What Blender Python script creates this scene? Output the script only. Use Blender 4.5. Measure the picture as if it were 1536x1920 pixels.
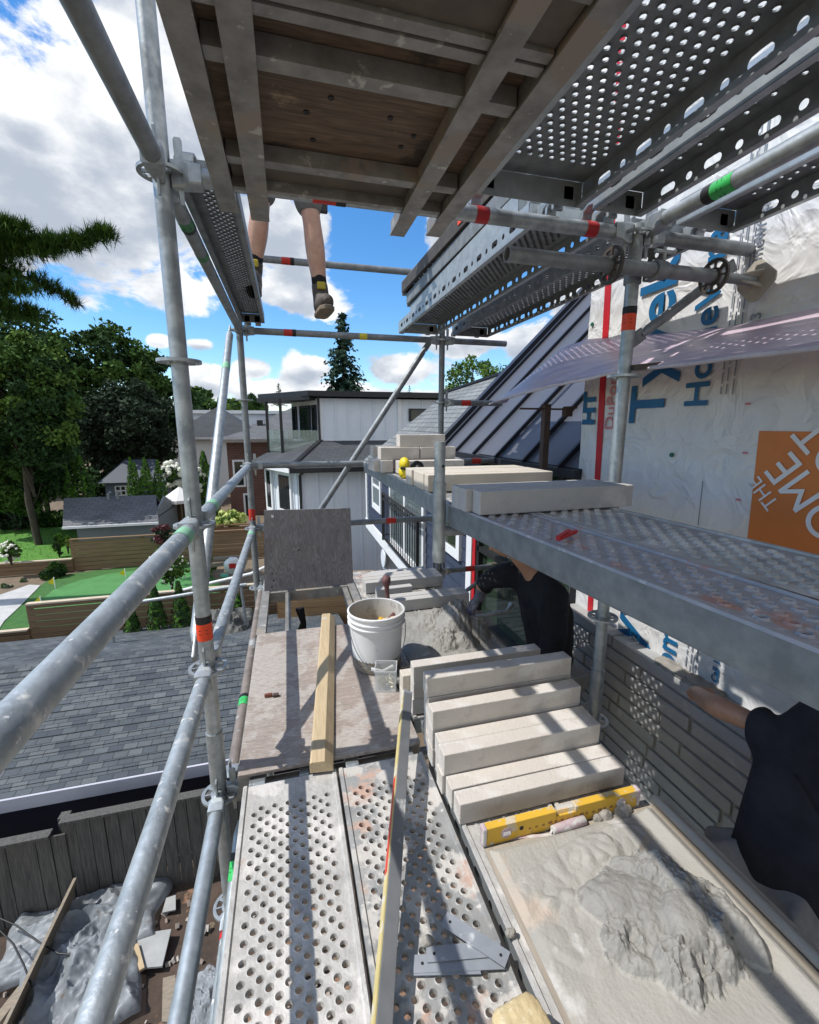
import bpy, bmesh, math, random
from mathutils import Vector, Matrix, Euler, noise
R = math.radians
rnd = random.Random(11)
for o in list(bpy.data.objects): bpy.data.objects.remove(o)
sc = bpy.context.scene
COL = sc.collection

# ------------------------------------------------------------------ camera
F = 838.0; YAW = R(15.13); PIT = R(11.03)
cam = bpy.data.cameras.new('camera'); cob = bpy.data.objects.new('camera', cam); COL.objects.link(cob)
cam.sensor_fit = 'HORIZONTAL'; cam.sensor_width = 36; cam.lens = F/1536*36
cam.clip_start = 0.02; cam.clip_end = 2000
cob.location = (0, 0, 0); cob.rotation_euler = (R(90)-PIT, 0, -YAW)
sc.camera = cob
FW = Vector((math.sin(YAW)*math.cos(PIT), math.cos(YAW)*math.cos(PIT), -math.sin(PIT)))
RT = Vector((math.cos(YAW), -math.sin(YAW), 0)); UP = RT.cross(FW)
def ray(x, y): return FW + RT*((x-768)/F) - UP*((y-960)/F)
def P(x, y, ax, v):
    """point seen at photo pixel x, y on the world plane ax = v"""
    d = ray(x, y); i = 'XYZ'.index(ax); return d*(v/d[i])

# ------------------------------------------------------------------ sun and sky
SUN = Vector((-0.67, 0.05, 1.0)).normalized()
EL = math.asin(SUN.z); AZ = math.atan2(SUN.x, SUN.y)
sl = bpy.data.lights.new('sun', 'SUN'); sl.energy = 3.7; sl.angle = R(0.53); sl.color = (1, .965, .91)
so = bpy.data.objects.new('sun', sl); COL.objects.link(so)
so.rotation_euler = SUN.to_track_quat('Z', 'Y').to_euler(); so.location = (-20, 0, 30)

w = bpy.data.worlds.new('World'); sc.world = w; w.use_nodes = True
nt = w.node_tree; nt.nodes.clear()
def N(t, **k):
    n = nt.nodes.new(t)
    for a, b in k.items(): setattr(n, a, b)
    return n
def L(a, b): nt.links.new(a, b)
def M2(op, a, b=None, c=None, clamp=False):
    n = N('ShaderNodeMath', operation=op, use_clamp=clamp)
    for i, v in enumerate((a, b, c)):
        if v is None: continue
        if isinstance(v, (int, float)): n.inputs[i].default_value = v
        else: L(v, n.inputs[i])
    return n.outputs[0]
out = N('ShaderNodeOutputWorld'); bg = N('ShaderNodeBackground'); L(bg.outputs[0], out.inputs[0])
sky = N('ShaderNodeTexSky', sky_type='NISHITA'); sky.sun_disc = False
sky.sun_elevation = EL; sky.sun_rotation = AZ; sky.air_density = 1.0; sky.dust_density = 0.0; sky.ozone_density = 4.5
SKY = 0.125; bg.inputs[1].default_value = SKY
tc = N('ShaderNodeTexCoord'); sep = N('ShaderNodeSeparateXYZ'); L(tc.outputs['Generated'], sep.inputs[0])
az = M2('ARCTAN2', sep.outputs[0], sep.outputs[1]); el = M2('ARCSINE', sep.outputs[2])
# clouds: soft elliptic banks (direction, half width, half height) broken up by noise
BANKS = [(255, 150, 165, 150), (90, 330, 270, 175), (230, 340, 230, 190), (330, 230, 130, 200), (70, 225, 60, 40), (330, 545, 95, 48), (585, 555, 105, 48), (560, 465, 80, 85), (510, 430, 90, 70),
         (380, 645, 42, 17), (470, 690, 46, 24), (390, 712, 60, 34), (570, 690, 62, 40), (505, 735, 80, 28), (640, 735, 110, 30), (760, 695, 90, 36),
         (845, 440, 60, 50), (880, 640, 120, 30), (1000, 640, 90, 45), (700, 745, 200, 22), (1080, 560, 60, 40), (300, 640, 30, 16),
         (1150, 130, 300, 150), (1500, 330, 260, 130), (900, -150, 400, 160)]
nz = N('ShaderNodeTexNoise'); nz.inputs['Scale'].default_value = 6.5; nz.inputs['Detail'].default_value = 12; nz.inputs['Roughness'].default_value = .62
nz.inputs['Distortion'].default_value = .35
mp = N('ShaderNodeMapping'); mp.inputs['Scale'].default_value = (1, 1, 1.7); L(tc.outputs['Generated'], mp.inputs[0]); L(mp.outputs[0], nz.inputs[0])
acc = None; low = None
for (px, py, hw, hh) in BANKS:
    d = ray(px, py).normalized(); a0 = math.atan2(d.x, d.y); e0 = math.asin(d.z)
    wa = hw/F*.82; we = hh/F*.86
    u = M2('MULTIPLY', M2('SUBTRACT', az, a0), 1/wa); v = M2('MULTIPLY', M2('SUBTRACT', el, e0), 1/we)
    q = M2('SUBTRACT', 1.0, M2('SQRT', M2('ADD', M2('MULTIPLY', u, u), M2('MULTIPLY', v, v))))
    acc = q if acc is None else M2('MAXIMUM', acc, q)
    lw = M2('MULTIPLY', M2('MULTIPLY', M2('MULTIPLY', v, -1.0), 1.0), M2('MAXIMUM', q, 0.0))
    low = lw if low is None else M2('MAXIMUM', low, lw)
# elsewhere (behind and above the view): unseen cloud, added to whiten the light
n2 = N('ShaderNodeTexNoise'); n2.inputs['Scale'].default_value = 1.6; n2.inputs['Detail'].default_value = 4; L(tc.outputs['Generated'], n2.inputs[0])
behind = M2('MULTIPLY', M2('SUBTRACT', n2.outputs[0], .36), 2.6)
beh = M2('MAXIMUM', M2('LESS_THAN', sep.outputs[1], 0.05), M2('GREATER_THAN', sep.outputs[2], 0.80))
acc = M2('ADD', M2('MULTIPLY', acc, M2('SUBTRACT', 1.0, beh)), M2('MULTIPLY', behind, beh))
acc = M2('MAXIMUM', acc, -0.6)
dens = M2('ADD', M2('MULTIPLY', acc, 1.0), M2('MULTIPLY', M2('SUBTRACT', nz.outputs[0], .5), 2.3))
mr = N('ShaderNodeMapRange', interpolation_type='SMOOTHSTEP'); L(dens, mr.inputs[0]); mr.inputs[1].default_value = .03; mr.inputs[2].default_value = .30
upc = M2('GREATER_THAN', sep.outputs[2], -0.01)
fac = M2('MULTIPLY', mr.outputs[0], upc)
# cloud body: white sunlit tops, grey thick undersides
n3 = N('ShaderNodeTexNoise'); n3.inputs['Scale'].default_value = 7; n3.inputs['Detail'].default_value = 7; n3.inputs['Roughness'].default_value = .55; L(mp.outputs[0], n3.inputs[0])
sh = M2('ADD', M2('MULTIPLY', low, 1.7), M2('MULTIPLY', M2('SUBTRACT', n3.outputs[0], .45), 3.6))
ms = N('ShaderNodeMapRange', interpolation_type='SMOOTHSTEP'); L(sh, ms.inputs[0]); ms.inputs[1].default_value = -.25; ms.inputs[2].default_value = .95
cm = N('ShaderNodeMix', data_type='RGBA'); L(ms.outputs[0], cm.inputs[0])
k = 1/SKY
cm.inputs[6].default_value = (.90*k, .91*k, .92*k, 1); cm.inputs[7].default_value = (.40*k, .45*k, .53*k, 1)
fm = N('ShaderNodeMix', data_type='RGBA'); L(fac, fm.inputs[0]); hs = N('ShaderNodeHueSaturation'); hs.inputs['Saturation'].default_value = 1.24; hs.inputs['Value'].default_value = 1.25; L(sky.outputs[0], hs.inputs['Color']); L(hs.outputs[0], fm.inputs[6]); L(cm.outputs[2], fm.inputs[7])
L(fm.outputs[2], bg.inputs[0])
sc.view_settings.view_transform = 'Standard'; sc.view_settings.look = 'None'; sc.view_settings.gamma = 1.0
sc.view_settings.exposure = 0.34
sc.cycles.max_bounces = 6; sc.cycles.diffuse_bounces = 3; sc.cycles.transparent_max_bounces = 12; sc.cycles.caustics_reflective = False; sc.cycles.caustics_refractive = False
# ------------------------------------------------------------------ materials
MATS = {}
def mat(name, c1, c2=None, sc_=8, rough=.6, metal=0., bump=0., bsc=None, st=(1, 1, 1), spl=None, det=6, coord='Object', lo=.35, hi=.65, spec=.5, r2=None, trans=0., alpha=1., dist=0., emit=None):
    m = bpy.data.materials.new(name); m.use_nodes = True; t = m.node_tree; b = t.nodes['Principled BSDF']
    def nn(ty, **k):
        n = t.nodes.new(ty)
        for a, v in k.items(): setattr(n, a, v)
        return n
    ln = t.links.new
    b.inputs['Roughness'].default_value = rough; b.inputs['Metallic'].default_value = metal
    b.inputs['Specular IOR Level'].default_value = spec
    b.inputs['Transmission Weight'].default_value = trans; b.inputs['Alpha'].default_value = alpha
    tc = nn('ShaderNodeTexCoord'); mp = nn('ShaderNodeMapping'); mp.inputs['Scale'].default_value = st
    ln(tc.outputs[coord], mp.inputs[0])
    col = None
    if c2 is None: c2 = tuple(x*.86 for x in c1)
    nz = nn('ShaderNodeTexNoise'); nz.inputs['Scale'].default_value = sc_; nz.inputs['Detail'].default_value = det; nz.inputs['Distortion'].default_value = dist; nz.inputs['Roughness'].default_value = .62
    ln(mp.outputs[0], nz.inputs[0])
    mr = nn('ShaderNodeMapRange'); mr.inputs[1].default_value = lo; mr.inputs[2].default_value = hi; ln(nz.outputs[0], mr.inputs[0])
    mx = nn('ShaderNodeMix', data_type='RGBA'); ln(mr.outputs[0], mx.inputs[0])
    mx.inputs[6].default_value = (*c1, 1); mx.inputs[7].default_value = (*c2, 1); col = mx.outputs[2]
    spf = None
    for s in (spl or []):
        c3, ssc, th, sd = s
        n2 = nn('ShaderNodeTexNoise'); n2.inputs['Scale'].default_value = ssc; n2.inputs['Detail'].default_value = 5; n2.inputs['Roughness'].default_value = .6
        mp2 = nn('ShaderNodeMapping'); mp2.inputs['Location'].default_value = (sd*3.1, sd*1.7, sd); ln(tc.outputs[coord], mp2.inputs[0]); ln(mp2.outputs[0], n2.inputs[0])
        m2 = nn('ShaderNodeMapRange'); m2.inputs[1].default_value = th; m2.inputs[2].default_value = th+.06; ln(n2.outputs[0], m2.inputs[0])
        x2 = nn('ShaderNodeMix', data_type='RGBA'); ln(m2.outputs[0], x2.inputs[0]); ln(col, x2.inputs[6]); x2.inputs[7].default_value = (*c3, 1); col = x2.outputs[2]
        spf = m2.outputs[0]
        if metal > 0:
            mm = nn('ShaderNodeMath', operation='MULTIPLY'); iv = nn('ShaderNodeMath', operation='SUBTRACT'); iv.inputs[0].default_value = 1; ln(spf, iv.inputs[1])
            mm.inputs[1].default_value = metal
            src = b.inputs['Metallic'].links[0].from_socket if b.inputs['Metallic'].links else None
            if src: ln(src, mm.inputs[1])
            ln(iv.outputs[0], mm.inputs[0]); ln(mm.outputs[0], b.inputs['Metallic'])
    ln(col, b.inputs['Base Color'])
    if r2 is not None:
        rr = nn('ShaderNodeMapRange'); rr.inputs[3].default_value = rough; rr.inputs[4].default_value = r2; ln(nz.outputs[0], rr.inputs[0]); ln(rr.outputs[0], b.inputs['Roughness'])
    if bump:
        bn = nn('ShaderNodeTexNoise'); bn.inputs['Scale'].default_value = bsc or sc_*2; bn.inputs['Detail'].default_value = 6; ln(mp.outputs[0], bn.inputs[0])
        bp = nn('ShaderNodeBump'); bp.inputs['Strength'].default_value = bump; bp.inputs['Distance'].default_value = .01; ln(bn.outputs[0], bp.inputs['Height']); ln(bp.outputs[0], b.inputs['Normal'])
    if emit: b.inputs['Emission Color'].default_value = (*emit, 1); b.inputs['Emission Strength'].default_value = 1
    MATS[name] = m; return m
MORT = (.44, .42, .385)
galv = mat('galvanised', (.46, .49, .50), (.30, .33, .345), 26, .42, .72, .05, 60, det=8, spl=[((.22, .25, .27), 5, .6, 1)], r2=.6)
galvd = mat('galvanised_splashed', (.45, .48, .49), (.30, .33, .345), 22, .45, .62, .25, 45, spl=[((.62, .61, .58), 26, .60, 2), ((.54, .53, .51), 7, .635, 5), ((.66, .65, .63), 75, .645, 7), ((.44, .33, .27), 12, .70, 9)], r2=.62)
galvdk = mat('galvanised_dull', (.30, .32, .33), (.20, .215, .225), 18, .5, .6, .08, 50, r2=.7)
rusty = mat('dirty_tube', (.30, .25, .215), (.18, .155, .14), 12, .6, .35, .2, 40, spl=[((.35, .36, .36), 8, .62, 3)])
pplate = mat('plank_plate', (.40, .40, .385), (.28, .28, .275), 9, .55, .35, .2, 60, spl=[((.50, .475, .44), 10, .50, 1), ((.46, .32, .255), 7, .60, 4), ((.56, .54, .51), 40, .62, 6)], r2=.7)
pplate2 = mat('plank_plate_mortar', (.50, .485, .46), (.37, .36, .345), 14, .75, .1, .45, 60, spl=[((.56, .54, .51), 7, .5, 1), ((.42, .30, .25), 5, .66, 4)])
pplate3 = mat('plank_plate_reddish', (.44, .41, .42), (.33, .33, .35), 14, .6, .2, .2, 60, spl=[((.46, .27, .22), 13, .58, 7), ((.50, .48, .48), 28, .58, 2)])
alu = mat('aluminium', (.35, .345, .33), (.22, .215, .205), 14, .5, .4, .06, 40, st=(1, 1, 1), spl=[((.30, .26, .22), 5, .56, 3), ((.50, .49, .46), 20, .62, 6)], r2=.65)
rail_m = mat('plank_rail', (.50, .54, .55), (.36, .40, .42), 20, .4, .7, .05, 50, r2=.6)
steel_dk = mat('dark_steel', (.07, .065, .06), (.12, .10, .085), 14, .6, .5, .1)
rustbr = mat('rust_brown', (.10, .065, .05), (.06, .045, .04), 10, .8, .1, .2)
stone = mat('limestone', (.57, .525, .475), (.50, .455, .41), 6, .88, 0, .25, 130, spl=[((.60, .57, .53), 4.5, .55, 1), ((.46, .42, .375), 12, .62, 4), ((.63, .61, .58), 38, .66, 7), ((.36, .32, .28), 60, .72, 9)])
stone2 = mat('limestone_buff', (.60, .54, .45), (.52, .47, .40), 5, .85, 0, .10, 90, spl=[((.66, .62, .55), 4, .60, 1)])
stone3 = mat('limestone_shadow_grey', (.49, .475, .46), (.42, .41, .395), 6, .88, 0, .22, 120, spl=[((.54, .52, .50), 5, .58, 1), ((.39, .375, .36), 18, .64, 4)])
wstone = mat('laid_stone', (.37, .375, .372), (.29, .295, .295), 5, .88, 0, .25, 90, spl=[((.42, .42, .41), 7, .62, 2)])
heapm = mat('heap_mortar', (.295, .285, .262), (.225, .217, .20), 7, .72, 0, .45, 80, spl=[((.36, .35, .33), 9, .62, 3), ((.17, .165, .155), 16, .66, 5)])
eave_l = mat('eave_lavender', (.52, .52, .58), (.46, .46, .52), 3, .6)
joint = mat('mortar_joint', (.27, .26, .24), (.20, .195, .18), 20, .95, 0, .4, 60)
mortar = mat('wet_mortar', (.385, .365, .325), (.32, .305, .275), 4, .8, 0, .30, 110, spl=[((.50, .485, .46), 4, .58, 1), ((.43, .36, .295), 3.4, .62, 8), ((.26, .25, .23), 6, .64, 3)])
mortar2 = mat('fresh_mortar', (.31, .29, .255), (.23, .215, .19), 12, .78, 0, .8, 80, spl=[((.46, .44, .40), 8, .62, 3)])
white = mat('white_paint', (.80, .81, .82), (.74, .76, .78), 3, .55)
offwh = mat('board_batten_white', (.72, .76, .82), (.66, .71, .78), 2, .6)
black = mat('black_metal', (.012, .012, .014), (.02, .02, .022), 6, .45)
navy = mat('navy_paint', (.014, .02, .05), (.02, .028, .065), 3, .55)
blues = mat('blue_grey_siding', (.050, .062, .098), (.042, .054, .086), 5, .75, spec=.15)
glass = mat('window_glass', (.012, .015, .017), (.02, .024, .026), 2, .06, 0, spec=.5)
glassg = mat('reflecting_glass', (.03, .05, .03), (.015, .022, .02), 1.6, .03, 0, spec=1.0)
curtain = mat('curtain_behind_glass', (.16, .20, .20), (.09, .12, .13), 10, .1, 0, st=(1, 6, .2), spec=.8)
cloth_blk = mat('black_cloth', (.010, .010, .012), (.020, .020, .023), 9, .9, 0, .5, 22, spec=.25, spl=[((.05, .05, .05), 26, .68, 3)])
cloth_nvy = mat('black_tshirt', (.012, .012, .016), (.026, .026, .034), 6, .9, 0, .5, 16, spec=.25, spl=[((.06, .06, .06), 24, .70, 3)])
denim = mat('grey_work_trousers', (.27, .275, .28), (.18, .185, .19), 10, .9, 0, .3, 30)
shorts_m = mat('grey_shorts', (.17, .165, .165), (.12, .12, .12), 10, .9, 0, .3, 30)
skin = mat('skin', (.42, .235, .155), (.34, .175, .11), 12, .5, 0, .15, 90, spl=[((.36, .17, .115), 16, .62, 3)])
skin2 = mat('skin_fair', (.48, .285, .205), (.40, .22, .155), 14, .5, 0, .15, 90, spl=[((.33, .19, .14), 60, .62, 3), ((.42, .21, .16), 9, .60, 5)])
glove_m = mat('grey_glove', (.09, .085, .10), (.16, .155, .18), 30, .8, 0, .4, 60)
hair_m = mat('hair', (.02, .015, .012), (.035, .027, .02), 40, .7)
boot_m = mat('boot_leather', (.05, .042, .036), (.085, .07, .055), 14, .7, 0, .2)
boot_y = mat('boot_yellow', (.42, .33, .03), None, 8, .7)
sole_m = mat('boot_sole', (.26, .20, .13), (.12, .10, .08), 10, .8)
orange_t = mat('orange_tape', (.85, .07, .015), (.72, .055, .012), 12, .5)
red_t = mat('red_tape', (.62, .035, .02), (.48, .03, .02), 14, .5)
green_t = mat('green_tape', (.03, .55, .10), (.05, .40, .12), 20, .5, spl=[((.45, .62, .52), 40, .60, 2)])
green_d = mat('green_tape_worn', (.16, .50, .26), (.34, .50, .40), 30, .6)
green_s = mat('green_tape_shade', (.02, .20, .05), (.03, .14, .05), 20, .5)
yellow_t = mat('yellow_tape', (.72, .60, .04), None, 9, .5)
blacktx = mat('black_print', (.01, .01, .012), None, 5, .6)
redpaint = mat('red_paint', (.55, .012, .02), (.42, .01, .02), 12, .45)
redpl = mat('red_plastic', (.55, .02, .02), (.40, .015, .02), 9, .5)
yel = mat('yellow_level', (.72, .43, .035), (.60, .36, .04), 9, .6, spl=[((.55, .48, .36), 14, .55, 3), ((.40, .27, .10), 30, .62, 6), ((.56, .53, .47), 45, .64, 8)])
yel2 = mat('yellow_worn', (.60, .50, .24), (.50, .41, .17), 12, .6, spl=[((.58, .56, .48), 10, .56, 3)])
yel3 = mat('yellow_plastic', (.80, .62, .02), None, 8, .4)
plast = mat('white_bucket', (.74, .745, .75), (.64, .64, .63), 5, .45, spl=[((.52, .50, .46), 8, .62, 2), ((.44, .42, .39), 22, .68, 5)])
plast_in = mat('bucket_inside', (.55, .53, .49), (.44, .42, .39), 6, .6, spl=[((.36, .34, .31), 9, .58, 2)])
clearp = mat('clear_plastic', (.86, .88, .88), (.80, .82, .82), 6, .18, 0, alpha=.30)
copper = mat('brass_fittings', (.42, .33, .12), (.30, .30, .26), 60, .4, .4)
maroon = mat('maroon_rubber', (.10, .035, .04), (.17, .08, .08), 20, .7, spl=[((.36, .32, .31), 18, .62, 3)])
pinkgr = mat('dusty_pink', (.50, .42, .43), (.42, .30, .32), 25, .8, spl=[((.58, .56, .54), 20, .55, 3)])
slate = mat('grey_strip', (.34, .36, .40), (.25, .27, .30), 7, .5, .2, spl=[((.50, .52, .54), 14, .60, 2)])
buffb = mat('buff_block', (.56, .45, .26), (.45, .35, .19), 14, .9, 0, .6, 50, spl=[((.62, .54, .36), 30, .58, 3)])
lumber = mat('pine_lumber', (.55, .43, .265), (.44, .335, .20), 9, .65, 0, .15, 40, st=(12, .8, 12), spl=[((.55, .53, .49), 10, .66, 2)])
woodold = mat('old_wood', (.30, .25, .19), (.20, .17, .13), 8, .8, 0, .2, 30, st=(1, 8, 8))
fencew = mat('cedar_boards', (.26, .17, .09), (.17, .11, .062), 3, .75, 0, .2, 20, st=(.6, 6, 12))
fencew_r = mat('cedar_boards_far', (.23, .12, .06), (.17, .09, .05), 3, .75, 0, .2, 20, st=(.6, 6, 12))
fencecap = mat('pale_cap', (.60, .50, .38), (.50, .42, .31), 5, .7)
fencegr = mat('weathered_boards', (.115, .110, .100), (.055, .054, .050), 5, .85, 0, .3, 25, st=(10, 10, .8))
concrete = mat('paving', (.50, .50, .49), (.40, .40, .39), 3, .85, 0, .1, 30)
soil = mat('soil', (.085, .058, .044), (.05, .036, .028), 5, .95, 0, .6, 20, spl=[((.38, .36, .33), 30, .69, 2), ((.24, .14, .09), 3, .56, 5)])
dirt = mat('backyard_dirt', (.20, .155, .105), (.13, .10, .07), 4, .95, 0, .5, 15)
turf = mat('putting_turf', (.075, .24, .07), (.06, .20, .055), 3, .9, 0, .3, 90)
turfd = mat('fringe_turf', (.05, .15, .03), (.035, .11, .025), 6, .95, 0, .5, 80)
lawn_m = mat('lawn_grass', (.09, .24, .025), (.055, .165, .02), 4, .95, 0, .6, 60)
sheet_m = mat('plastic_sheet', (.36, .39, .42), (.22, .24, .26), 6, .42, 0, .5, 14, spec=.35, alpha=.78, spl=[((.20, .17, .14), 5, .62, 2)])
cement = mat('cement_board', (.40, .41, .41), (.32, .33, .33), 5, .85, 0, .15)
pwhite = mat('flower_white', (.80, .80, .74), (.70, .72, .58), 8, .8)
pink_f = mat('leaf_burgundy', (.17, .05, .055), (.11, .03, .04), 8, .7)
umbm = mat('parasol_cloth', (.72, .71, .70), (.66, .66, .65), 4, .8)
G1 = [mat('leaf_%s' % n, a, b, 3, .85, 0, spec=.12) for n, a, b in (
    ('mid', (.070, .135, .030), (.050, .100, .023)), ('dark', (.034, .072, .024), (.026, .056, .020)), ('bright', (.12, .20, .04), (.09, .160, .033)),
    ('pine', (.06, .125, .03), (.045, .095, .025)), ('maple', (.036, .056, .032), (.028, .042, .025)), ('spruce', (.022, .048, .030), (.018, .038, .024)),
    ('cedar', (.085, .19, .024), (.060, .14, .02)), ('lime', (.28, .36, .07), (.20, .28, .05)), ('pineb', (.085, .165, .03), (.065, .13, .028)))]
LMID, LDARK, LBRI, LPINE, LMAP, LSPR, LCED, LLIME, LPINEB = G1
bark = mat('bark', (.07, .055, .042), (.045, .037, .03), 6, .95, 0, .5, 20)

def brickmat(name, c1, c2, cm_, scale, bw, rh, msz, rough=.85, bump=.4, off=.5, var=None, sq=1):
    m = bpy.data.materials.new(name); m.use_nodes = True; t = m.node_tree; b = t.nodes['Principled BSDF']; ln = t.links.new
    b.inputs['Roughness'].default_value = rough
    uv = t.nodes.new('ShaderNodeUVMap'); br = t.nodes.new('ShaderNodeTexBrick'); br.offset = off
    ln(uv.outputs[0], br.inputs[0]); br.inputs['Color1'].default_value = (*c1, 1); br.inputs['Color2'].default_value = (*c2, 1); br.inputs['Mortar'].default_value = (*cm_, 1)
    br.inputs['Scale'].default_value = scale; br.inputs['Brick Width'].default_value = bw; br.inputs['Row Height'].default_value = rh; br.inputs['Mortar Size'].default_value = msz; br.inputs['Bias'].default_value = 0
    nz = t.nodes.new('ShaderNodeTexNoise'); nz.inputs['Scale'].default_value = 60; nz.inputs['Detail'].default_value = 4; ln(uv.outputs[0], nz.inputs[0])
    n2 = t.nodes.new('ShaderNodeTexNoise'); n2.inputs['Scale'].default_value = 1.3; n2.inputs['Detail'].default_value = 4; ln(uv.outputs[0], n2.inputs[0])
    ad = t.nodes.new('ShaderNodeMath'); ad.operation = 'ADD'; ln(nz.outputs[0], ad.inputs[0]); ln(n2.outputs[0], ad.inputs[1])
    mr = t.nodes.new('ShaderNodeMapRange'); ln(ad.outputs[0], mr.inputs[0]); mr.inputs[1].default_value = .7; mr.inputs[2].default_value = 1.3; mr.inputs[3].default_value = .72; mr.inputs[4].default_value = 1.25
    mx = t.nodes.new('ShaderNodeMix'); mx.data_type = 'RGBA'; mx.blend_type = 'MULTIPLY'; mx.inputs[0].default_value = 1
    ln(br.outputs[0], mx.inputs[6]); ln(mr.outputs[0], mx.inputs[7]); ln(mx.outputs[2], b.inputs['Base Color'])
    bp = t.nodes.new('ShaderNodeBump'); bp.inputs['Strength'].default_value = bump; bp.inputs['Distance'].default_value = .01; bp.invert = True
    ln(br.outputs['Fac'], bp.inputs['Height']); ln(bp.outputs[0], b.inputs['Normal'])
    return m
shing_near = brickmat('shingle_near', (.050, .062, .076), (.112, .125, .132), (.03, .034, .038), 1, .17, .105, .005, bump=.5)
shing = brickmat('shingle_grey', (.135, .14, .15), (.105, .11, .118), (.055, .058, .062), 1, .30, .14, .010)
shing_dk = brickmat('shingle_dark', (.060, .066, .075), (.045, .05, .058), (.025, .027, .03), 1, .30, .14, .010)
shing_lt = brickmat('shingle_light', (.20, .215, .22), (.155, .17, .175), (.075, .08, .085), 1, .32, .15, .014)
redbrick = brickmat('red_brick', (.17, .065, .045), (.12, .048, .036), (.16, .13, .115), 1, .22, .075, .010)

# plywood: long-grain streaks; the lid has the swirls of rotary-cut veneer
def plymat(name, c1, c2, st, swirl=0., rough=.75, spl=None, wave_sc=3.0, bump=.12):
    m = mat(name, c1, c2, 4, rough, 0, 0, st=st, spl=spl, lo=.3, hi=.7)
    t = m.node_tree; b = t.nodes['Principled BSDF']; ln = t.links.new
    tc = t.nodes.new('ShaderNodeTexCoord'); mp = t.nodes.new('ShaderNodeMapping'); mp.inputs['Scale'].default_value = st; ln(tc.outputs['Object'], mp.inputs[0])
    wv = t.nodes.new('ShaderNodeTexNoise'); wv.inputs['Scale'].default_value = wave_sc; wv.inputs['Detail'].default_value = 2.5
    ln(mp.outputs[0], wv.inputs[0])
    mu = t.nodes.new('ShaderNodeMath'); mu.operation = 'MULTIPLY'; mu.inputs[1].default_value = 20 if swirl else 9; ln(wv.outputs[0], mu.inputs[0])
    si = t.nodes.new('ShaderNodeMath'); si.operation = 'PINGPONG'; si.inputs[1].default_value = .5; ln(mu.outputs[0], si.inputs[0])
    src = b.inputs['Base Color'].links[0].from_socket
    mr = t.nodes.new('ShaderNodeMapRange'); mr.inputs[1].default_value = 0; mr.inputs[2].default_value = .5; mr.inputs[3].default_value = .70 if swirl else .75; mr.inputs[4].default_value = 1.12; ln(si.outputs[0], mr.inputs[0])
    mx = t.nodes.new('ShaderNodeMix'); mx.data_type = 'RGBA'; mx.blend_type = 'MULTIPLY'; mx.inputs[0].default_value = 1
    ln(src, mx.inputs[6]); ln(mr.outputs[0], mx.inputs[7]); ln(mx.outputs[2], b.inputs['Base Color'])
    bp = t.nodes.new('ShaderNodeBump'); bp.inputs['Strength'].default_value = bump; bp.inputs['Distance'].default_value = .004; ln(si.outputs[0], bp.inputs['Height']); ln(bp.outputs[0], b.inputs['Normal'])
    return m
ply_deck = plymat('plywood_deck', (.37, .31, .27), (.27, .225, .195), (2.2, 22, 8), spl=[((.40, .36, .325), 7, .48, 2), ((.33, .28, .245), 20, .60, 8), ((.50, .475, .45), 55, .63, 4)])
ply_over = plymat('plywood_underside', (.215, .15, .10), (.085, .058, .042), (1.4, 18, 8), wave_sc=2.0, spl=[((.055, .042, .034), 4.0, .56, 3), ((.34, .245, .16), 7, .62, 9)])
ply_lid = plymat('plywood_lid', (.26, .245, .25), (.19, .178, .185), (6.5, 3, 1.5), swirl=1, spl=[((.30, .288, .292), 9, .68, 5)], wave_sc=1.5)

# house wrap: white spun sheet, crumpled
def wrapmat():
    m = mat('house_wrap', (.70, .70, .69), (.60, .60, .60), 2.2, .42, 0, 0, spec=.5)
    t = m.node_tree; b = t.nodes['Principled BSDF']; ln = t.links.new
    tc = t.nodes.new('ShaderNodeTexCoord')
    n1 = t.nodes.new('ShaderNodeTexNoise'); n1.inputs['Scale'].default_value = 5; n1.inputs['Detail'].default_value = 3; n1.inputs['Distortion'].default_value = 1.2; ln(tc.outputs['Object'], n1.inputs[0])
    vo = t.nodes.new('ShaderNodeTexVoronoi'); vo.feature = 'F1'; vo.inputs['Scale'].default_value = 9; 
    mix = t.nodes.new('ShaderNodeVectorMath'); mix.operation = 'MULTIPLY_ADD'; ln(n1.outputs['Color'], mix.inputs[0]); mix.inputs[1].default_value = (.25, .25, .25); ln(tc.outputs['Object'], mix.inputs[2]); ln(mix.outputs[0], vo.inputs[0])
    ad = t.nodes.new('ShaderNodeMath'); ad.operation = 'MULTIPLY_ADD'; ln(vo.outputs['Distance'], ad.inputs[0]); ad.inputs[1].default_value = .5; ln(n1.outputs[0], ad.inputs[2])
    bp = t.nodes.new('ShaderNodeBump'); bp.inputs['Strength'].default_value = .75; bp.inputs['Distance'].default_value = .028; ln(ad.outputs[0], bp.inputs['Height']); ln(bp.outputs[0], b.inputs['Normal'])
    return m
wrap = wrapmat()
pblue = mat('print_blue', (.006, .115, .27), (.005, .10, .24), 8, .45)
pred = mat('print_red', (.72, .01, .03), (.62, .01, .025), 10, .4)
porange = mat('print_orange', (.62, .19, .035), (.54, .165, .035), 6, .5)
pgrey = mat('print_grey', (.22, .24, .28), None, 6, .6)
pwht = mat('print_white', (.74, .75, .76), (.66, .67, .69), 4, .5)
ppink = mat('print_pink', (.60, .22, .25), None, 6, .6)
pgreen = mat('cap_green', (.01, .12, .08), None, 6, .5)
metroof = mat('seam_roof_metal', (.115, .122, .145), (.098, .105, .128), 1.2, .42, .35, 0)
metrib = mat('seam_rib_metal', (.035, .037, .05), None, 3, .4, .4)
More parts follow.
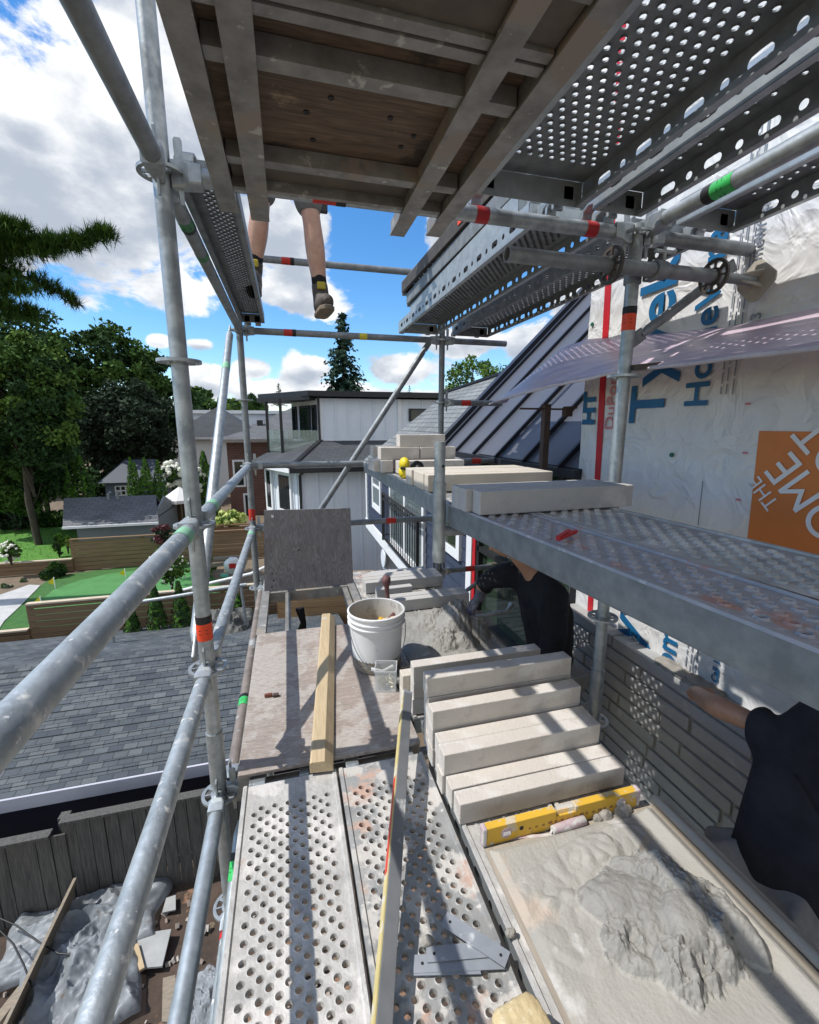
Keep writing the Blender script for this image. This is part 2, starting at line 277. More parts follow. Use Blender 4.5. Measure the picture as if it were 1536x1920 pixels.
# thin translucent pinkish film
film = bpy.data.materials.new('pink_film'); film.use_nodes = True
_t = film.node_tree; _b = _t.nodes['Principled BSDF']; _b.inputs['Roughness'].default_value = .28
_tc = _t.nodes.new('ShaderNodeTexCoord'); _mp = _t.nodes.new('ShaderNodeMapping'); _mp.inputs['Scale'].default_value = (12, 1, 12); _n = _t.nodes.new('ShaderNodeTexNoise'); _n.inputs['Scale'].default_value = 3; _n.inputs['Detail'].default_value = 4
_t.links.new(_tc.outputs['Object'], _mp.inputs[0]); _t.links.new(_mp.outputs[0], _n.inputs[0])
_r = _t.nodes.new('ShaderNodeValToRGB'); _r.color_ramp.elements[0].position = .35; _r.color_ramp.elements[0].color = (.64, .52, .62, 1); _r.color_ramp.elements[1].position = .7; _r.color_ramp.elements[1].color = (.84, .70, .77, 1)
_t.links.new(_n.outputs[0], _r.inputs[0]); _t.links.new(_r.outputs[0], _b.inputs['Base Color'])
_bp = _t.nodes.new('ShaderNodeBump'); _bp.inputs['Strength'].default_value = .35; _bp.inputs['Distance'].default_value = .01; _t.links.new(_n.outputs[0], _bp.inputs['Height']); _t.links.new(_bp.outputs[0], _b.inputs['Normal'])
_tr = _t.nodes.new('ShaderNodeBsdfTranslucent'); _t.links.new(_r.outputs[0], _tr.inputs[0]); _ms = _t.nodes.new('ShaderNodeMixShader'); _ms.inputs[0].default_value = .35
_t.links.new(_b.outputs[0], _ms.inputs[1]); _t.links.new(_tr.outputs[0], _ms.inputs[2]); _t.links.new(_ms.outputs[0], _t.nodes['Material Output'].inputs[0])

# ------------------------------------------------------------------ builders
def thing(name, label, cat, loc=(0, 0, 0), group=None):
    o = bpy.data.objects.new(name, None); COL.objects.link(o); o.location = loc; o.empty_display_size = .1
    o['label'] = label; o['category'] = cat
    if group: o['group'] = group
    return o
def tag(o, label, cat, group=None):
    o['label'] = label; o['category'] = cat
    if group: o['group'] = group
    return o
def origin(o):
    v = Vector((0, 0, 0))
    while o is not None: v += Vector(o.location); o = o.parent
    return v
def perp(d):
    d = Vector(d).normalized(); a = Vector((0, 0, 1)) if abs(d.z) < .9 else Vector((1, 0, 0))
    u = d.cross(a).normalized(); return u, d.cross(u).normalized()
class MB:
    def __init__(s): s.v = []; s.f = []; s.mi = []; s.cur = 0
    def add(s, vs, fs):
        n = len(s.v); s.v += [Vector(v) for v in vs]; s.f += [tuple(i+n for i in f) for f in fs]; s.mi += [s.cur]*len(fs); return s
    def poly(s, *pts): return s.add(pts, [tuple(range(len(pts)))])
    def box(s, a, b, M=None):
        x0, y0, z0 = a; x1, y1, z1 = b
        vs = [(x0, y0, z0), (x1, y0, z0), (x1, y1, z0), (x0, y1, z0), (x0, y0, z1), (x1, y0, z1), (x1, y1, z1), (x0, y1, z1)]
        if M is not None: vs = [M @ Vector(v) for v in vs]
        return s.add(vs, [(3, 2, 1, 0), (4, 5, 6, 7), (0, 1, 5, 4), (1, 2, 6, 5), (2, 3, 7, 6), (3, 0, 4, 7)])
    def cbox(s, c, sz, M=None):
        h = Vector(sz)/2
        if M is None: return s.box(Vector(c)-h, Vector(c)+h)
        return s.box(-h, h, Matrix.Translation(c) @ M.to_4x4())
    def bar(s, p0, p1, wd, th, up=(0, 0, 1)):
        p0 = Vector(p0); p1 = Vector(p1); d = (p1-p0).normalized(); u = d.cross(Vector(up)).normalized(); v = u.cross(d)
        vs = [p+u*a*wd/2+v*b*th/2 for p in (p0, p1) for a, b in ((-1, -1), (1, -1), (1, 1), (-1, 1))]
        return s.add(vs, [(0, 1, 2, 3), (7, 6, 5, 4), (0, 4, 5, 1), (1, 5, 6, 2), (2, 6, 7, 3), (3, 7, 4, 0)])
    def tube(s, p0, p1, r, seg=20, r1=None, caps=True, hollow=0):
        p0 = Vector(p0); p1 = Vector(p1); u, v = perp(p1-p0); r1 = r if r1 is None else r1
        vs = []; fs = []
        for p, q in ((p0, r), (p1, r1)):
            vs += [p+(u*math.cos(2*math.pi*i/seg)+v*math.sin(2*math.pi*i/seg))*q for i in range(seg)]
        fs += [(i, (i+1) % seg, seg+(i+1) % seg, seg+i) for i in range(seg)]
        if hollow:
            n = len(vs)
            for p, q in ((p0, r-hollow), (p1, r1-hollow)):
                vs += [p+(u*math.cos(2*math.pi*i/seg)+v*math.sin(2*math.pi*i/seg))*q for i in range(seg)]
            fs += [(n+(i+1) % seg, n+i, n+seg+i, n+seg+(i+1) % seg) for i in range(seg)]
            fs += [((i+1) % seg, i, n+i, n+(i+1) % seg) for i in range(seg)]
            fs += [(seg+i, seg+(i+1) % seg, n+seg+(i+1) % seg, n+seg+i) for i in range(seg)]
        elif caps: fs += [tuple(reversed(range(seg))), tuple(range(seg, 2*seg))]
        return s.add(vs, fs)
    def pipe(s, pts, r, seg=10):
        pts = [Vector(p) for p in pts]
        u, v = perp(pts[1]-pts[0]); vs = []; fs = []
        for k, p in enumerate(pts):
            d = (pts[min(k+1, len(pts)-1)]-pts[max(k-1, 0)]).normalized()
            u = (u-d*u.dot(d)).normalized(); v = d.cross(u)
            q = r[k] if isinstance(r, (list, tuple)) else r
            vs += [p+(u*math.cos(2*math.pi*i/seg)+v*math.sin(2*math.pi*i/seg))*q for i in range(seg)]
        for k in range(len(pts)-1):
            fs += [(k*seg+i, k*seg+(i+1) % seg, (k+1)*seg+(i+1) % seg, (k+1)*seg+i) for i in range(seg)]
        n = (len(pts)-1)*seg
        fs += [tuple(reversed(range(seg))), tuple(range(n, n+seg))]
        return s.add(vs, fs)
    def lathe(s, prof, c, seg=40, ax=(0, 0, 1), close=False):
        c = Vector(c); d = Vector(ax).normalized(); u, v = perp(d); vs = []; fs = []; n = len(prof)
        for i in range(seg):
            a = 2*math.pi*i/seg; e = u*math.cos(a)+v*math.sin(a)
            vs += [c+e*r+d*z for r, z in prof]
        for i in range(seg):
            j = (i+1) % seg
            for k in range(n-1 if not close else n):
                k2 = (k+1) % n; fs.append((i*n+k, j*n+k, j*n+k2, i*n+k2))
        return s.add(vs, fs)
    def prism(s, pts, ext):
        pts = [Vector(p) for p in pts]; e = Vector(ext); n = len(pts)
        return s.add(pts+[p+e for p in pts], [tuple(reversed(range(n))), tuple(range(n, 2*n))]+[(i, (i+1) % n, n+(i+1) % n, n+i) for i in range(n)])
    def perf(s, O, U, V, cells, seg=8, lip=0., nrm=None, flare=0.):
        """sheet of rectangles each with one hole; a short lip goes down inside the hole"""
        O = Vector(O); U = Vector(U); V = Vector(V); nrm = Vector(nrm) if nrm is not None else U.cross(V)
        seg = 16 if seg > 8 else 8
        for (u0, u1, v0, v1, h) in cells:
            if h is None:
                s.poly(O+U*u0+V*v0, O+U*u1+V*v0, O+U*u1+V*v1, O+U*u0+V*v1); continue
            cu, cv, ru, rv = h; vs = []; fs = []
            rr = min(ru, rv)
            for k in range(seg):
                a = 2*math.pi*(k+.0)/seg; c_, s_ = math.cos(a), math.sin(a)
                m = max(abs(c_), abs(s_)); sx, sy = c_/m, s_/m
                vs.append(O+U*((u0+u1)/2+sx*(u1-u0)/2)+V*((v0+v1)/2+sy*(v1-v0)/2))
                hx = cu+c_*rr+(math.copysign(ru-rr, c_) if abs(c_) > 1e-6 else 0); hy = cv+s_*rr+(math.copysign(rv-rr, s_) if abs(s_) > 1e-6 else 0)
                fl = 1.30 if flare else 1.0
                vs.append(O+U*(cu+(hx-cu)*fl)+V*(cv+(hy-cv)*fl))
                vs.append(O+U*hx+V*hy+nrm*flare)
                vs.append(O+U*(cu+(hx-cu)*.93)+V*(cv+(hy-cv)*.93)-nrm*lip)
            for k in range(seg):
                j = (k+1) % seg
                fs.append((k*4, j*4, j*4+1, k*4+1))
                if flare: fs.append((k*4+1, j*4+1, j*4+2, k*4+2))
                if lip: fs.append((k*4+2, j*4+2, j*4+3, k*4+3))
            s.add(vs, fs)
        return s
    def build(s, name, m, parent=None, smooth=None, bevel=0, uv=None, seg=2):
        me = bpy.data.meshes.new(name); o0 = origin(parent)
        me.from_pydata([tuple(v-o0) for v in s.v], [], s.f)
        for x in (m if isinstance(m, (list, tuple)) else [m]): me.materials.append(x)
        if len(set(s.mi)) > 1: me.polygons.foreach_set('material_index', s.mi)
        if uv:
            U, V = Vector(uv[0]), Vector(uv[1]); lay = me.uv_layers.new(name='UVMap')
            for lp in me.loops: c = s.v[lp.vertex_index]; lay.data[lp.index].uv = (c.dot(U), c.dot(V))
        if smooth is not None:
            me.polygons.foreach_set('use_smooth', [True]*len(me.polygons)); me.set_sharp_from_angle(angle=R(smooth))
        me.update()
        o = bpy.data.objects.new(name, me); COL.objects.link(o)
        if parent is not None: o.parent = parent
        if bevel:
            bv = o.modifiers.new('bevel', 'BEVEL'); bv.width = bevel; bv.segments = seg; bv.limit_method = 'ANGLE'; bv.angle_limit = R(35)
        return o
def struct(o): o['kind'] = 'structure'; return o
def text_mesh(body, size, pos, tdir, udir, bold=0., ext=.0008, align='LEFT', sx=1.):
    c = bpy.data.curves.new('t', 'FONT'); c.body = body; c.size = size; c.offset = bold; c.extrude = ext; c.align_x = align
    o = bpy.data.objects.new('t', c); COL.objects.link(o); bpy.context.view_layer.update()
    me = o.to_mesh(); t = Vector(tdir).normalized(); u = Vector(udir).normalized(); n = t.cross(u); pos = Vector(pos)
    vs = [pos+t*v.co.x*sx+u*v.co.y+n*v.co.z for v in me.vertices]; fs = [tuple(p.vertices) for p in me.polygons]
    o.to_mesh_clear(); bpy.data.objects.remove(o); bpy.data.curves.remove(c)
    return vs, fs
# ------------------------------------------------------------------ ground
G = -5.5
def sheet(name, pts, z, m, lift=0.):
    b = MB(); b.poly(*[(x, y, z+lift) for x, y in pts]); return b.build(name, m)
b = MB(); n = 40
for i in range(n):
    for j in range(n):
        x0 = -120+240*i/n; y0 = -20+220*j/n; b.poly((x0, y0, G), (x0+240/n, y0, G), (x0+240/n, y0+220/n, G), (x0, y0+220/n, G))
struct(b.build('ground', dirt))
# side yard under the scaffold: uneven soil with rubble
b = MB(); n = 60; vs = []
for i in range(n+1):
    for j in range(n+1):
        x = -4.2+6.0*i/n; y = -1.0+6.2*j/n
        vs.append((x, y, G+.03+.05*noise.noise(Vector((x*1.7, y*1.7, 0)))+.025*noise.noise(Vector((x*7, y*7, 3)))))
b.add(vs, [(i*(n+1)+j, (i+1)*(n+1)+j, (i+1)*(n+1)+j+1, i*(n+1)+j+1) for i in range(n) for j in range(n)])
struct(b.build('side_yard_soil', soil, smooth=60))
YF = float(P(230, 1690, 'Z', G).y)           # weathered fence line
GZ = -4.32                                    # neighbour's raised garden
def zpt(x, y, z=GZ): p = P(x, y, 'Z', z); return (p.x, p.y)
b = MB(); b.box((-30, 10.72, G+.02), (1.6, 15.2, GZ-.02)); struct(b.build('garden_terrace', dirt))
struct(sheet('fringe_turf_ground', [zpt(-40, 1185), zpt(-20, 1150), zpt(75, 1098), zpt(100, 1080), zpt(360, 1045), zpt(420, 1100), (-1.2, 10.75), (-6, 10.75)], GZ, turfd, -.004))
cx, cy = zpt(205, 1120); 
gp = [zpt(x, y) for x, y in ((52, 1176), (62, 1140), (100, 1106), (150, 1088), (210, 1075), (290, 1066), (345, 1066), (380, 1085))]+[(-1.5, 10.76), (-5.2, 10.76)]
struct(sheet('putting_green', gp, GZ, turf, .006))
struct(sheet('paved_path', [zpt(-60, 1110), zpt(0, 1116), zpt(55, 1097), zpt(76, 1098), zpt(40, 1135), zpt(8, 1165), zpt(-8, 1190), zpt(-60, 1190)], GZ, concrete, .012))
b = MB(); b.box((-40, 15.3, G+.02), (2, 30, -4.02)); struct(b.build('back_garden_terrace', dirt))
struct(sheet('lawn', [(-16, 15.4), (-4.0, 15.4), (-4.0, 20.4), (-16, 21.2)], -4.0, lawn_m, .004))
# ------------------------------------------------------------------ house being clad (right)
XW = 1.85
house = thing('house_under_construction', 'house wall in white printed house wrap above freshly laid grey stone, right side', 'house', (3.6, 0, G))
b = MB(); b.box((XW+.004, -4, G+.01), (6.5, 2.52, 3.2)); b.box((XW+.35, 2.52, G+.01), (6.5, 4.24, -.42)); b.build('wall', mat('sheathing', (.35, .31, .27)), house)
b = MB(); ny, nz_ = 90, 70; vs = []
for i in range(ny+1):
    for j in range(nz_+1):
        y = -2.6+5.14*i/ny; z = -1.5+4.2*j/nz_
        d = .0035*noise.noise(Vector((y*2.3, z*2.3, 1)))+.002*noise.noise(Vector((y*7, z*6, 4)))
        e = max(0, 1-abs(y-2.5)/.3); d += .010*e*noise.noise(Vector((y*14, z*9, 2)))
        vs.append((XW-.016+d, y, z))
b.add(vs, [(i*(nz_+1)+j, i*(nz_+1)+j+1, (i+1)*(nz_+1)+j+1, (i+1)*(nz_+1)+j) for i in range(ny) for j in range(nz_)])
wr = b.build('house_wrap', wrap, house, smooth=80)
XP = XW-.0245
def wtxt(name, body, y, z, size, m, bold=.01, t=(0, 0, 1), u=(0, 1, 0), align='LEFT', sx=1.):
    vs, fs = text_mesh(body, size, (XP, y, z), t, u, bold, .0006, align, sx); q = MB(); q.add(vs, fs); return q.build(name, m, wr)
p = P(1240, 793, 'X', XP); ty, tz = p.y, p.z
for oz in (0, -1.42): wtxt('brand_lettering', 'Tyvek', ty, tz+oz, .325, pblue, .006)
p = P(1324, 764, 'X', XP)
for oz in (0, -1.44): wtxt('brand_lettering', 'HomeWrap', p.y, p.z+oz, .172, pblue, .003)
p = P(1150, 800, 'X', XP); wtxt('brand_lettering', 'DuPont', p.y, p.z-.02, .11, ppink, .001)
p = P(1112, 797, 'X', XP); wtxt('brand_lettering', 'HT', p.y, p.z, .15, pblue, .008)
for (x, y, s_) in ((1418, 655, '8-983'), (1420, 520, '.homewrap'), (1345, 1282, 'Call 1-8')):
    p = P(x, y, 'X', XP); wtxt('fine_print', s_, p.y, p.z, .062 if s_ != 'Call 1-8' else .046, pgrey if s_ != 'Call 1-8' else pblue, .001)
rn = random.Random(3)
for cxp, oz in ((1352, 0), (1362, 0), (1374, 0)):
    p = P(cxp, 730, 'X', XP)
    for r_ in (0, -1.36):
        z = p.z+r_-.02; q = MB()
        while z < p.z+r_+(1.05 if r_ == 0 else .42):
            l = rn.uniform(.02, .07); q.cbox((XP+.001, p.y, z+l/2), (.001, .006, l)); z += l+.012
        q.build('fine_print', pgrey, wr)
# orange printed square with the reversed-out shop lettering, turned with the sheet
a0 = P(1425, 808, 'X', XP); q = MB(); q.prism([(XP+.004, a0.y+.005, a0.z), (XP+.004, a0.y-.02, a0.z-.66), (XP+.004, a0.y-.70, a0.z-.66), (XP+.004, a0.y-.68, a0.z)], (-.001, 0, 0)); q.build('printed_square', porange, wr)
T_, U_ = Vector((0, 1, 1)).normalized(), Vector((0, 1, -1)).normalized()
e0 = P(1478, 838, 'X', XP); 
for body, off, sz, bo in (('HOME', 0., .185, 0.), ('DEPOT', -.155, .185, 0.), ('THE', .15, .085, 0.)):
    pos = Vector((XP-.001, e0.y, e0.z))+U_*off-T_*(.015 if body != 'DEPOT' else -.03)
    vs, fs = text_mesh(body, sz, pos, T_, U_, bo, .0006, 'RIGHT', .9); q = MB(); q.add(vs, fs); q.build('shop_lettering', pwht, wr)
# red seam tape, cap nails, slits
r0 = P(1122, 600, 'X', XP); r1 = P(1109, 890, 'X', XP); q = MB()
q.prism([(XP+.006, 2.28, -1.3), (XP+.006, 2.33, -1.3), (XP+.006, r0.y+.03, 2.4), (XP+.006, r0.y-.025, 2.4)], (-.002, 0, 0)); q.build('seam_tape', redpaint, wr)
q = MB()
for x, y in ((1259, 853), (1110, 608), (1165, 1000)):
    p = P(x, y, 'X', XP); q = MB(); q.tube((XP+.005, p.y, p.z), (XP-.002, p.y, p.z), .011, 14); q.build('cap_nail', pgreen, wr)
for x, y in ((1402, 757), (1397, 849), (1384, 937)):
    p = P(x, y, 'X', XP); q = MB(); q.cbox((XP+.001, p.y, p.z), (.001, .022, .009)); q.build('fine_print', ppink, wr)
q = None
q = MB(); p0 = P(1317, 902, 'X', XP); p1 = P(1308, 985, 'X', XP); q.bar((XP+.003, p0.y, p0.z), (XP+.003, p1.y, p1.z), .003, .001, (1, 0, 0)); q.build('slit', pgrey, wr)
# laid stone veneer
XS = 1.735; ZT = -1.185; PIT_ = .0775
b = MB(); b.box((XS+.012, -3, G+.02), (XW-.003, 2.46, ZT-.004)); veneer = b.build('mortar_bed', joint, house)
b = MB(); rb = random.Random(5)
for r_ in range(30):
    z1 = ZT-r_*PIT_; z0 = z1-.063; y = -1.8-rb.uniform(0, .5)
    while y < 2.46:
        l = rb.choice((.60, .60, .42, .34)); y1 = min(y+l, 2.47)
        dx = rb.uniform(-.004, .003)
        if y1-y > .06: b.box((XS+dx, y+.008, z0), (XW-.012, y1-.008, z1))
        y = y1
b.build('stone_course', wstone, house, bevel=.005)
b = MB()
for k, (x, y, s_) in enumerate(((1268, 1243, .05), (1290, 1262, .07), (1310, 1280, .06), (1330, 1296, .05))):
    p = P(x, y, 'Z', ZT)
    bm = bmesh.new(); bmesh.ops.create_icosphere(bm, subdivisions=3, radius=1)
    vs = [Vector((1.79, p.y, ZT))+Vector((v.co.x*.05, v.co.y*s_*1.3, max(v.co.z, -.2)*.022))*(1+.5*noise.noise(v.co*2+Vector((k, 0, 0)))) for v in bm.verts]
    b.add(vs, [tuple(v.index for v in f.verts) for f in bm.faces]); bm.free()
b.build('mortar_dab', mortar2, house, smooth=60)
# standing-seam roof
EZ = -.30; SL = 1.0
def rp(y, t, lift=0.): return Vector((XW-.03+t-lift*.70, y, EZ+t*SL+lift*.70))
b = MB(); b.prism([rp(2.5, 0), rp(5.42, 0), rp(5.42, 2.6), rp(2.5, 2.6)], (.07, 0, -.07)); roof = b.build('standing_seam_roof', metroof, house)
b = MB()
for k in range(6):
    y = 2.72+.50*k; b.bar(rp(y, .0, .018), rp(y, 2.6, .018), .026, .034, (-1, 0, 1))
b.build('seam_rib', metrib, roof)
b = MB(); b.bar(rp(5.43, -.02, .03), rp(5.43, 2.62, .03), .12, .05, (-1, 0, 1)); b.bar(rp(2.5, -.015, 0), rp(5.45, -.015, 0), .05, .05); b.build('edge_flashing', metrib, roof)
b = MB(); b.prism([rp(5.42, -.02, -.03), rp(5.42, 2.6, -.03), (4.45, 5.42, -.34)], (0, -.05, 0)); b.build('gable_end', navy, roof)
# big window beyond the stone
win = MB(); z0, z1 = P(925, 1160, 'X', XW+.06).z, -.36
for y in (2.5, 2.98, 4.1): win.box((XW-.02, y-.035, z0), (XW+.10, y+.035, z1))
win.box((XW-.02, 2.5, z1), (XW+.10, 4.14, z1+.08)); win.box((XW-.06, 2.5, z0-.05), (XW+.10, 4.14, z0))
zm = P(930, 1046, 'X', XW).z; win.box((XW-.02, 2.5, zm-.03), (XW+.10, 4.1, zm+.02))
wf = win.build('window', black, house); q = MB(); q.box((XW+.03, 2.5, z0), (XW+.045, 4.1, z1)); q.build('pane', glassg, wf)
b = MB(); b.box((XW-.02, 2.46, G+.02), (XW+.34, 4.24, z0-.06)); b.build('wall_base', joint, house)
# ------------------------------------------------------------------ blue-grey neighbour house
bh = thing('blue_house', 'blue-grey lap sided house with white trim and black railing beyond the scaffold', 'house', (3.2, 7.5, G))
Z0, Z1 = -2.28, -.92
b = MB(); b.box((XW+.03, 4.25, Z0), (5.5, 10.85, Z1)); k = 0
z = Z0
while z < Z1-.02:
    h = min(.155, Z1-z)
    b.prism([(XW+.03, 4.25, z), (XW-.012, 4.25, z+.004), (XW+.006, 4.25, z+h), (XW+.03, 4.25, z+h)], (0, 6.6, 0)); z += .155
b.build('siding', blues, bh)
def yz(px0, py0, px1, py1, X=XW):
    a = P(px0, py0, 'X', X); c = P(px1, py1, 'X', X); return a.y, c.y, c.z, a.z
b = MB()
b.box((XW-.035, 4.22, Z0-.3), (XW+.06, 4.36, Z1)); b.box((XW-.035, 10.72, Z0), (XW+.04, 10.88, Z1)); b.box((XW-.045, 4.2, Z0-.24), (5.5, 10.9, Z0))
b.box((XW-.06, 5.5, Z1), (XW+.1, 10.9, Z1+.06)); b.build('trim', white, bh)
b = MB(); b.box((XW-.03, 4.13, Z0-2), (XW+.05, 4.20, Z1)); b.build('red_membrane_edge', redpaint, bh)
def bwin(y0, y1, z0, z1, pm, fr=.10, mid=None):
    q = MB(); ya, yb = min(y0, y1), max(y0, y1)
    q.box((XW-.04, ya, z0), (XW+.01, ya+fr, z1)); q.box((XW-.04, yb-fr, z0), (XW+.01, yb, z1)); q.box((XW-.04, ya+fr, z0), (XW+.01, yb-fr, z0+fr)); q.box((XW-.04, ya+fr, z1-fr), (XW+.01, yb-fr, z1))
    if mid: q.box((XW-.035, ya+fr, mid-.025), (XW+.01, yb-fr, mid+.025))
    if yb-ya > 1.3: q.box((XW-.035, (ya+yb)/2-.05, z0), (XW+.01, (ya+yb)/2+.05, z1))
    f = q.build('window', white, bh); g = MB(); g.box((XW-.02, ya+fr, z0+fr), (XW+.012, yb-fr, z1-fr)); g.build('pane', pm, f); return f
zt = -1.04
y0, y1, za, zb = yz(700, 900, 717, 965); bwin(y0, y1, za, zt, curtain, .12, -1.32)
y0, y1, za, zb = yz(733, 905, 798, 1085); bwin(y0, y1, -2.22, zt, curtain, .10)
ry0, ry1 = y1-.05, y0+.1
y0, y1, za, zb = yz(835, 960, 866, 1052); bwin(y0, y1, za, zt, glassg, .10)
q = MB(); zr0, zr1 = -2.2, -1.28
for z in (zr0+.06, zr1, zr1-.10): q.bar((XW-.14, ry0, z), (XW-.14, ry1, z), .03, .035)
y = ry0
while y <= ry1+.01: q.bar((XW-.14, y, zr0+.06), (XW-.14, y, zr1), .012, .012, (0, 1, 0)); y += .14
for y in (ry0, ry1):
    q.bar((XW-.14, y, zr0), (XW-.14, y, zr1+.02), .04, .04, (0, 1, 0))
    for z in (zr0+.1, zr1-.05): q.bar((XW-.14, y, z), (XW, y, z), .02, .02)
q.build('balcony_railing', black, bh)
b = MB(); b.box((2.7, 4.4, G+.01), (5.5, 10.6, Z0-.25)); b.build('lower_wall', navy, bh)
b = MB(); b.box((2.66, 5.2, -4.9), (2.69, 6.4, -2.9)); b.box((2.66, 7.4, -4.6), (2.69, 9.6, -2.75)); b.build('window', glass, bh)
b = MB(); b.cbox((2.3, 9.9, -3.05), (.5, .35, .62)); b.tube((2.0, 9.8, -3.05), (2.055, 9.8, -3.05), .22, 20); b.build('heat_pump_unit', offwh, bh, bevel=.02)
# its shingle roof beyond the metal roof
A = P(708, 832, 'Y', 10.9); Bp = P(838, 741, 'Y', 10.9); Cp = P(915, 729, 'Y', 8.6); D = Vector((2.02, 5.45, -.22))
E_ = Vector((Cp.x+.4, 5.5, 2.1))
b = MB(); b.poly(Vector((1.80, 10.95, -.84)), Vector((1.80, 5.46, -.84)), Vector((4.05, 5.46, 1.02)), Vector((4.3, 8.4, 1.02)), Vector((3.95, 10.95, .80)))
b.prism([Vector((1.80, 10.9, -.86)), Vector((3.95, 10.9, .78)), (5.2, 10.9, .75), (5.2, 10.9, -.86)], (0, -.05, 0))
b.build('shingle_roof', shing_lt, bh, uv=((0, 1, 0), (.75, 0, .66)))
b = MB(); b.bar((3.95, 10.98, .82), (4.3, 8.4, 1.05), .10, .05); b.bar((4.3, 8.4, 1.05), (4.05, 5.46, 1.05), .10, .05); b.build('roof_edge', black, bh)
# ------------------------------------------------------------------ white board-and-batten house
wh = thing('white_house', 'white board and batten house with flat black roof, dark hip roof and glass balcony', 'house', (2, 15, G))
def battens(b, p0, p1, z0, z1, st=.42):
    p0 = Vector(p0); p1 = Vector(p1); d = p1-p0; L_ = d.length; d.normalize(); nrm = Vector((d.y, -d.x, 0)); k = .1
    while k < L_:
        c = p0+d*k; b.bar((c.x+nrm.x*.012, c.y+nrm.y*.012, z0), (c.x+nrm.x*.012, c.y+nrm.y*.012, z1), .045, .03, tuple(nrm)); k += st
YL, YU = 13.2, 15.0
lc = P(560, 880, 'Y', YL); zE = P(600, 876, 'Y', YL).z; xR = 3.2
lf = P(496, 885, 'Y', 15.6)
b = MB(); b.prism([(lc.x, YL, G+.01), (xR, YL, G+.01), (xR, 17.5, G+.01), (lf.x, 17.5, G+.01), (lf.x, 15.6, G+.01)], (0, 0, zE-G)); battens(b, (lc.x, YL, 0), (xR, YL, 0), G, zE); battens(b, (lf.x, 15.6, 0), (lc.x, YL, 0), G, zE, .24)
b.build('lower_wall', offwh, wh)
uc = P(598, 760, 'Y', YU); zB = P(700, 826, 'Y', YU).z; zTp = P(700, 748, 'Y', YU).z; ul = P(548, 760, 'Y', 17.2)
b = MB(); b.prism([(uc.x, YU, zB-.4), (7.0, YU, zB-.4), (7.0, 20, zB-.4), (ul.x, 20, zB-.4), (ul.x, 17.2, zB-.4)], (0, 0, zTp-zB+.4)); battens(b, (uc.x, YU, 0), (7, YU, 0), zB, zTp)
b.build('upper_wall', offwh, wh)
b = MB(); x9 = P(746, 790, 'Y', YU).x; b.box((x9, YU-.05, zB), (x9+.12, YU-.03, zTp)); b.box((uc.x-.02, YU-.04, zB-.02), (uc.x+.1, YU-.031, zTp)); b.box((uc.x, YU-.04, zB-.05), (7, YU-.032, zB+.03)); b.build('trim', white, wh)
a = P(766, 766, 'Y', YU); c = P(800, 790, 'Y', YU); b = MB(); b.box((a.x, YU-.05, c.z), (c.x+.6, YU-.034, a.z)); f = b.build('window', black, wh)
b = MB(); b.box((a.x+.05, YU-.06, c.z+.05), (c.x+.55, YU-.051, a.z-.05)); b.build('pane', glass, f)
b = MB(); zf = P(700, 745, 'Y', YU).z; lr = P(484, 752, 'Y', 17.0); mid_ = P(585, 744, 'Y', 14.7)
b.prism([(uc.x-.35, YU-.35, zf), (7.4, YU-.35, zf), (7.4, 20.5, zf), (lr.x, 20.5, zf), (lr.x, 17.0, zf)], (0, 0, .16)); b.build('flat_roof', black, wh)
b = MB(); pc = Vector((uc.x+.03, YU-.07, 0)); b.pipe([(pc.x-.05, pc.y, zf+.02), (pc.x-.05, pc.y, zB-.02)], .04); lcx = Vector((lc.x+.02, YL-.06, 0))
b.pipe([(lcx.x+.10, lcx.y-.15, zE), (lcx.x+.08, lcx.y-.08, zE-.14), (lcx.x, lcx.y, zE-.22), (lcx.x, lcx.y, G+.2)], .04); b.build('downspout', black, wh)
# hip roof between the storeys
ez = zE+.02
P1 = Vector((lc.x-.25, YL-.4, ez)); P2 = Vector((3.4, YL-.4, ez)); P0 = Vector((lf.x-.45, 15.7, ez)); Q1 = Vector((uc.x, YU, zB+.02)); Q2 = Vector((3.4, YU, zB+.02)); Q0 = Vector((ul.x-.1, 17.2, zB-.05))
b = MB(); b.poly(P1, P2, Q2, Q1); b.poly(P0, P1, Q1, Q0); hr = b.build('hip_roof', shing_dk, wh, uv=((1, -.3, 0), (.2, .8, .6)))
b = MB(); b.bar(P1+Vector((0, 0, .02)), Q1+Vector((0, 0, .02)), .14, .03); b.build('hip_cap', shing_lt if False else black, hr)
b = MB(); b.bar(P0-Vector((0, 0, .07)), P1-Vector((0, 0, .07)), .06, .12); b.build('fascia', white, wh); b = MB(); b.bar(P1-Vector((0, 0, .07)), P2-Vector((0, 0, .07)), .06, .13); b.build('gutter', black, wh)
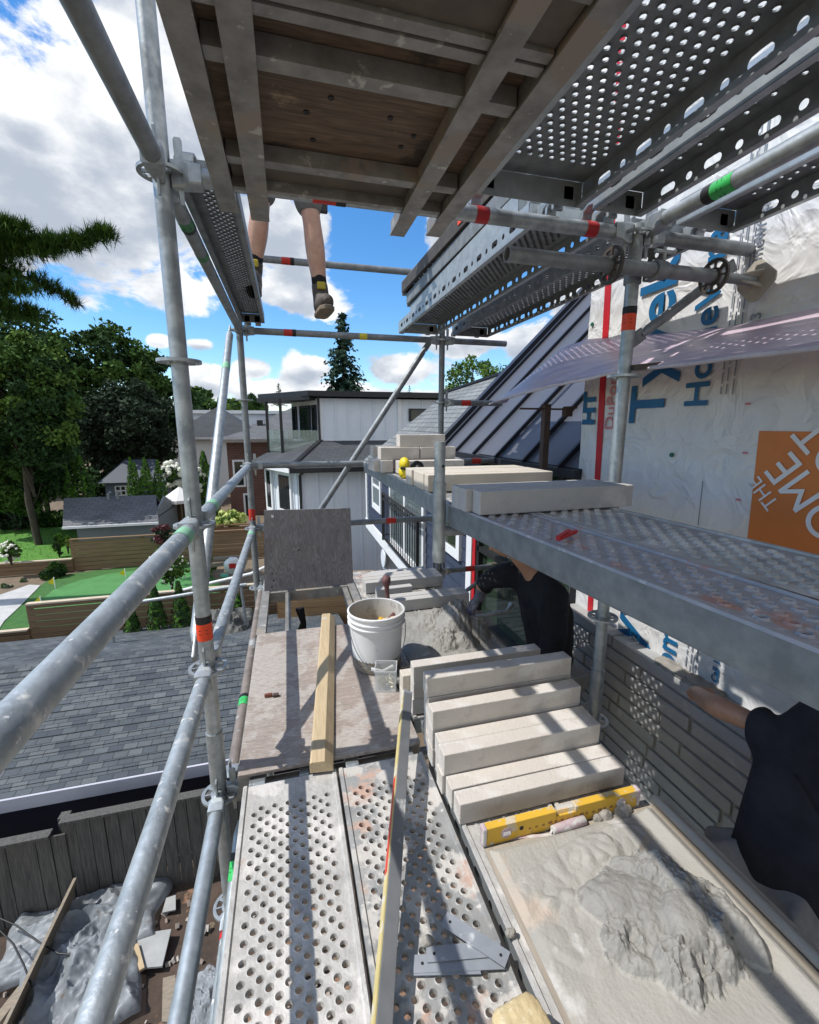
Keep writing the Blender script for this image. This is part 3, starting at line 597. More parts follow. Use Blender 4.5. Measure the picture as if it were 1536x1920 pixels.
# bay windows on the side wall
def along(pa, pb, t, off=.02):
    pa = Vector(pa); pb = Vector(pb); d = (pb-pa).normalized(); nrm = Vector((d.y, -d.x, 0)); c = pa+(pb-pa)*t+nrm*off; return c, d, nrm
for t0, t1, zb_, zt_ in ((.10, .27, -2.65, -1.45), (.48, .82, -2.55, -1.50)):
    c0, d, nrm = along((lf.x, 15.6, 0), (lc.x, YL, 0), t0); c1, _, _ = along((lf.x, 15.6, 0), (lc.x, YL, 0), t1)
    q = MB(); q.prism([c0+Vector((0, 0, zb_)), c1+Vector((0, 0, zb_)), c1+Vector((0, 0, zt_)), c0+Vector((0, 0, zt_))], nrm*.05); f = q.build('window', black, wh)
    q = MB(); nP = 4 if t1-t0 > .3 else 1
    for k in range(nP):
        u0 = c0+(c1-c0)*((k+.12)/nP)+nrm*.051; u1 = c0+(c1-c0)*((k+.88)/nP)+nrm*.051
        q.poly(u0+Vector((0, 0, zb_+.06)), u1+Vector((0, 0, zb_+.06)), u1+Vector((0, 0, zt_-.06)), u0+Vector((0, 0, zt_-.06)))
    q.build('pane', glass, f)
    q = MB()
    for z in (zb_-.07, zt_+.07): q.bar(c0+nrm*.03+Vector((0, 0, z)), c1+nrm*.03+Vector((0, 0, z)), .08, .12)
    for c in (c0, c1): q.bar(c+nrm*.03+Vector((0, 0, zb_-.1)), c+nrm*.03+Vector((0, 0, zt_+.1)), .10, .07, tuple(nrm))
    q.build('window_frame', white, f)
# balcony openings on the upper side wall
for t0, t1, g_ in ((.04, .20, glass), (.34, .72, glassg), (.80, .93, glass)):
    c0, d, nrm = along((ul.x, 17.2, 0), (uc.x, YU, 0), t0); c1, _, _ = along((ul.x, 17.2, 0), (uc.x, YU, 0), t1)
    q = MB(); q.prism([c0+Vector((0, 0, zB+.02)), c1+Vector((0, 0, zB+.02)), c1+Vector((0, 0, zTp-.2)), c0+Vector((0, 0, zTp-.2))], nrm*.05); f = q.build('window', black, wh)
    q = MB(); u0 = c0+(c1-c0)*.1+nrm*.052; u1 = c0+(c1-c0)*.9+nrm*.052; q.poly(u0+Vector((0, 0, zB+.08)), u1+Vector((0, 0, zB+.08)), u1+Vector((0, 0, zTp-.28)), u0+Vector((0, 0, zTp-.28))); q.build('pane', g_, f)
b = MB(); zf2 = P(500, 755, 'Y', 16.0).z
pa_, pb_ = P(504, 835, 'Y', 16.2), P(530, 845, 'Y', 15.2)
for p_ in (pa_, pb_): b.bar((p_.x, p_.y, zB-.45), (p_.x, p_.y, zf2+.1), .09, .09, (0, 1, 0))
b.build('balcony_post', black, wh)
b = MB(); b.prism([(lr.x, 16.2, zf2+.02), (uc.x-.3, 14.75, zf2+.06), (uc.x+.2, 16, zf2+.06), (lr.x, 17.2, zf2+.04)], (0, 0, .12)); b.build('balcony_roof', black, wh)
gl = mat('clear_green_glass', (.55, .70, .66), (.5, .66, .62), 2, .03, 0, trans=.6, alpha=.42)
b = MB(); b.box((pa_.x, 0, 0), (pa_.x, 0, 0)) if False else None
b.prism([(pa_.x, pa_.y, zB-.35), (pb_.x, pb_.y, zB-.35), (pb_.x, pb_.y, zB+.35), (pa_.x, pa_.y, zB+.35)], (.012, .02, 0)); b.prism([(pb_.x, pb_.y, zB-.35), (uc.x-.05, YU-.1, zB-.1), (uc.x-.05, YU-.1, zB+.35), (pb_.x, pb_.y, zB+.35)], (.012, .02, 0)); b.build('glass_balustrade', gl, wh)
# ------------------------------------------------------------------ brick house and far houses
def hiphouse(name, label, x0, x1, y0, y1, z1, wm, rm, rise, ov=.5, uvw=((1, 1, 0), (0, 0, 1))):
    t = thing(name, label, 'house', ((x0+x1)/2, (y0+y1)/2, G))
    b = MB(); b.box((x0, y0, G+.01), (x1, y1, z1)); b.build('wall', wm, t, uv=uvw)
    xm = (x0+x1)/2; ym = (y0+y1)/2; w2 = min(x1-x0, y1-y0)/2
    a, c, d, e = [Vector(v) for v in ((x0-ov, y0-ov, z1), (x1+ov, y0-ov, z1), (x1+ov, y1+ov, z1), (x0-ov, y1+ov, z1))]
    if x1-x0 >= y1-y0: r0, r1 = Vector((x0+w2, ym, z1+rise)), Vector((x1-w2, ym, z1+rise)); fs = [(a, c, r1, r0), (c, d, r1), (d, e, r0, r1), (e, a, r0)]
    else: r0, r1 = Vector((xm, y0+w2, z1+rise)), Vector((xm, y1-w2, z1+rise)); fs = [(a, c, r0), (c, d, r1, r0), (d, e, r1), (e, a, r0, r1)]
    b = MB()
    for f in fs: b.poly(*f)
    b.poly(e, d, c, a); rf = b.build('roof', rm, t, uv=((1, .3, 0), (0, .8, .6)))
    b = MB()
    for p_, q_ in ((a, c), (c, d), (d, e), (e, a)): b.bar(p_, q_, .08, .14)
    b.build('eaves', white if wm is not redbrick else mat('eave_brown', (.30, .26, .23)), rf)
    return t, rf
bx0 = P(425, 840, 'Y', 21).x; bz = P(430, 826, 'Y', 21).z
th_, rf = hiphouse('brick_house', 'red brick house with grey hip roof left of the white house', bx0, bx0+9, 21, 33, bz, redbrick, shing, 1.75)
def fwin(t, x, y, z0, z1, wd, pm=glass, fr=white):
    q = MB(); q.box((x, y-.06, z0), (x+wd, y-.01, z1)); f = q.build('window', fr, t); q = MB(); q.box((x+.08, y-.075, z0+.08), (x+wd-.08, y-.061, z1-.08)); q.build('pane', pm, f)
p_ = P(456, 925, 'Y', 21); q_ = P(478, 982, 'Y', 21); fwin(th_, p_.x, 21, q_.z-.3, p_.z, q_.x-p_.x)
p_ = P(425, 845, 'Y', 21); fwin(th_, p_.x+.2, 21, p_.z-1.6, p_.z-.4, .5)
b = MB(); c = P(487, 800, 'Y', 22.5); b.box((c.x-.1, 22.3, c.z), (c.x+.15, 22.6, c.z+.3)); b.build('roof_vent', black, rf)
hx = P(302, 790, 'Y', 40).x
t, _ = hiphouse('far_grey_roof_house', 'distant house with dark grey hip roof behind the left scaffold post', hx+.5, hx+7, 40, 50, P(350, 822, 'Y', 40).z, white, shing_dk, 2.6)
t = thing('far_white_house', 'distant flat-roofed white house with a wide dark window', 'house', (hx+3, 56, G)); b = MB(); zz = P(350, 775, 'Y', 54).z; b.box((hx-1.6, 54, G+.01), (hx+14, 62, zz)); b.build('wall', offwh, t)
b = MB(); b.box((hx-2.2, 53.5, zz), (hx+14.5, 62.5, zz+.35)); b.build('roof', white, t); p_ = P(352, 787, 'Y', 54); b = MB(); b.box((p_.x, 53.92, p_.z-1), (p_.x+1.6, 53.98, p_.z)); b.build('window', glass, t)
hx = P(440, 770, 'Y', 44).x
t, _ = hiphouse('far_slate_roof_house', 'distant low house with pale grey hip roof between scaffold post and brick house', hx, hx+14, 46, 58, P(450, 812, 'Y', 46).z, redbrick, shing, 3.0)
# ------------------------------------------------------------------ near shed roof, lower left
shed = thing('shingled_garage', 'low garage with grey shingled roof and navy wall behind the weathered fence', 'garage', (-3, 7, G))
EY = YF+.55; ez = P(0, 1500, 'Y', EY).z; RY = EY+2.3; rz = P(0, 1253, 'Y', RY).z
b = MB(); cr = 17
for k in range(cr):
    t0, t1 = k/cr, (k+1)/cr
    ya, yb = EY+(RY-EY)*t0, EY+(RY-EY)*t1+.03; za, zb = ez+(rz-ez)*t0+.010, ez+(rz-ez)*t1+.003
    b.prism([(-9, ya, za), (.9, ya, za), (.9, yb, zb), (-9, yb, zb)], (0, 0, -.012))
rf = b.build('roof', shing_near, shed, uv=((1, 0, 0), (0, .93, .37)))
b = MB(); b.prism([(-9, RY-.02, rz), (.9, RY-.02, rz), (.9, RY+2.3, ez), (-9, RY+2.3, ez)], (0, 0, -.03)); b.build('back_slope', shing_near, rf, uv=((1, 0, 0), (0, .93, .37)))
b = MB(); x = -9.0; rr = random.Random(9)
while x < .9:
    M = Matrix.Translation((x, RY, rz+.012)) @ Matrix.Rotation(R(3), 4, 'Y')
    b.box((0, -.15, -.010), (.155, 0, .006), M @ Matrix.Rotation(R(24), 4, 'X')); b.box((0, 0, -.010), (.155, .15, .006), M @ Matrix.Rotation(R(-24), 4, 'X')); x += .145
b.build('ridge_cap', shing_near, rf, uv=((1, 0, 0), (0, 1, 0)))
b = MB(); b.box((-9, EY-.03, ez-.16), (.9, EY+.0, ez+.004)); b.box((-9, EY, ez-.13), (.9, EY+.35, ez-.11)); b.build('fascia', eave_l, rf)
b = MB(); b.box((-9, EY+.3, G+.01), (.85, RY+2, ez-.12)); b.build('wall', navy, shed)
# ------------------------------------------------------------------ fences
def vfence(name, label, x0, x1, y, z0, z1, mt, bw=.14, step=0, top=True):
    t = thing(name, label, 'fence', ((x0+x1)/2, y, z0)); b = MB(); x = x0; rr = random.Random(int(x0*10))
    while x < x1:
        b.box((x+.004, y+rr.uniform(-.008, .008), z0), (x+bw-.004, y+.022, z1+rr.uniform(-.015, .015)-step*(x-x0))); x += bw
    b.build('board_panel', mt, t)
    b = MB()
    for z in (z0+.3, z1-.25): b.box((x0, y+.025, z), (x1, y+.065, z+.09))
    b.build('rail', mt, t)
    if top: b = MB(); b.box((x0, y-.03, z1+.012), (x1, y+.08, z1+.045)); b.build('cap_board', mt, t)
    x = x0
    while x <= x1: b = MB(); b.box((x-.05, y+.068, z0), (x+.05, y+.165, z1+.02)); b.build('post', mt, t); x += 2.2
    return t
zt = P(300, 1510, 'Y', YF).z
vfence('weathered_fence', 'weathered grey vertical board fence in front of the navy garage wall', -2.62, .9, YF, G+.02, zt, fencegr)
vfence('weathered_fence', 'lower weathered fence section at the far left beside the debris', -6.5, -2.72, YF-.02, G+.02, zt-.12, fencegr)
t = thing('plank_barrier', 'old leaning board wall at the lower left edge of the debris', 'board', (-2.9, 4, G))
b = MB(); a = P(75, 1640, 'Y', YF-.15)
b.prism([(-2.62, YF-.12, G+.05), (-2.5, YF-.1, zt-.62), (-2.6, 2.2, zt-.75), (-2.75, 2.2, G+.05)], (-.03, 0, 0)); b.build('board', woodold, t)
def hfence(name, label, pts, z0, z1, mt, bh_=.14, cap=None, capm=None):
    """horizontal boards between consecutive ground points"""
    c = sum((Vector((x, y, 0)) for x, y in pts), Vector())/len(pts)
    t = thing(name, label, 'fence', (c.x, c.y, z0)); b = MB(); cb = MB(); pb = MB()
    for (xa, ya), (xb, yb) in zip(pts, pts[1:]):
        z = z0
        while z < z1-.02: b.bar((xa, ya, z+bh_/2-.004), (xb, yb, z+bh_/2-.004), .022, min(bh_-.012, z1-z)); z += bh_
        cb.bar((xa, ya-.02, z1+.02), (xb, yb-.02, z1+.02), .12, .035)
        L_ = math.hypot(xb-xa, yb-ya); k = 0
        d = Vector((xb-xa, yb-ya, 0)).normalized()
        while k <= L_: p = Vector((xa, ya, 0))+d*k; pb = MB(); pb.bar((p.x, p.y+.07, z0), (p.x, p.y+.07, z1+.005), .09, .09, (0, 1, 0)); pb.build('post', mt, t); k += 1.9
    b.build('board_panel', mt, t); cb.build('cap_board', capm or mt, t); return t
yf1 = 10.6
pL = P(52, 1140, 'Y', yf1); pR = P(345, 1103, 'Y', yf1)
zc = P(150, 1125, 'Y', yf1).z
hfence('cedar_fence', 'brown horizontal board fence with pale cap below the putting green', [(pL.x, yf1), (-.2, yf1)], G+.02, zc, fencew, capm=fencecap)
p_ = P(20, 1185, 'Y', yf1); hfence('cedar_fence', 'lower stepped section of brown board fence at the left edge', [(-16, yf1+.02), (pL.x-.05, yf1+.02)], G+.02, p_.z, fencew, capm=fencecap)
yf2 = 15.1
p_ = P(200, 1012, 'Y', yf2); q_ = P(132, 1014, 'Y', yf2)
hfence('cedar_fence', 'tall brown board fence behind the putting green, under the grey shed', [(q_.x, yf2), (-.8, yf2)], GZ, P(215, 1008, 'Y', yf2).z, fencew, .13, capm=fencew)
p_ = P(60, 1053, 'Y', yf2); hfence('cedar_fence', 'low brown board fence in front of the bright lawn', [(-20, yf2-.05), (q_.x, yf2-.05)], GZ, p_.z, fencew, .13, capm=fencecap)
p_ = P(430, 985, 'Y', 16.5); hfence('cedar_fence', 'reddish board fence below the yellow hydrangeas', [(P(392, 1000, 'Y', 16.5).x, 16.5), (2.0, 16.5)], G+.02, p_.z, fencew_r, capm=fencew_r)
p_ = P(560, 1100, 'Y', 9.6); hfence('cedar_fence', 'warm brown board fence seen through the open hatch', [(-.35, 9.6), (1.7, 9.3)], G+.02, P(700, 1068, 'Y', 9.5).z, mat('cedar_warm', (.40, .24, .11), (.30, .18, .085), 3, .75, 0, .2, st=(.6, 6, 12)), capm=fencecap)
# ------------------------------------------------------------------ grey garden sheds
gs = thing('garden_shed', 'grey garden shed with shingled roof behind the brown fence', 'shed', (-5.5, 17, -4.0))
a = P(118, 990, 'Y', 15.75); c = P(297, 976, 'Y', 15.75); d = P(120, 937, 'Y', 17.6); e = P(292, 925, 'Y', 17.6)
b = MB(); zl = (a.z+c.z)/2; zh = (d.z+e.z)/2
b.prism([(a.x, 15.75, zl), (c.x, 15.75, zl), (e.x, 17.6, zh), (d.x, 17.6, zh)], (0, 0, -.05)); b.prism([(d.x, 17.6, zh), (e.x, 17.6, zh), (e.x-.3, 19.4, zl), (d.x-.6, 19.4, zl)], (0, 0, -.05)); b.build('roof', shing, gs, uv=((1, 0, 0), (0, .9, .4)))
gwall = mat('shed_grey', (.22, .245, .27), (.19, .21, .235), 3, .7)
b = MB(); b.prism([(a.x+.25, 16.0, -4.02), (c.x-.2, 16.0, -4.02), (c.x-.2, 19.2, -4.02), (a.x+.25, 19.2, -4.02)], (0, 0, zl+4.02+.03)); b.prism([(c.x-.2, 15.9, zl), (c.x-.2, 19.2, zl), (c.x-.2, 17.6, zh-.05)], (-.05, 0, 0)); b.build('wall', gwall, gs)
b = MB(); b.bar((a.x, 15.72, zl-.04), (c.x, 15.72, zl-.04), .06, .07); b.build('gutter', white, gs)
b = MB(); p_ = P(205, 928, 'Y', 17.4)
for k in (0, .28): b.pipe([(p_.x+k, 17.3, zh-.06), (p_.x+k, 17.3, zh+.12), (p_.x+k+.08, 17.3, zh+.2)], .045)
b.build('vent_pipe', galvdk, gs)
ps = thing('playhouse', 'small blue-grey playhouse with a white gridded window among the cedars', 'playhouse', (-5, 23.5, -4))
a = P(196, 905, 'Y', 23); c = P(245, 945, 'Y', 23); b = MB(); b.box((a.x, 23, -4.05), (a.x+2.6, 25, a.z)); b.build('wall', mat('playhouse_blue', (.17, .21, .27), (.15, .185, .24)), ps)
b = MB(); b.prism([(a.x-.2, 22.8, a.z), (a.x+2.8, 22.8, a.z), (a.x+1.9, 24, a.z+.9), (a.x+.6, 24, a.z+.9)], (0, .05, .05)); b.prism([(a.x-.2, 22.8, a.z), (a.x+.6, 24, a.z+.9), (a.x-.2, 25.2, a.z)], (0, 0, .05)); b.build('roof', mat('playhouse_roof', (.05, .065, .09)), ps)
p_ = P(216, 912, 'Y', 22.95); b = MB(); s_ = .62
for k in (0, 1/3, 2/3, 1): b.box((p_.x+s_*k-.025, 22.93, p_.z-s_), (p_.x+s_*k+.025, 22.98, p_.z)); b.box((p_.x, 22.935, p_.z-s_*k-.025), (p_.x+s_, 22.975, p_.z-s_*k+.025))
f = b.build('window', white, ps); b = MB(); b.box((p_.x, 22.98, p_.z-s_), (p_.x+s_, 22.995, p_.z)); b.build('pane', glass, f)
# ------------------------------------------------------------------ scaffold: tube-and-rosette system
RT_ = .02415
H0 = .186                                     # a rosette level; others every 0.5 m
XL, XR, YN, YB = -.30, 1.28, 1.53, 3.70
def rosette_bm(b, c, ax=(0, 0, 1), r=.062):
    c = Vector(c); d = Vector(ax).normalized(); u, v = perp(d); th = .0045
    rad = [RT_+.0005, .031, .051, r]; seg = 48
    def pt(k, a, s): return c+(u*math.cos(a)+v*math.sin(a))*rad[k]+d*th*s
    keep = lambda k, i: k != 1 or (i % 6) in ((0, 1) if (i//6) % 2 else (0,))
    for k in range(3):
        for i in range(seg):
            if not keep(k, i): continue
            a0, a1 = 2*math.pi*i/seg, 2*math.pi*(i+1)/seg
            b.poly(pt(k, a0, 1), pt(k+1, a0, 1), pt(k+1, a1, 1), pt(k, a1, 1)); b.poly(pt(k, a0, -1), pt(k, a1, -1), pt(k+1, a1, -1), pt(k+1, a0, -1))
            if k == 2 or not keep(k+1, i): b.poly(pt(k+1, a0, 1), pt(k+1, a0, -1), pt(k+1, a1, -1), pt(k+1, a1, 1))
            if k > 0 and not keep(k-1, i): b.poly(pt(k, a0, -1), pt(k, a0, 1), pt(k, a1, 1), pt(k, a1, -1))
            if k == 1:
                if not keep(1, (i-1) % seg): b.poly(pt(1, a0, 1), pt(1, a0, -1), pt(2, a0, -1), pt(2, a0, 1))
                if not keep(1, (i+1) % seg): b.poly(pt(1, a1, -1), pt(1, a1, 1), pt(2, a1, 1), pt(2, a1, -1))
def band(parent, p0, p1, t, wdt, m, r=RT_, name='tape_band', dark=None):
    p0 = Vector(p0); p1 = Vector(p1); d = (p1-p0).normalized(); c = p0+d*t
    b = MB(); b.tube(c-d*wdt/2, c+d*wdt/2, r+.0012, 24, caps=False); o = b.build(name, m, parent, smooth=40)
    if dark is not None:
        s = 1 if dark > 0 else -1
        b = MB(); e = c+d*s*wdt*.5
        b.tube(e-d*s*wdt*.30, e, r+.0018, 24, caps=False); b.build('printed_strip', blacktx, o, smooth=40)
        # lettering blocks and handwriting strokes on the coloured part
        u, v = perp(d); q = MB(); rr = random.Random(int(abs(t)*1000)+3)
        for k in range(7):
            a = 2*math.pi*k/7
            for j in range(2):
                n_ = u*math.cos(a)+v*math.sin(a); tg = d.cross(n_)
                cc = c-d*s*wdt*(.05+.14*j)+n_*(r+.0016); q.bar(cc-tg*rr.uniform(.002, .006), cc+tg*rr.uniform(.002, .006), .0016, .0006, tuple(n_))
        q.build('printed_lettering', blacktx, o)
    return o
def standard(label, x, y, z0, z1, ks, mt=galv, sockets=(), grp='upright standards of the scaffold', tapes=()):
    t = thing('scaffold_standard', label, 'scaffold post', (x, y, z0), grp)
    b = MB(); b.tube((x, y, z0), (x, y, z1), RT_, 32); b.build('tube', mt, t, smooth=40)
    for k in ks:
        b = MB(); rosette_bm(b, (x, y, H0+.5*k)); b.tube((x, y, H0+.5*k-.006), (x, y, H0+.5*k+.006), RT_+.003, 32); b.build('rosette', galv, t, smooth=30)
    for s in sockets:
        b = MB(); b.tube((x, y, s-.10), (x, y, s+.10), RT_+.004, 32); b.tube((x+.005, y-RT_-.0045, s+.06), (x+.005, y-RT_-.003, s+.06), .006, 12); b.build('socket_joint', mt, t, smooth=40)
    for z, w_, m, dk in tapes: band(t, (x, y, z-.5), (x, y, z+.5), .5, w_, m, RT_, dark=dk)
    return t
def head(parent, p, d, mt=galv):
    """cast ledger head with its wedge, at rosette point p, ledger leaving along d"""
    p = Vector(p); d = Vector(d).normalized(); up = Vector((0, 0, 1)); s = d.cross(up).normalized()
    b = MB()
    q = [(0, -.021, -.034), (0, .021, -.034), (0, .021, .034), (0, -.021, .034)]
    def ring(t, ww, hh): return [p+d*t+s*ww*a+up*hh*c for a, c in ((-1, -1), (1, -1), (1, 1), (-1, 1))]
    r0, r1, r2, r3 = ring(RT_+.002, .013, .036), ring(.05, .017, .036), ring(.072, .0255, .030), ring(.105, .0265, .0265)
    for ra, rb in ((r0, r1), (r1, r2), (r2, r3)):
        n = len(b.v); b.add(ra+rb, [(i, (i+1) % 4, 4+(i+1) % 4, 4+i) for i in range(4)])
    b.poly(*reversed(r0)); b.poly(*r3)
    h = b.build('ledger_head', mt, parent, bevel=.006)
    b = MB(); c = p+d*.047
    a0 = [c+d*t_+up*z_ for t_, z_ in ((-.004, -.075), (.006, -.075), (.011, .066), (.011, .088), (.007, .094), (-.007, .094), (-.011, .088), (-.011, .066))]
    b.prism([v-s*.0028 for v in a0], s*.0056); b.build('wedge', mt, parent)
def ledger(label, p0, p1, mt=galv, heads=(1, 1), tapes=(), grp='horizontal ledgers of the scaffold', name='scaffold_ledger', flat=False):
    p0 = Vector(p0); p1 = Vector(p1); d = (p1-p0).normalized(); t = thing(name, label, 'scaffold tube', (p0+p1)/2, grp)
    a = p0+d*(.09 if heads[0] else 0); e = p1-d*(.09 if heads[1] else 0)
    b = MB(); b.tube(a, e, RT_, 32, hollow=0 if heads[1] and heads[0] else .0035); b.build('tube', mt, t, smooth=40)
    if heads[0]: head(t, p0, d)
    if heads[1]: head(t, p1, -d)
    for tt, w_, m, dk in tapes: band(t, p0, p1, tt, w_, m, dark=dk)
    return t
Z = lambda k: H0+.5*k
standard('splashed galvanised post nearest the camera on the left, orange tag below eye level', XL, YN, G, 2.3, (1, 0, -1, -2, -3, -4, -6), galv, (-1.16,), tapes=((-.665, .085, orange_t, 1), ))
standard('galvanised corner post at the far left beside the plywood lid, small orange tag', XL, YB, G, 2.3, (2, 1, 0, -1, -2, -3, -5), galvdk, tapes=((-.70, .09, red_t, None),))
standard('thin far post behind the stone piles and the hanging collar tube', XR, YB, -3.2, 2.3, (2, 1, 0, -1, -2, -3, -4), galvdk)
standard('galvanised post in front of the white house wrap with orange tag at top', XR, YN, -3.2, .72, (1, 0, -1, -2, -3, -4), galv, (-1.16,), tapes=((.395, .085, orange_t, 1),))
# left side, near bay (towards the camera) and far bay
yn = -.64
ledger('near top guardrail tube crossing the lower left, splashed with mortar, worn green band', (XL, yn, Z(-1)), (XL, YN, Z(-1)), galvd, tapes=((1.99, .075, green_d, None),))
ledger('thick splashed mid rail tube rising from the bottom left edge to the near post', (XL, yn, Z(-2)), (XL, YN, Z(-2)), galvd)
ledger('clean pale tube at deck height below the near post', (XL, yn, Z(-3)), (XL, YN, Z(-3)), galv)
ledger('red-stained tube at the lowest rosette beside the left deck plank, green band', (XL, yn, Z(-4)), (XL, YN, Z(-4)), galvd, tapes=((1.45, .10, green_d, -1), (2.08, .07, redpl, None)))
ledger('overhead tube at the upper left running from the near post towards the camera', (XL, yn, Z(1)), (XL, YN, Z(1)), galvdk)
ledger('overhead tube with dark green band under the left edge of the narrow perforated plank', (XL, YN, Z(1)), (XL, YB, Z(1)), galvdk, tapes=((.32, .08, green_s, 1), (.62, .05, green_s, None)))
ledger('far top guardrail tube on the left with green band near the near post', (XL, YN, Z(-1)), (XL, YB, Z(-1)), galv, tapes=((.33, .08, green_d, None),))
ledger('far mid rail tube on the left with frosty coating and green band', (XL, YN, Z(-2)), (XL, YB, Z(-2)), galvd, tapes=((1.93, .09, green_d, None),))
ledger('brown dirty tube along the left edge of the plywood deck, bright green band', (XL+.035, YN, Z(-3)), (XL+.035, YB, Z(-3)), rusty, tapes=((.55, .085, green_t, 1),))
# across the bay
ledger('overhead cross tube from the near left post under the plywood platform, orange tag', (XL, YN, Z(1)), (XR, YN, Z(1)), galv, tapes=((.46, .10, red_t, 1), (.96, .045, redpl, None), (1.38, .045, redpl, None)))
ledger('cross tube at deck height under the near plank ends', (XL, YN, Z(-3)), (XR, YN, Z(-3)), galv)
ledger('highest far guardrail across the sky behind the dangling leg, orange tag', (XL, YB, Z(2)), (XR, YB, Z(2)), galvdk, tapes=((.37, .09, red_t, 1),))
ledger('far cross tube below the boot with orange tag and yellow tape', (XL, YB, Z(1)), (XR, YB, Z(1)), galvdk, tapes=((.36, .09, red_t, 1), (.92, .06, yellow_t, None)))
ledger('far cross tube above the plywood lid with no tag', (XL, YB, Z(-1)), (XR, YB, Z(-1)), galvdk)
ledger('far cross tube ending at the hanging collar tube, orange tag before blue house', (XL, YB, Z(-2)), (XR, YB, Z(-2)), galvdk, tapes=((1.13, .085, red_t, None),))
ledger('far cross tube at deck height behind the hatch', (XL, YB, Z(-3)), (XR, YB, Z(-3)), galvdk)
# short outriggers towards the house
def outr(label, y, k, x1, tapes=()): return ledger(label, (XR, y, Z(k)), (x1, y, Z(k)), galvdk, (1, 0), tapes, grp='short outrigger tubes towards the house')
outr('short outrigger tube with open end below the far overhead planks', YB, 1, 1.86)
outr('short outrigger tube with red tag pointing under the tip of the pink film', YB, 0, 1.84, ((.22, .085, red_t, None),))
outr('short outrigger tube with orange tag behind the far stone pile', YB, -1, 1.84, ((.33, .085, red_t, None),))
outr('short outrigger tube with red tag left of the bending worker in black', YB, -3, 1.80, ((.30, .085, red_t, None),))
outr('short outrigger tube under the overhead planks at the near right post', YN, 1, 1.82)
def brace(label, p0, p1, mt, tapes=(), r=RT_):
    p0 = Vector(p0); p1 = Vector(p1); d = (p1-p0).normalized(); t = thing('diagonal_brace', label, 'scaffold brace', (p0+p1)/2, 'diagonal braces of the scaffold')
    u = d.cross(Vector((0, 0, 1))).normalized()
    b = MB(); b.pipe([p0+d*.07, p0+d*.11, p1-d*.11, p1-d*.07], [r*.6, r, r, r*.6], 28); b.build('tube', mt, t, smooth=50)
    for p, s in ((p0, 1), (p1, -1)):
        b = MB(); b.bar(p, p+d*s*.085, .012, .05); b.build('flattened_end', mt, t, bevel=.005)
    for tt, w_, m, dk in tapes: band(t, p0, p1, tt, w_, m, r, dark=dk)
    return t
brace('long steep brace outside the left side with faded green band near its top', (XL-.055, YB-.07, Z(1)), (XL-.055, YN+.06, Z(-2)), galv, ((.55, .07, green_d, None),))
bt = P(806, 640, 'Y', YB+.04); bb = P(540, 1050, 'Y', YB+.04)
brace('long slanting brace crossing in front of the white house', tuple(bt), tuple(bb), galvdk)
brace('short brace below the deck beside the left plank, bright green band at top', (XL+.085, YN-.02, Z(-3)-.02), (XL-.02, YN-.95, Z(-4)-.22), galv, ((.20, .075, green_t, -1),))
brace('flat grey brace rising under the outrigger left of the bending worker', (XR+.03, YB-.02, Z(-4)+.15), (XR+.55, YB-.02, Z(-3)-.03), galvdk, r=.019)
brace('bracket brace behind the near right post under the overhead outrigger', (XR+.02, YN+.02, Z(0)+.12), (XR+.50, YN+.02, Z(1)-.05), galvdk, r=.019)
brace('loose brace end with forked tip beside the worker glove', tuple(P(905, 1152, 'Y', 2.75)), tuple(P(957, 1138, 'Y', 2.75)), galv, r=.017) if False else None
# wall tie: short tube on a coupler, screw jack and base plate against the wrap
tie = thing('wall_tie', 'horizontal wall tie tube with two rosettes and a base plate bearing on the wrap', 'wall tie', (1.3, 1.46, .55))
ty_ = 1.455; tp0 = P(950, 487, 'Y', ty_); tp1 = P(1372, 528, 'Y', ty_); tz_ = .547
b = MB(); b.tube((tp0.x, ty_, tz_), (1.63, ty_, tz_), RT_, 32, hollow=.0035); b.build('tube', galvdk, tie, smooth=40)
for px_ in (1145, 1340):
    x_ = P(px_, 505, 'Y', ty_).x; b = MB(); rosette_bm(b, (x_, ty_, tz_), (1, 0, 0)); b.build('rosette', steel_dk, tie, smooth=30)
b = MB(); b.tube((1.63, ty_, tz_), (1.77, ty_, tz_), .018, 24); b.build('screw_jack', galvdk, tie, smooth=40)
b = MB(); b.prism([(1.79, ty_+.075*math.cos(R(a)), tz_+.075*math.sin(R(a))) for a in (0, 12, 78, 90, 102, 168, 180, 192, 258, 270, 282, 348)], (-.008, 0, 0)); jp = b.build('base_plate', mat('muddy_plate', (.46, .43, .37), (.34, .31, .26), 9, .8, .0, .2), tie)
b = MB()
for a in (45, 135, 225, 315): d = Vector((0, math.cos(R(a)), math.sin(R(a)))); c = Vector((1.79, ty_, tz_)); b.prism([c+d*.016, c+d*.05, c+d*.016+Vector((-.10, 0, 0))], d.cross(Vector((1, 0, 0)))*.006)
b.build('gusset', MATS['muddy_plate'], jp)
b = MB(); x_ = XR+.045; b.tube((x_-.024, ty_, tz_), (x_+.024, ty_, tz_), RT_+.008, 28); b.tube((XR, YN, tz_-.03), (XR, YN, tz_+.03), RT_+.007, 28); b.cbox((x_, ty_+.03, tz_+.0), (.04, .05, .05)); b.build('coupler', galvdk, tie, smooth=40, bevel=.003)
b = MB(); b.tube((x_+.01, ty_-.01, tz_+.03), (x_+.01, ty_-.01, tz_+.075), .006, 10); b.tube((x_-.03, ty_-.01, tz_+.06), (x_+.05, ty_-.01, tz_+.06), .007, 10); b.build('coupler_bolt', galv, tie)
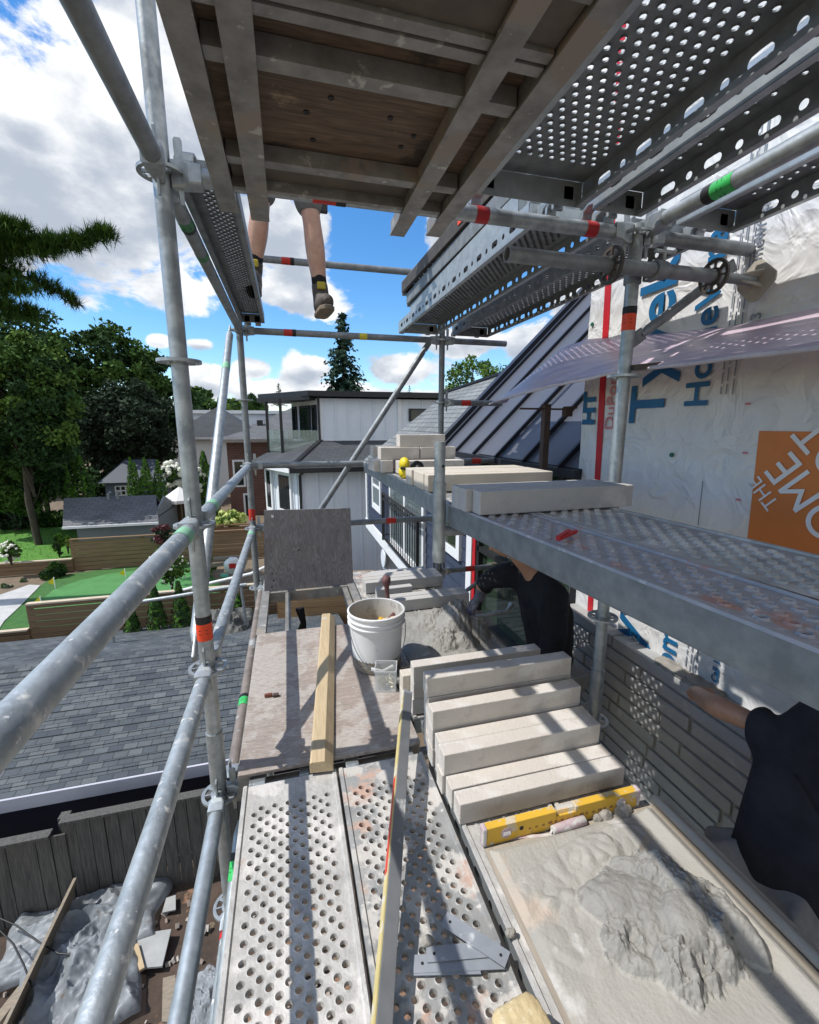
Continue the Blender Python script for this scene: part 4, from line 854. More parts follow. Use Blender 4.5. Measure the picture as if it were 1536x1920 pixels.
# base-collar tube carrying the raised planks
cx_, cy_ = .546, 1.585
ct = thing('collar_tube', 'short wide-collared tube hanging in front of the far post', 'scaffold collar', (cx_, cy_, -.3))
b = MB(); b.tube((cx_, cy_, -.30), (cx_, cy_, -.061), .0205, 32); b.build('tube', galv, ct, smooth=40)
b = MB(); b.tube((cx_, cy_, -.522), (cx_, cy_, -.212), .0255, 32, hollow=.004); b.build('collar', galv, ct, smooth=40)
b = MB(); b.tube((cx_+.006, cy_-.0215, -.150), (cx_+.006, cy_-.017, -.150), .0055, 12); b.build('pin_hole', blacktx, ct)
b = MB(); b.tube((cx_, cy_, -.402), (1.17, cy_, -.402), .020, 20); b.build('bearer', galvdk, ct, smooth=40)
# ------------------------------------------------------------------ planks
def cells(w_, l, pitch_u, pitch_v, r, mu, mv0, mv1):
    out_ = []; nu = max(1, int((w_-2*mu)/pitch_u)); mu = (w_-nu*pitch_u)/2; v = mv0; k = 0
    out_.append((0, w_, 0, mv0, None))
    while v+pitch_v <= l-mv1:
        off = pitch_u/4 if k % 2 else -pitch_u/4
        a = mu+off+ (0 if off > 0 else 0)
        a0 = mu-pitch_u/4+ (pitch_u/2 if k % 2 else 0)
        out_.append((0, a0, v, v+pitch_v, None))
        for i in range(nu):
            u = a0+i*pitch_u; out_.append((u, u+pitch_u, v, v+pitch_v, (u+pitch_u/2, v+pitch_v/2, r, r)))
        out_.append((a0+nu*pitch_u, w_, v, v+pitch_v, None)); v += pitch_v; k += 1
    out_.append((0, w_, v, l, None)); return out_
def plank(label, x0, x1, y0, y1, zt, grp, top=pplate, side=rail_m, pu=.034, pv=.020, r=.0075, seg=8, depth=.072, slots=True, rot=0., hooks=True, flare=.0015, hm=galv, lip=.004):
    """steel scaffold plank: holed deck plate, side rails with slots, end caps and claws. y1 is the far end"""
    t = thing('steel_plank', label, 'scaffold plank', ((x0+x1)/2, y1, zt-depth), grp)
    w_ = x1-x0; l = y1-y0
    b = MB(); b.perf((x0, y0, zt), (1, 0, 0), (0, 1, 0), cells(w_-.0, l, pu, pv, r, .03, .06, .075), seg, lip, (0, 0, 1), flare)
    # raised lips along both long edges
    for xa, xb in ((x0, x0+.016), (x1-.016, x1)): b.prism([(xa, y0, zt+.0003), (xa+.003, y0, zt+.006), (xb-.003, y0, zt+.006), (xb, y0, zt+.0003)], (0, l, 0))
    b.build('deck_plate', top, t, smooth=30)
    for xs, s in ((x0, 1), (x1, -1)):
        b = MB(); cl = []; v = 0; rn = 0
        if slots:
            while v+.16 < l:
                cl.append((0, depth, v, v+.08, (depth*.5, v+.04, .011, .011))); cl.append((0, depth, v+.08, v+.16, (depth*.5, v+.12, .013, .028))); v += .16
        cl.append((0, depth, v, l, None))
        b.perf((xs, y0, zt-depth), (0, 0, 1), (0, 1, 0), cl, 12, 0, (1, 0, 0))
        b.bar((xs+s*.011, y0, zt-depth), (xs+s*.011, y1, zt-depth), .022, .003); b.bar((xs+s*.021, y0, zt-depth+.007), (xs+s*.021, y1, zt-depth+.007), .003, .014)
        b.build('side_rail', side, t)
    for ye, s in ((y0, 1), (y1, -1)):
        b = MB(); b.box((x0+.002, ye-.003 if s > 0 else ye, zt-depth), (x1-.002, ye if s > 0 else ye+.003, zt-.001)); b.build('end_cap', side, t)
        if hooks:
            for xh in (x0+.05, x1-.05):
                b = MB(); zc = zt-.030; e = -s
                pr = [(0, .004), (.03, .006), (.075, -.002), (.112, -.020), (.112, -.044), (.100, -.044), (.097, -.024), (.07, -.012), (.045, -.018), (.036, -.04), (.0, -.04)]
                b.prism([(xh-.02, ye+e*a, zc+c+.012) for a, c in pr], (.04, 0, 0)); b.build('claw', hm, t, bevel=.003)
    if rot:
        M = Matrix.Translation((x0, y1, 0)) @ Matrix.Rotation(rot, 4, 'Z') @ Matrix.Translation((-x0, -y1, 0))
        p = M @ Vector(t.location); t.location = p; t.rotation_euler = (0, 0, rot)
    return t
DZ = -1.222
gn = 'perforated planks of the lower deck'
plank('mortar-dusted perforated plank at the left edge of the lower deck', -.205, .112, -.6, 1.425, DZ, gn, pplate2, pu=.042, pv=.0208, r=.0083, seg=16, lip=.010)
plank('perforated plank in the middle of the lower deck under the grey strips', .120, .437, -.6, 1.425, DZ, gn, pplate, pu=.042, pv=.0208, r=.0083, seg=16, lip=.010)
plank('perforated plank under the yellow level and the mortar board', .462, .777, -.6, 1.425, DZ, gn, pplate2, pu=.047, pv=.0225, r=.009, seg=8, lip=.010)
plank('perforated plank at the house side of the lower deck, below stone ends', .785, 1.10, -.6, 1.425, DZ, gn, pplate, pu=.038, pv=.024, seg=8)
plank('far deck plank right of the open hatch under the mallet', .46, .775, 1.63, 3.60, DZ, gn, pplate, pu=.038, pv=.024, seg=8)
plank('far deck plank on the house side under the mortar heap', .785, 1.10, 1.63, 3.60, DZ, gn, pplate, pu=.038, pv=.024, seg=8)
gu = 'raised planks at waist height'
UZ = -.300
plank('reddish worn plank nearest the camera in the raised walkway, red clip on it', .575, .785, -.55, 1.56, UZ, gu, pplate3, galvdk, .046, .030, .0100, 8, .075, False, R(4.6), flare=.0045, lip=.001)
plank('grey plank of the raised walkway beside the house wrap', .80, 1.125, -.55, 1.56, UZ, gu, pplate2, galvdk, .046, .030, .0100, 8, .075, False, R(3.2), flare=.0045, lip=.001)
plank('far raised plank carrying stones and the yellow ear defenders', .590, .835, 1.60, 3.61, UZ, gu, pplate, galv, .038, .026, .0085, 8, .075, False)
plank('far raised plank on the house side under the stone piles', .845, 1.165, 1.60, 3.61, UZ, gu, pplate, galv, .038, .026, .0085, 8, .075, False)
go = 'overhead planks'
OZ = .785
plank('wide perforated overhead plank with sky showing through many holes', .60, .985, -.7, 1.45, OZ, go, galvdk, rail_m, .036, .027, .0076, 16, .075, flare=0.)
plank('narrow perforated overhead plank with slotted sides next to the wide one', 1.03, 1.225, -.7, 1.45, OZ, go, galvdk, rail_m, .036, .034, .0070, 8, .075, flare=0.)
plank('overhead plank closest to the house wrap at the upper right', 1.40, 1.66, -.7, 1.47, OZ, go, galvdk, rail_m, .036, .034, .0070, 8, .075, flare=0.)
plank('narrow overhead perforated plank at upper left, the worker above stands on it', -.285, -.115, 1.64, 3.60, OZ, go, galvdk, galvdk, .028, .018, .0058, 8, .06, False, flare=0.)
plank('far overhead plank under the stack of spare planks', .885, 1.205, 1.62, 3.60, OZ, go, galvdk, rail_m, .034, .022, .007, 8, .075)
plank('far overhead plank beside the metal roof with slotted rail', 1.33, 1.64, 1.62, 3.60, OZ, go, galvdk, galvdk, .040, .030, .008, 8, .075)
gs_ = 'spare planks stacked overhead'
for k, (dx, lab) in enumerate(((.0, 'lowest'), (-.02, 'middle'), (-.05, 'topmost'))):
    plank('%s spare plank of the stack on the far overhead planks%s' % (lab, ', orange edge tag' if k == 2 else ''), .93+dx, 1.24+dx, 1.72+.04*k, 3.42+.03*k, OZ+.085*(k+1), gs_, galvdk, (rail_m, galvdk, steel_dk)[k], .05, .05, .008, 6, .07, False, R(-1.2+.9*k))
t = bpy.data.objects['steel_plank.%03d' % (len([o for o in bpy.data.objects if o.name.startswith('steel_plank')])-1)]
b = MB(); b.cbox((.876, 2.3, OZ+.225), (.002, .10, .04)); b.build('tape_tag', orange_t, t)
ledger('overhead tube with bright green band between the planks on the right', (XR+.03, -.64, Z(1)+.02), (XR+.03, YN, Z(1)+.02), galv, tapes=((1.86, .10, green_t, 1),))
for k, (y_, x0_, x1_) in enumerate(((YN+.0, .62, 1.0), (YN+.0, 1.03, 1.24), (YN, 1.42, 1.7))): pass
# ------------------------------------------------------------------ plywood platform overhead (aluminium frame)
pf = thing('plywood_platform', 'overhead aluminium-framed plywood platform seen from below', 'scaffold platform', (.2, 1.6, .65))
x0, x1, y0, y1 = -.165, .560, -.7, 1.60
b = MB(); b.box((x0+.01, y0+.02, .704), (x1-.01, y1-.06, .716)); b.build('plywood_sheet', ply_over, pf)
for xa, xb, e in ((x0, x0+.052, y1+.05), (-.077, -.020, y1+.09), (.385, .437, y1+.09), (x1-.052, x1, y1+.06)):
    b = MB(); b.box((xa, y0, .655), (xb, e, .661)); b.box((xa+.004, y0, .661), (xa+.010, e, .702)); b.box((xb-.010, y0, .661), (xb-.004, e, .702)); b.build('side_beam', alu, pf)
for y_, w_ in ((1.515, .03), (1.365, .034), (1.02, .036), (.905, .024), (.872, .024), (.74, .036), (.40, .036), (.1, .04), (-.2, .05)):
    b = MB(); b.box((x0+.053, y_-w_/2, .664), (x1-.053, y_+w_/2, .669)); b.box((x0+.053, y_+w_/2-.005, .669), (x1-.053, y_+w_/2, .702)); b.box((x0+.053, y_-w_/2, .669), (x1-.053, y_-w_/2+.005, .702))
    b.build('cross_member', alu, pf)
rr = random.Random(2)
for k in range(9):
    b = MB(); b.tube((rr.uniform(0, .36), rr.uniform(.9, 1.42), .738), (0, 0, 0) if False else (0, 0, .738), .001) if False else None
for (x_, y_) in ((.08, 1.20), (.13, 1.14), (.27, 1.17), (.34, 1.22), (.10, 1.30), (.32, 1.27), (.33, .95)): b = MB(); b.tube((x_, y_, .7015), (x_, y_, .704), .007, 12); b.build('rivet', blacktx, pf)
pm_ = mat('dull_panel', (.16, .135, .11), (.10, .085, .07), 9, .7, .2)
for bb_ in (((x0+.054, 1.384, .690), (x1-.054, 1.498, .693)), ((x0+.054, .758, .672), (x1-.054, .858, .675))): b = MB(); b.box(*bb_); b.build('infill_panel', pm_, pf)
# ------------------------------------------------------------------ hatch deck: plywood, frame and raised lid
hd = thing('hatch_deck', 'scuffed plywood hatch deck with a square opening at its far end', 'scaffold platform', (.1, 1.5, DZ-.06))
hx0, hx1 = -.232, .447; yo = 2.60
b = MB(); b.box((hx0+.005, 1.475, DZ-.004), (hx1-.005, yo, DZ+.010)); b.build('plywood_sheet', ply_deck, hd, bevel=.002)
for xa in (hx0, hx1-.045):
    b = MB(); b.box((xa, 1.50, DZ-.085), (xa+.045, 3.60, DZ-.006)); b.box((xa-.004, yo+.002, DZ-.006), (xa+.049, 3.60, DZ+.004)); b.build('side_beam', alu, hd)
for ya in (yo-.02, 3.30, 3.54):
    b = MB(); b.box((hx0+.046, ya, DZ-.08), (hx1-.046, ya+.045, DZ-.004)); b.build('cross_member', alu, hd)
for xa in (-.07, .355):
    b = MB(); b.box((xa, yo+.026, DZ-.075), (xa+.035, 3.30, DZ-.01)); b.build('opening_frame', alu, hd)
for xh in (hx0+.06, .0, .18, hx1-.07):
    b = MB(); b.prism([(xh-.018, 1.50, DZ-.02), (xh-.018, 1.45, DZ-.012), (xh-.018, 1.425, DZ-.045), (xh-.018, 1.44, DZ-.05), (xh-.018, 1.46, DZ-.03), (xh-.018, 1.50, DZ-.05)], (.036, 0, 0)); b.build('claw', galv, hd, bevel=.003)
q0 = P(497, 1112, 'Y', 3.33); 
ld = MB(); q = [P(495, 957, 'Y', 3.36), P(657, 953, 'Y', 3.36), P(663, 1100, 'Y', 3.33), P(496, 1113, 'Y', 3.33)]
ld.prism(q, (0, .012, 0)); lid = ld.build('hatch_lid', ply_lid, hd)
b = MB()
b.bar(q[3]+Vector((0, -.012, -.012)), q[2]+Vector((0, -.012, -.012)), .02, .022); b.build('hinge_strip', alu, lid)
b = MB(); p_ = P(511, 968, 'Y', 3.355); b.tube((p_.x, 3.352, p_.z), (p_.x, 3.348, p_.z), .010, 14); b.build('rivet_washer', white, lid)
b = MB()
for x_, y_ in ((511, 1075), (513, 1088), (510, 1100), (560, 1031)): p_ = P(x_, y_, 'Y', 3.335); b.tube((p_.x, 3.331, p_.z), (p_.x, 3.327, p_.z), .006, 10)
b.build('bolt_hole', blacktx, lid)
b = MB(); xk = .025; b.pipe([(xk, 3.0, DZ-.02), (xk+.02, 2.98, DZ-.12), (xk-.01, 2.97, DZ-.24), (xk+.02, 2.96, DZ-.42)], [.03, .02, .045, .06], 12); tag(b.build('black_strap', cloth_blk, smooth=60), 'black fabric bundle hanging down through the open hatch', 'strap')
# lower planks by the wall that carry the two masons
plank('low outrigger plank between deck and stone wall carrying both masons', 1.33, 1.66, -.5, 2.9, -2.26, 'low outrigger planks', pplate2, galvdk, .06, .06, .008, 6, .07, False)
for y_ in (-.2, YN, 2.7): ledger(('near ', 'middle ', 'far ')[(-.2, YN, 2.7).index(y_)]+'bearer tube under the low outrigger plank', (XR if y_ == YN else 1.25, y_, -2.36), (1.72, y_, -2.36), galvdk, (0, 0), grp='low bearers')
# ------------------------------------------------------------------ pink protective film hung from the wall
n, mth = 46, 12; vs = []
for i in range(n+1):
    t_ = i/n; y = 3.55-4.3*t_
    zl = (.175 if y > 1.6 else .2)
    lo_ = Vector((1.66-.31*min(1, (3.55-y)/1.95)**.8, y, .172+.045*math.sin(min(1, (3.55-y)/1.95)*math.pi/2)-.03*max(0, (1.6-y)/1.0)))
    hi_ = Vector((1.815, y, lo_.z+.02+min(1, (3.55-y)/.8)**.8*(.385-lo_.z+.11*min(1, max(0, (y-1.6)/.9)))))
    for j in range(mth+1):
        s = j/mth; p = lo_.lerp(hi_, s); p.z += .018*math.sin(s*math.pi)*min(1, (3.55-y)); p.x += .004*noise.noise(Vector((y*6, s*4, 0))); p.z += .006*noise.noise(Vector((y*5, s*5, 2)))
        vs.append(p)
b = MB(); b.add(vs, [(i*(mth+1)+j, (i+1)*(mth+1)+j, (i+1)*(mth+1)+j+1, i*(mth+1)+j+1) for i in range(n) for j in range(mth)])
pfm = b.build('protective_film', film, smooth=80); sd = pfm.modifiers.new('solid', 'SOLIDIFY'); sd.thickness = .003
tag(pfm, 'long pinkish protective film hung sloping from the wrap behind the near right post', 'plastic film')
b = MB(); b.pipe([vs[i*(mth+1)]+Vector((-.004, 0, 0)) for i in range(n+1)], .008, 8); b.build('rolled_edge', mat('film_edge', (.62, .56, .60), (.50, .44, .48)), pfm, smooth=60)
b = MB(); b.bar((XR+.01, YN-.03, .215), (XR+.20, YN-.06, .235), .03, .02); b.build('edge_clip', steel_dk, pfm)
# short black prop with cross bar by the seam roof
pr_ = thing('steel_prop', 'rusty dark T-shaped prop standing in front of the seam roof', 'prop', (1.78, 2.75, -.3))
p0 = P(1018, 890, 'Y', 2.75); p1 = P(1018, 760, 'Y', 2.75); b = MB(); b.box((p0.x-.022, 2.73, UZ-.6), (p0.x+.022, 2.775, p1.z)); b.build('post', rustbr, pr_)
a = P(975, 766, 'Y', 2.75); c = P(1090, 766, 'Y', 2.6); b = MB(); b.bar((a.x, 2.75, a.z), (c.x, 2.75, a.z-.002), .012, .012); b.box((p0.x-.03, 2.74, p1.z), (p0.x+.03, 2.77, p1.z+.008)); b.build('cross_bar', rustbr, pr_)
b = MB(); b.cbox((c.x, 2.75, a.z-.02), (.05, .05, .06)); b.cbox((c.x+.02, 2.75, a.z+.01), (.07, .06, .015)); b.build('clamp', rustbr, pr_)
# ------------------------------------------------------------------ cut stones
rs = random.Random(21)
def block(label, x0, y0, z0, lx, wy, hz, grp, m=None, rot=0., name='stone_block'):
    b = MB(); nx = 12
    # slightly worn faces: a subdivided long block, corners knocked
    for_ = Matrix.Translation((x0+lx/2, y0+wy/2, z0)) @ Matrix.Rotation(R(rot), 4, 'Z')
    c = [rs.uniform(-.0012, .0012) for _ in range(8)]
    vs = [(-lx/2+c[0], -wy/2+c[1], 0), (lx/2+c[2], -wy/2+c[3], 0), (lx/2+c[4], wy/2, 0), (-lx/2+c[5], wy/2+c[6], 0)]
    vs = [Vector(v) for v in vs]; vs += [v+Vector((0, 0, hz+c[7])) for v in vs]
    ctr = for_ @ Vector((0, 0, 0))
    b.add([for_ @ v - ctr for v in vs], [(3, 2, 1, 0), (4, 5, 6, 7), (0, 1, 5, 4), (1, 2, 6, 5), (2, 3, 7, 6), (3, 0, 4, 7)])
    o = b.build(name, m or rs.choice((stone, stone, stone2, stone3)), bevel=.0028); o.location = ctr
    tag(o, label, 'stone block', grp); return o
gp_ = 'limestone blocks in the stepped pile'; SH = .0752; S0 = DZ+.007
ordn = ['', 'first', 'second', 'third', 'fourth', 'fifth', 'sixth']
lay = ['bottom', 'second', 'third', 'top']
rows = [(1, 1.090, 1, .455), (1, 1.150, 1, .450), (2, 1.212, 2, .446), (2, 1.270, 2, .450), (3, 1.338, 3, .446), (4, 1.418, 4, .452), (5, 1.640, 3, .462), (6, 1.704, 2, .430)]
cnt = {}
for r_, y_, n_, x_ in rows:
    cnt[r_] = cnt.get(r_, 0)+1
    for k in range(n_):
        pair = ('front ' if cnt[r_] == 1 else 'rear ') if r_ < 3 else ''
        where = 'only' if n_ == 1 else ('top' if k == n_-1 else lay[k])
        block('%slimestone block in the %s step from the yellow level, %s layer' % (pair, ordn[r_], where), x_+rs.uniform(-.006, .006)*(k < n_-1), y_, S0+k*SH, .60+rs.uniform(-.004, .004), .056, SH-.0008, gp_, stone if r_ < 6 else stone2, rs.uniform(-.25, .25))
gp_ = 'limestone blocks on the far lower deck'
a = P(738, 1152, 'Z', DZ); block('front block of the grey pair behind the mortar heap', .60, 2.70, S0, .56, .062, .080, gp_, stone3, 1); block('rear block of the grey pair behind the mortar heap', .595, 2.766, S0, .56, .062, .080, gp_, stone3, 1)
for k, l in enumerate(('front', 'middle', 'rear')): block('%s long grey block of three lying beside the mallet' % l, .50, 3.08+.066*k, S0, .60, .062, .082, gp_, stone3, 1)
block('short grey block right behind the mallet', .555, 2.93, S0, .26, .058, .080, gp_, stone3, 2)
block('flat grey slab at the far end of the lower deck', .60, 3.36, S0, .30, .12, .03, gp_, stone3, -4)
gp_ = 'limestone blocks on the raised planks'
U0 = UZ+.008
for (y_, wd, x_, l, m_) in ((1.868, .060, .590, 'sunlit buff block at the front of the group behind the hanging collar', stone2), (1.932, .060, .586, 'second sunlit buff block of the group behind the hanging collar', stone2), (1.996, .110, .590, 'wide sunlit buff block of the group behind the hanging collar', stone2), (2.110, .115, .580, 'rear sunlit buff block of the group behind the hanging collar', stone2)):
    block(l, x_, y_, U0, .62, wd, .076, gp_, m_)
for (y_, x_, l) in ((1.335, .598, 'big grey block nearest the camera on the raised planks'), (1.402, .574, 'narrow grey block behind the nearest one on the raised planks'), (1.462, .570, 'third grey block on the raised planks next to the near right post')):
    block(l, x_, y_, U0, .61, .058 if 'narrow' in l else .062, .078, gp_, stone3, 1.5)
def far_stone(l, pxa, pxb, py, tier, wy=.09, dy=0.):
    a = P(pxa, py, 'Z', U0+.078*tier); yy = 2.62+dy; a = P(pxa, py, 'Y', yy); c = P(pxb, py, 'Y', yy)
    block(l, a.x, yy, U0+.078*tier, c.x-a.x, wy, .076, gp_, stone, 0)
far_stone('grey block on the planks right behind the ear defenders', 748, 871, 870, 0)
far_stone('small grey block left of the ear defenders', 716, 737, 870, 0, .2, .10); far_stone('leftmost grey block end in the far stone pile', 701, 715, 866, 0, .2, .16)
far_stone('left middle-layer block of the far stone pile', 714, 787, 850, 1, .1, .12); far_stone('right middle-layer block of the far stone pile', 789, 854, 850, 1, .1, .12)
far_stone('topmost block of the far stone pile', 750, 835, 833, 2, .1, .14); far_stone('back left block of the far stone pile', 699, 752, 848, 1, .1, .34)
far_stone('hidden lower block supporting the rear of the far pile', 735, 850, 866, 0, .1, .30)
# ------------------------------------------------------------------ yellow spirit level
lv = thing('spirit_level', 'yellow spirit level with dusty pink end cap lying before the stepped stones', 'spirit level', (.78, 1.03, DZ))
a = P(905, 1590, 'Z', DZ+.008); c = P(1199, 1511, 'Z', DZ+.008); d = (c-a).normalized(); n_ = Vector((-d.y, d.x, 0)); up = Vector((0, 0, 1))
Lh, Lt = .060, .024; LL = (c-a).length
def lbox(b, t0, t1, n0, n1, z0_, z1_): b.prism([a+d*t0+n_*n0+up*z0_, a+d*t1+n_*n0+up*z0_, a+d*t1+n_*n1+up*z0_, a+d*t0+n_*n1+up*z0_], up*(z1_-z0_))
b = MB(); lbox(b, .014, LL*.44, 0, Lt, 0, Lh); lbox(b, LL*.44, LL*.56, 0, Lt, 0, Lh-.018); lbox(b, LL*.56, LL-.014, 0, Lt, 0, Lh); b.build('body', yel, lv, bevel=.002)
for t0, t1, m_ in ((0, .014, pinkgr), (LL-.014, LL, pinkgr)):
    b = MB(); lbox(b, t0, t1, -.001, Lt+.001, -.001, Lh+.001); b.build('end_cap', m_, lv, bevel=.004)
b = MB(); lbox(b, LL*.445, LL*.555, .006, .018, Lh-.018, Lh-.004); b.build('top_vial', clearp, lv)
for t_ in (.075, LL-.075):
    b = MB(); cc = a+d*t_+up*.032; b.tube(cc-n_*.0015, cc+n_*.002, .017, 24); o = b.build('vial_ring', pinkgr, lv); b = MB(); b.tube(cc-n_*.003-d*.011, cc-n_*.003+d*.011, .005, 12); b.build('vial', clearp, o)
b = MB(); q_ = random.Random(4)
for k in range(16): t_ = .15+k*.022; h_ = q_.uniform(.004, .010); lbox(b, t_, t_+q_.uniform(.006, .016), -.0006, 0, .022, .022+h_)
b.build('printed_lettering', mat('level_print', (.30, .14, .04)), lv)
b = MB(); cc = a+d*.125+up*.034; b.tube(cc-n_*.001, cc+n_*.002, .007, 14); b.build('hanging_hole', blacktx, lv)
# jointing tool with dusty pink grip
tr = thing('jointing_tool', 'dusty pink gripped jointing tool lying against the yellow level', 'trowel', (.72, 1.01, DZ))
p0 = P(1036, 1556, 'Z', DZ+.022); p1 = P(1098, 1537, 'Z', DZ+.024); b = MB(); b.pipe([p0, p0.lerp(p1, .15), p0.lerp(p1, .6), p1-(p1-p0)*.04, p1], [.011, .0125, .0145, .0135, .007], 20); b.build('grip', pinkgr, tr, smooth=60)
p2 = P(1034, 1566, 'Z', DZ+.012); p3 = P(948, 1572, 'Z', DZ+.010); b = MB(); b.pipe([p0, p0+Vector((-.008, -.004, -.006)), p2, p2+Vector((-.02, 0, 0))], .0035, 8); b.bar(p2, p3, .010, .003); b.build('blade', pinkgr, tr)
# ------------------------------------------------------------------ mortar board and mortar
mb = thing('mortar_board', 'plywood mortar board smeared with wet mortar at lower right', 'mortar board', (.78, .6, DZ))
bx0, bx1, by0, by1 = .505, 1.075, .02, .985; bz = DZ+.008
def hboard(x, y):
    u, v = (x-bx0)/(bx1-bx0), (y-by0)/(by1-by0)
    s = 1.0
    for q in (u/.035, (1-u)/.05, (1-v)/.02): s = min(s, max(0., q))
    h = .009+.006*noise.noise(Vector((x*4, y*2.4, 0)))+.0013*noise.fractal(Vector((x*22, y*7, 5)), .9, 2.2, 4)
    h += .016*max(0, 1-abs(u-.93)/.07)
    # torn trowel strokes towards the level
    for (lx, ly, rx, ry, hh, an) in ((.70, .86, .20, .075, .012, .25), (.62, .74, .10, .09, .010, -.4), (.86, .90, .13, .05, .010, .1)):
        ca, sa = math.cos(an), math.sin(an); a_, b_ = ((x-lx)*ca+(y-ly)*sa)/rx, (-(x-lx)*sa+(y-ly)*ca)/ry
        r = math.sqrt(a_*a_+b_*b_)+.35*noise.noise(Vector((x*9, y*9, lx*9)))
        r = max(r, 0.)
        if r < 1: h += hh*min(1, (1-r)*5)*(.7+.6*abs(noise.noise(Vector((x*22, y*22, 2)))))
    # the heap: smooth trowelled slabs and rough torn lumps lapping over one another
    best = 0.
    for (lx, ly, rx, ry, hh, an, rough, ex) in HEAP:
        ca, sa = math.cos(an), math.sin(an); dx, dy = x-lx, y-ly
        a_, b_ = (dx*ca+dy*sa)/rx, (-dx*sa+dy*ca)/ry; r2 = a_*a_+b_*b_
        if r2 > 1.7: continue
        r = math.sqrt(r2)*(1+.16*noise.noise(Vector((math.atan2(b_, a_)*1.3, lx*7, 0))))+(.05+.16*rough)*noise.fractal(Vector((x*20, y*20, ly*5)), .8, 2.2, 3)
        r = max(r, 0.)
        if r >= 1: continue
        q = hh*(1-r**ex)
        if rough: q += rough*.014*(noise.fractal(Vector((x*30, y*30, lx*4)), .8, 2.1, 4)-.1)*min(1, (1-r)*4)
        else: q += .0035*noise.noise(Vector((x*14, y*34, ly)))
        best = max(best, q)
    HB[0] = best*s
    return bz+.004+(h+best)*s
HB = [0]
HEAP = ((.835, .715, .150, .150, .050, .3, .35, 2.0), (.775, .755, .120, .070, .046, -.25, 0, 3.2), (.905, .735, .070, .130, .085, .35, .9, 2.2), (.955, .640, .060, .100, .072, .5, .5, 2.6), (.985, .700, .035, .090, .050, .3, .8, 2.2),
        (.900, .620, .085, .075, .066, .0, 1.3, 2.2), (.790, .600, .070, .060, .060, .2, 1.9, 2.2), (.835, .560, .036, .032, .030, 0, 1.4, 2.2), (.700, .640, .062, .030, .026, -.6, .6, 3.0), (.725, .690, .080, .055, .036, .4, 1.5, 2.2), (.870, .800, .090, .040, .044, -.5, 0, 4), (.860, .660, .06, .09, .074, -.6, .2, 5))
b = MB(); b.box((bx0-.012, by0, DZ+.0065), (bx1+.02, by1+.008, bz+.004)); b.build('board', mat('board_ply', (.38, .33, .27), (.30, .26, .21), 5, .9, 0, .2, st=(8, 1, 8)), mb)
nx, ny = 250, 400; vs = []; wet = []
for i in range(nx+1):
    for j in range(ny+1):
        x = bx0+(bx1-bx0)*i/nx; y = by0+(by1-by0)*j/ny; vs.append((x, y, hboard(x, y))); wet.append(HB[0] > .004)
b = MB(); b.add(vs, [(i*(ny+1)+j, (i+1)*(ny+1)+j, (i+1)*(ny+1)+j+1, i*(ny+1)+j+1) for i in range(nx) for j in range(ny)])
b.mi = [1 if wet[f[0]] and wet[f[2]] else 0 for f in b.f]
b.build('mortar', (mortar, heapm), mb, smooth=55)
b = MB(); b.prism([(1.105, .0, DZ-.02), (1.105, .99, DZ-.02), (1.13, .99, DZ+.02), (1.13, .0, DZ+.02)], (.012, 0, 0)); b.pipe([(1.098, -.1, DZ+.03), (1.10, .5, DZ+.034), (1.098, 1.0, DZ+.028)], .014, 12); b.build('rim', mortar, mb, smooth=60)
for k, (x_, y_, s_) in enumerate(((1135, 1532, .018), (1168, 1524, .022), (1120, 1538, .012), (800, 1768, .012), (958, 1752, .010))):
    p = P(x_, y_, 'Z', DZ+.01); bm = bmesh.new(); bmesh.ops.create_icosphere(bm, subdivisions=3, radius=s_); b = MB()
    b.add([p+Vector((v.co.x*1.4, v.co.y, max(v.co.z, -.008)+.006))*(1)+v.normal*.3*s_*noise.noise(v.co*60+Vector((k, 0, 0))) for v in bm.verts], [tuple(v.index for v in f.verts) for f in bm.faces]); bm.free()
    tag(b.build('mortar_lump', mortar2, smooth=60), ('grey mortar lump beside the pink tool grip', 'larger mortar lump near the right end of the yellow level', 'tiny mortar lump touching the pink grip end', 'mortar crumb on the middle deck plank', 'mortar crumb at the left edge of the board')[k], 'mortar', 'loose mortar lumps')
# far heap
mh = thing('mortar_heap', 'heap of fresh grey mortar on a board behind the white bucket', 'mortar', (.86, 2.33, DZ))
hx0_, hx1_, hy0_, hy1_ = .56, 1.12, 1.93, 2.68
def hheap(x, y):
    u, v = (x-hx0_)/(hx1_-hx0_), (y-hy0_)/(hy1_-hy0_); s = min(1, max(0, min(u/.05, (1-u)/.05, v/.05, (1-v)/.05)))
    h = .012+.010*noise.fractal(Vector((x*7, y*7, 3)), .9, 2.1, 5)
    for (lx, ly, rx, ry, hh) in ((.91, 2.33, .13, .17, .125), (.82, 2.44, .14, .11, .085), (.98, 2.46, .13, .13, .115), (.80, 2.20, .11, .12, .070), (.90, 2.16, .09, .08, .06), (1.02, 2.28, .08, .12, .08)):
        a_, b_ = (x-lx)/rx, (y-ly)/ry; r = math.sqrt(a_*a_+b_*b_)*(1+.2*noise.noise(Vector((x*6, y*6, lx))))
        if r < 1: h = max(h, .012+hh*(1-r**2.2)*(.86+.25*(1-abs(noise.noise(Vector((x*11, y*11, 4)))))**2)+.013*noise.fractal(Vector((x*38, y*38, 7)), .7, 2.2, 4))
    return bz+h*s
b = MB(); nx, ny = 150, 190; b.add([(hx0_+(hx1_-hx0_)*i/nx, hy0_+(hy1_-hy0_)*j/ny, hheap(hx0_+(hx1_-hx0_)*i/nx, hy0_+(hy1_-hy0_)*j/ny)) for i in range(nx+1) for j in range(ny+1)], [(i*(ny+1)+j, (i+1)*(ny+1)+j, (i+1)*(ny+1)+j+1, i*(ny+1)+j+1) for i in range(nx) for j in range(ny)])
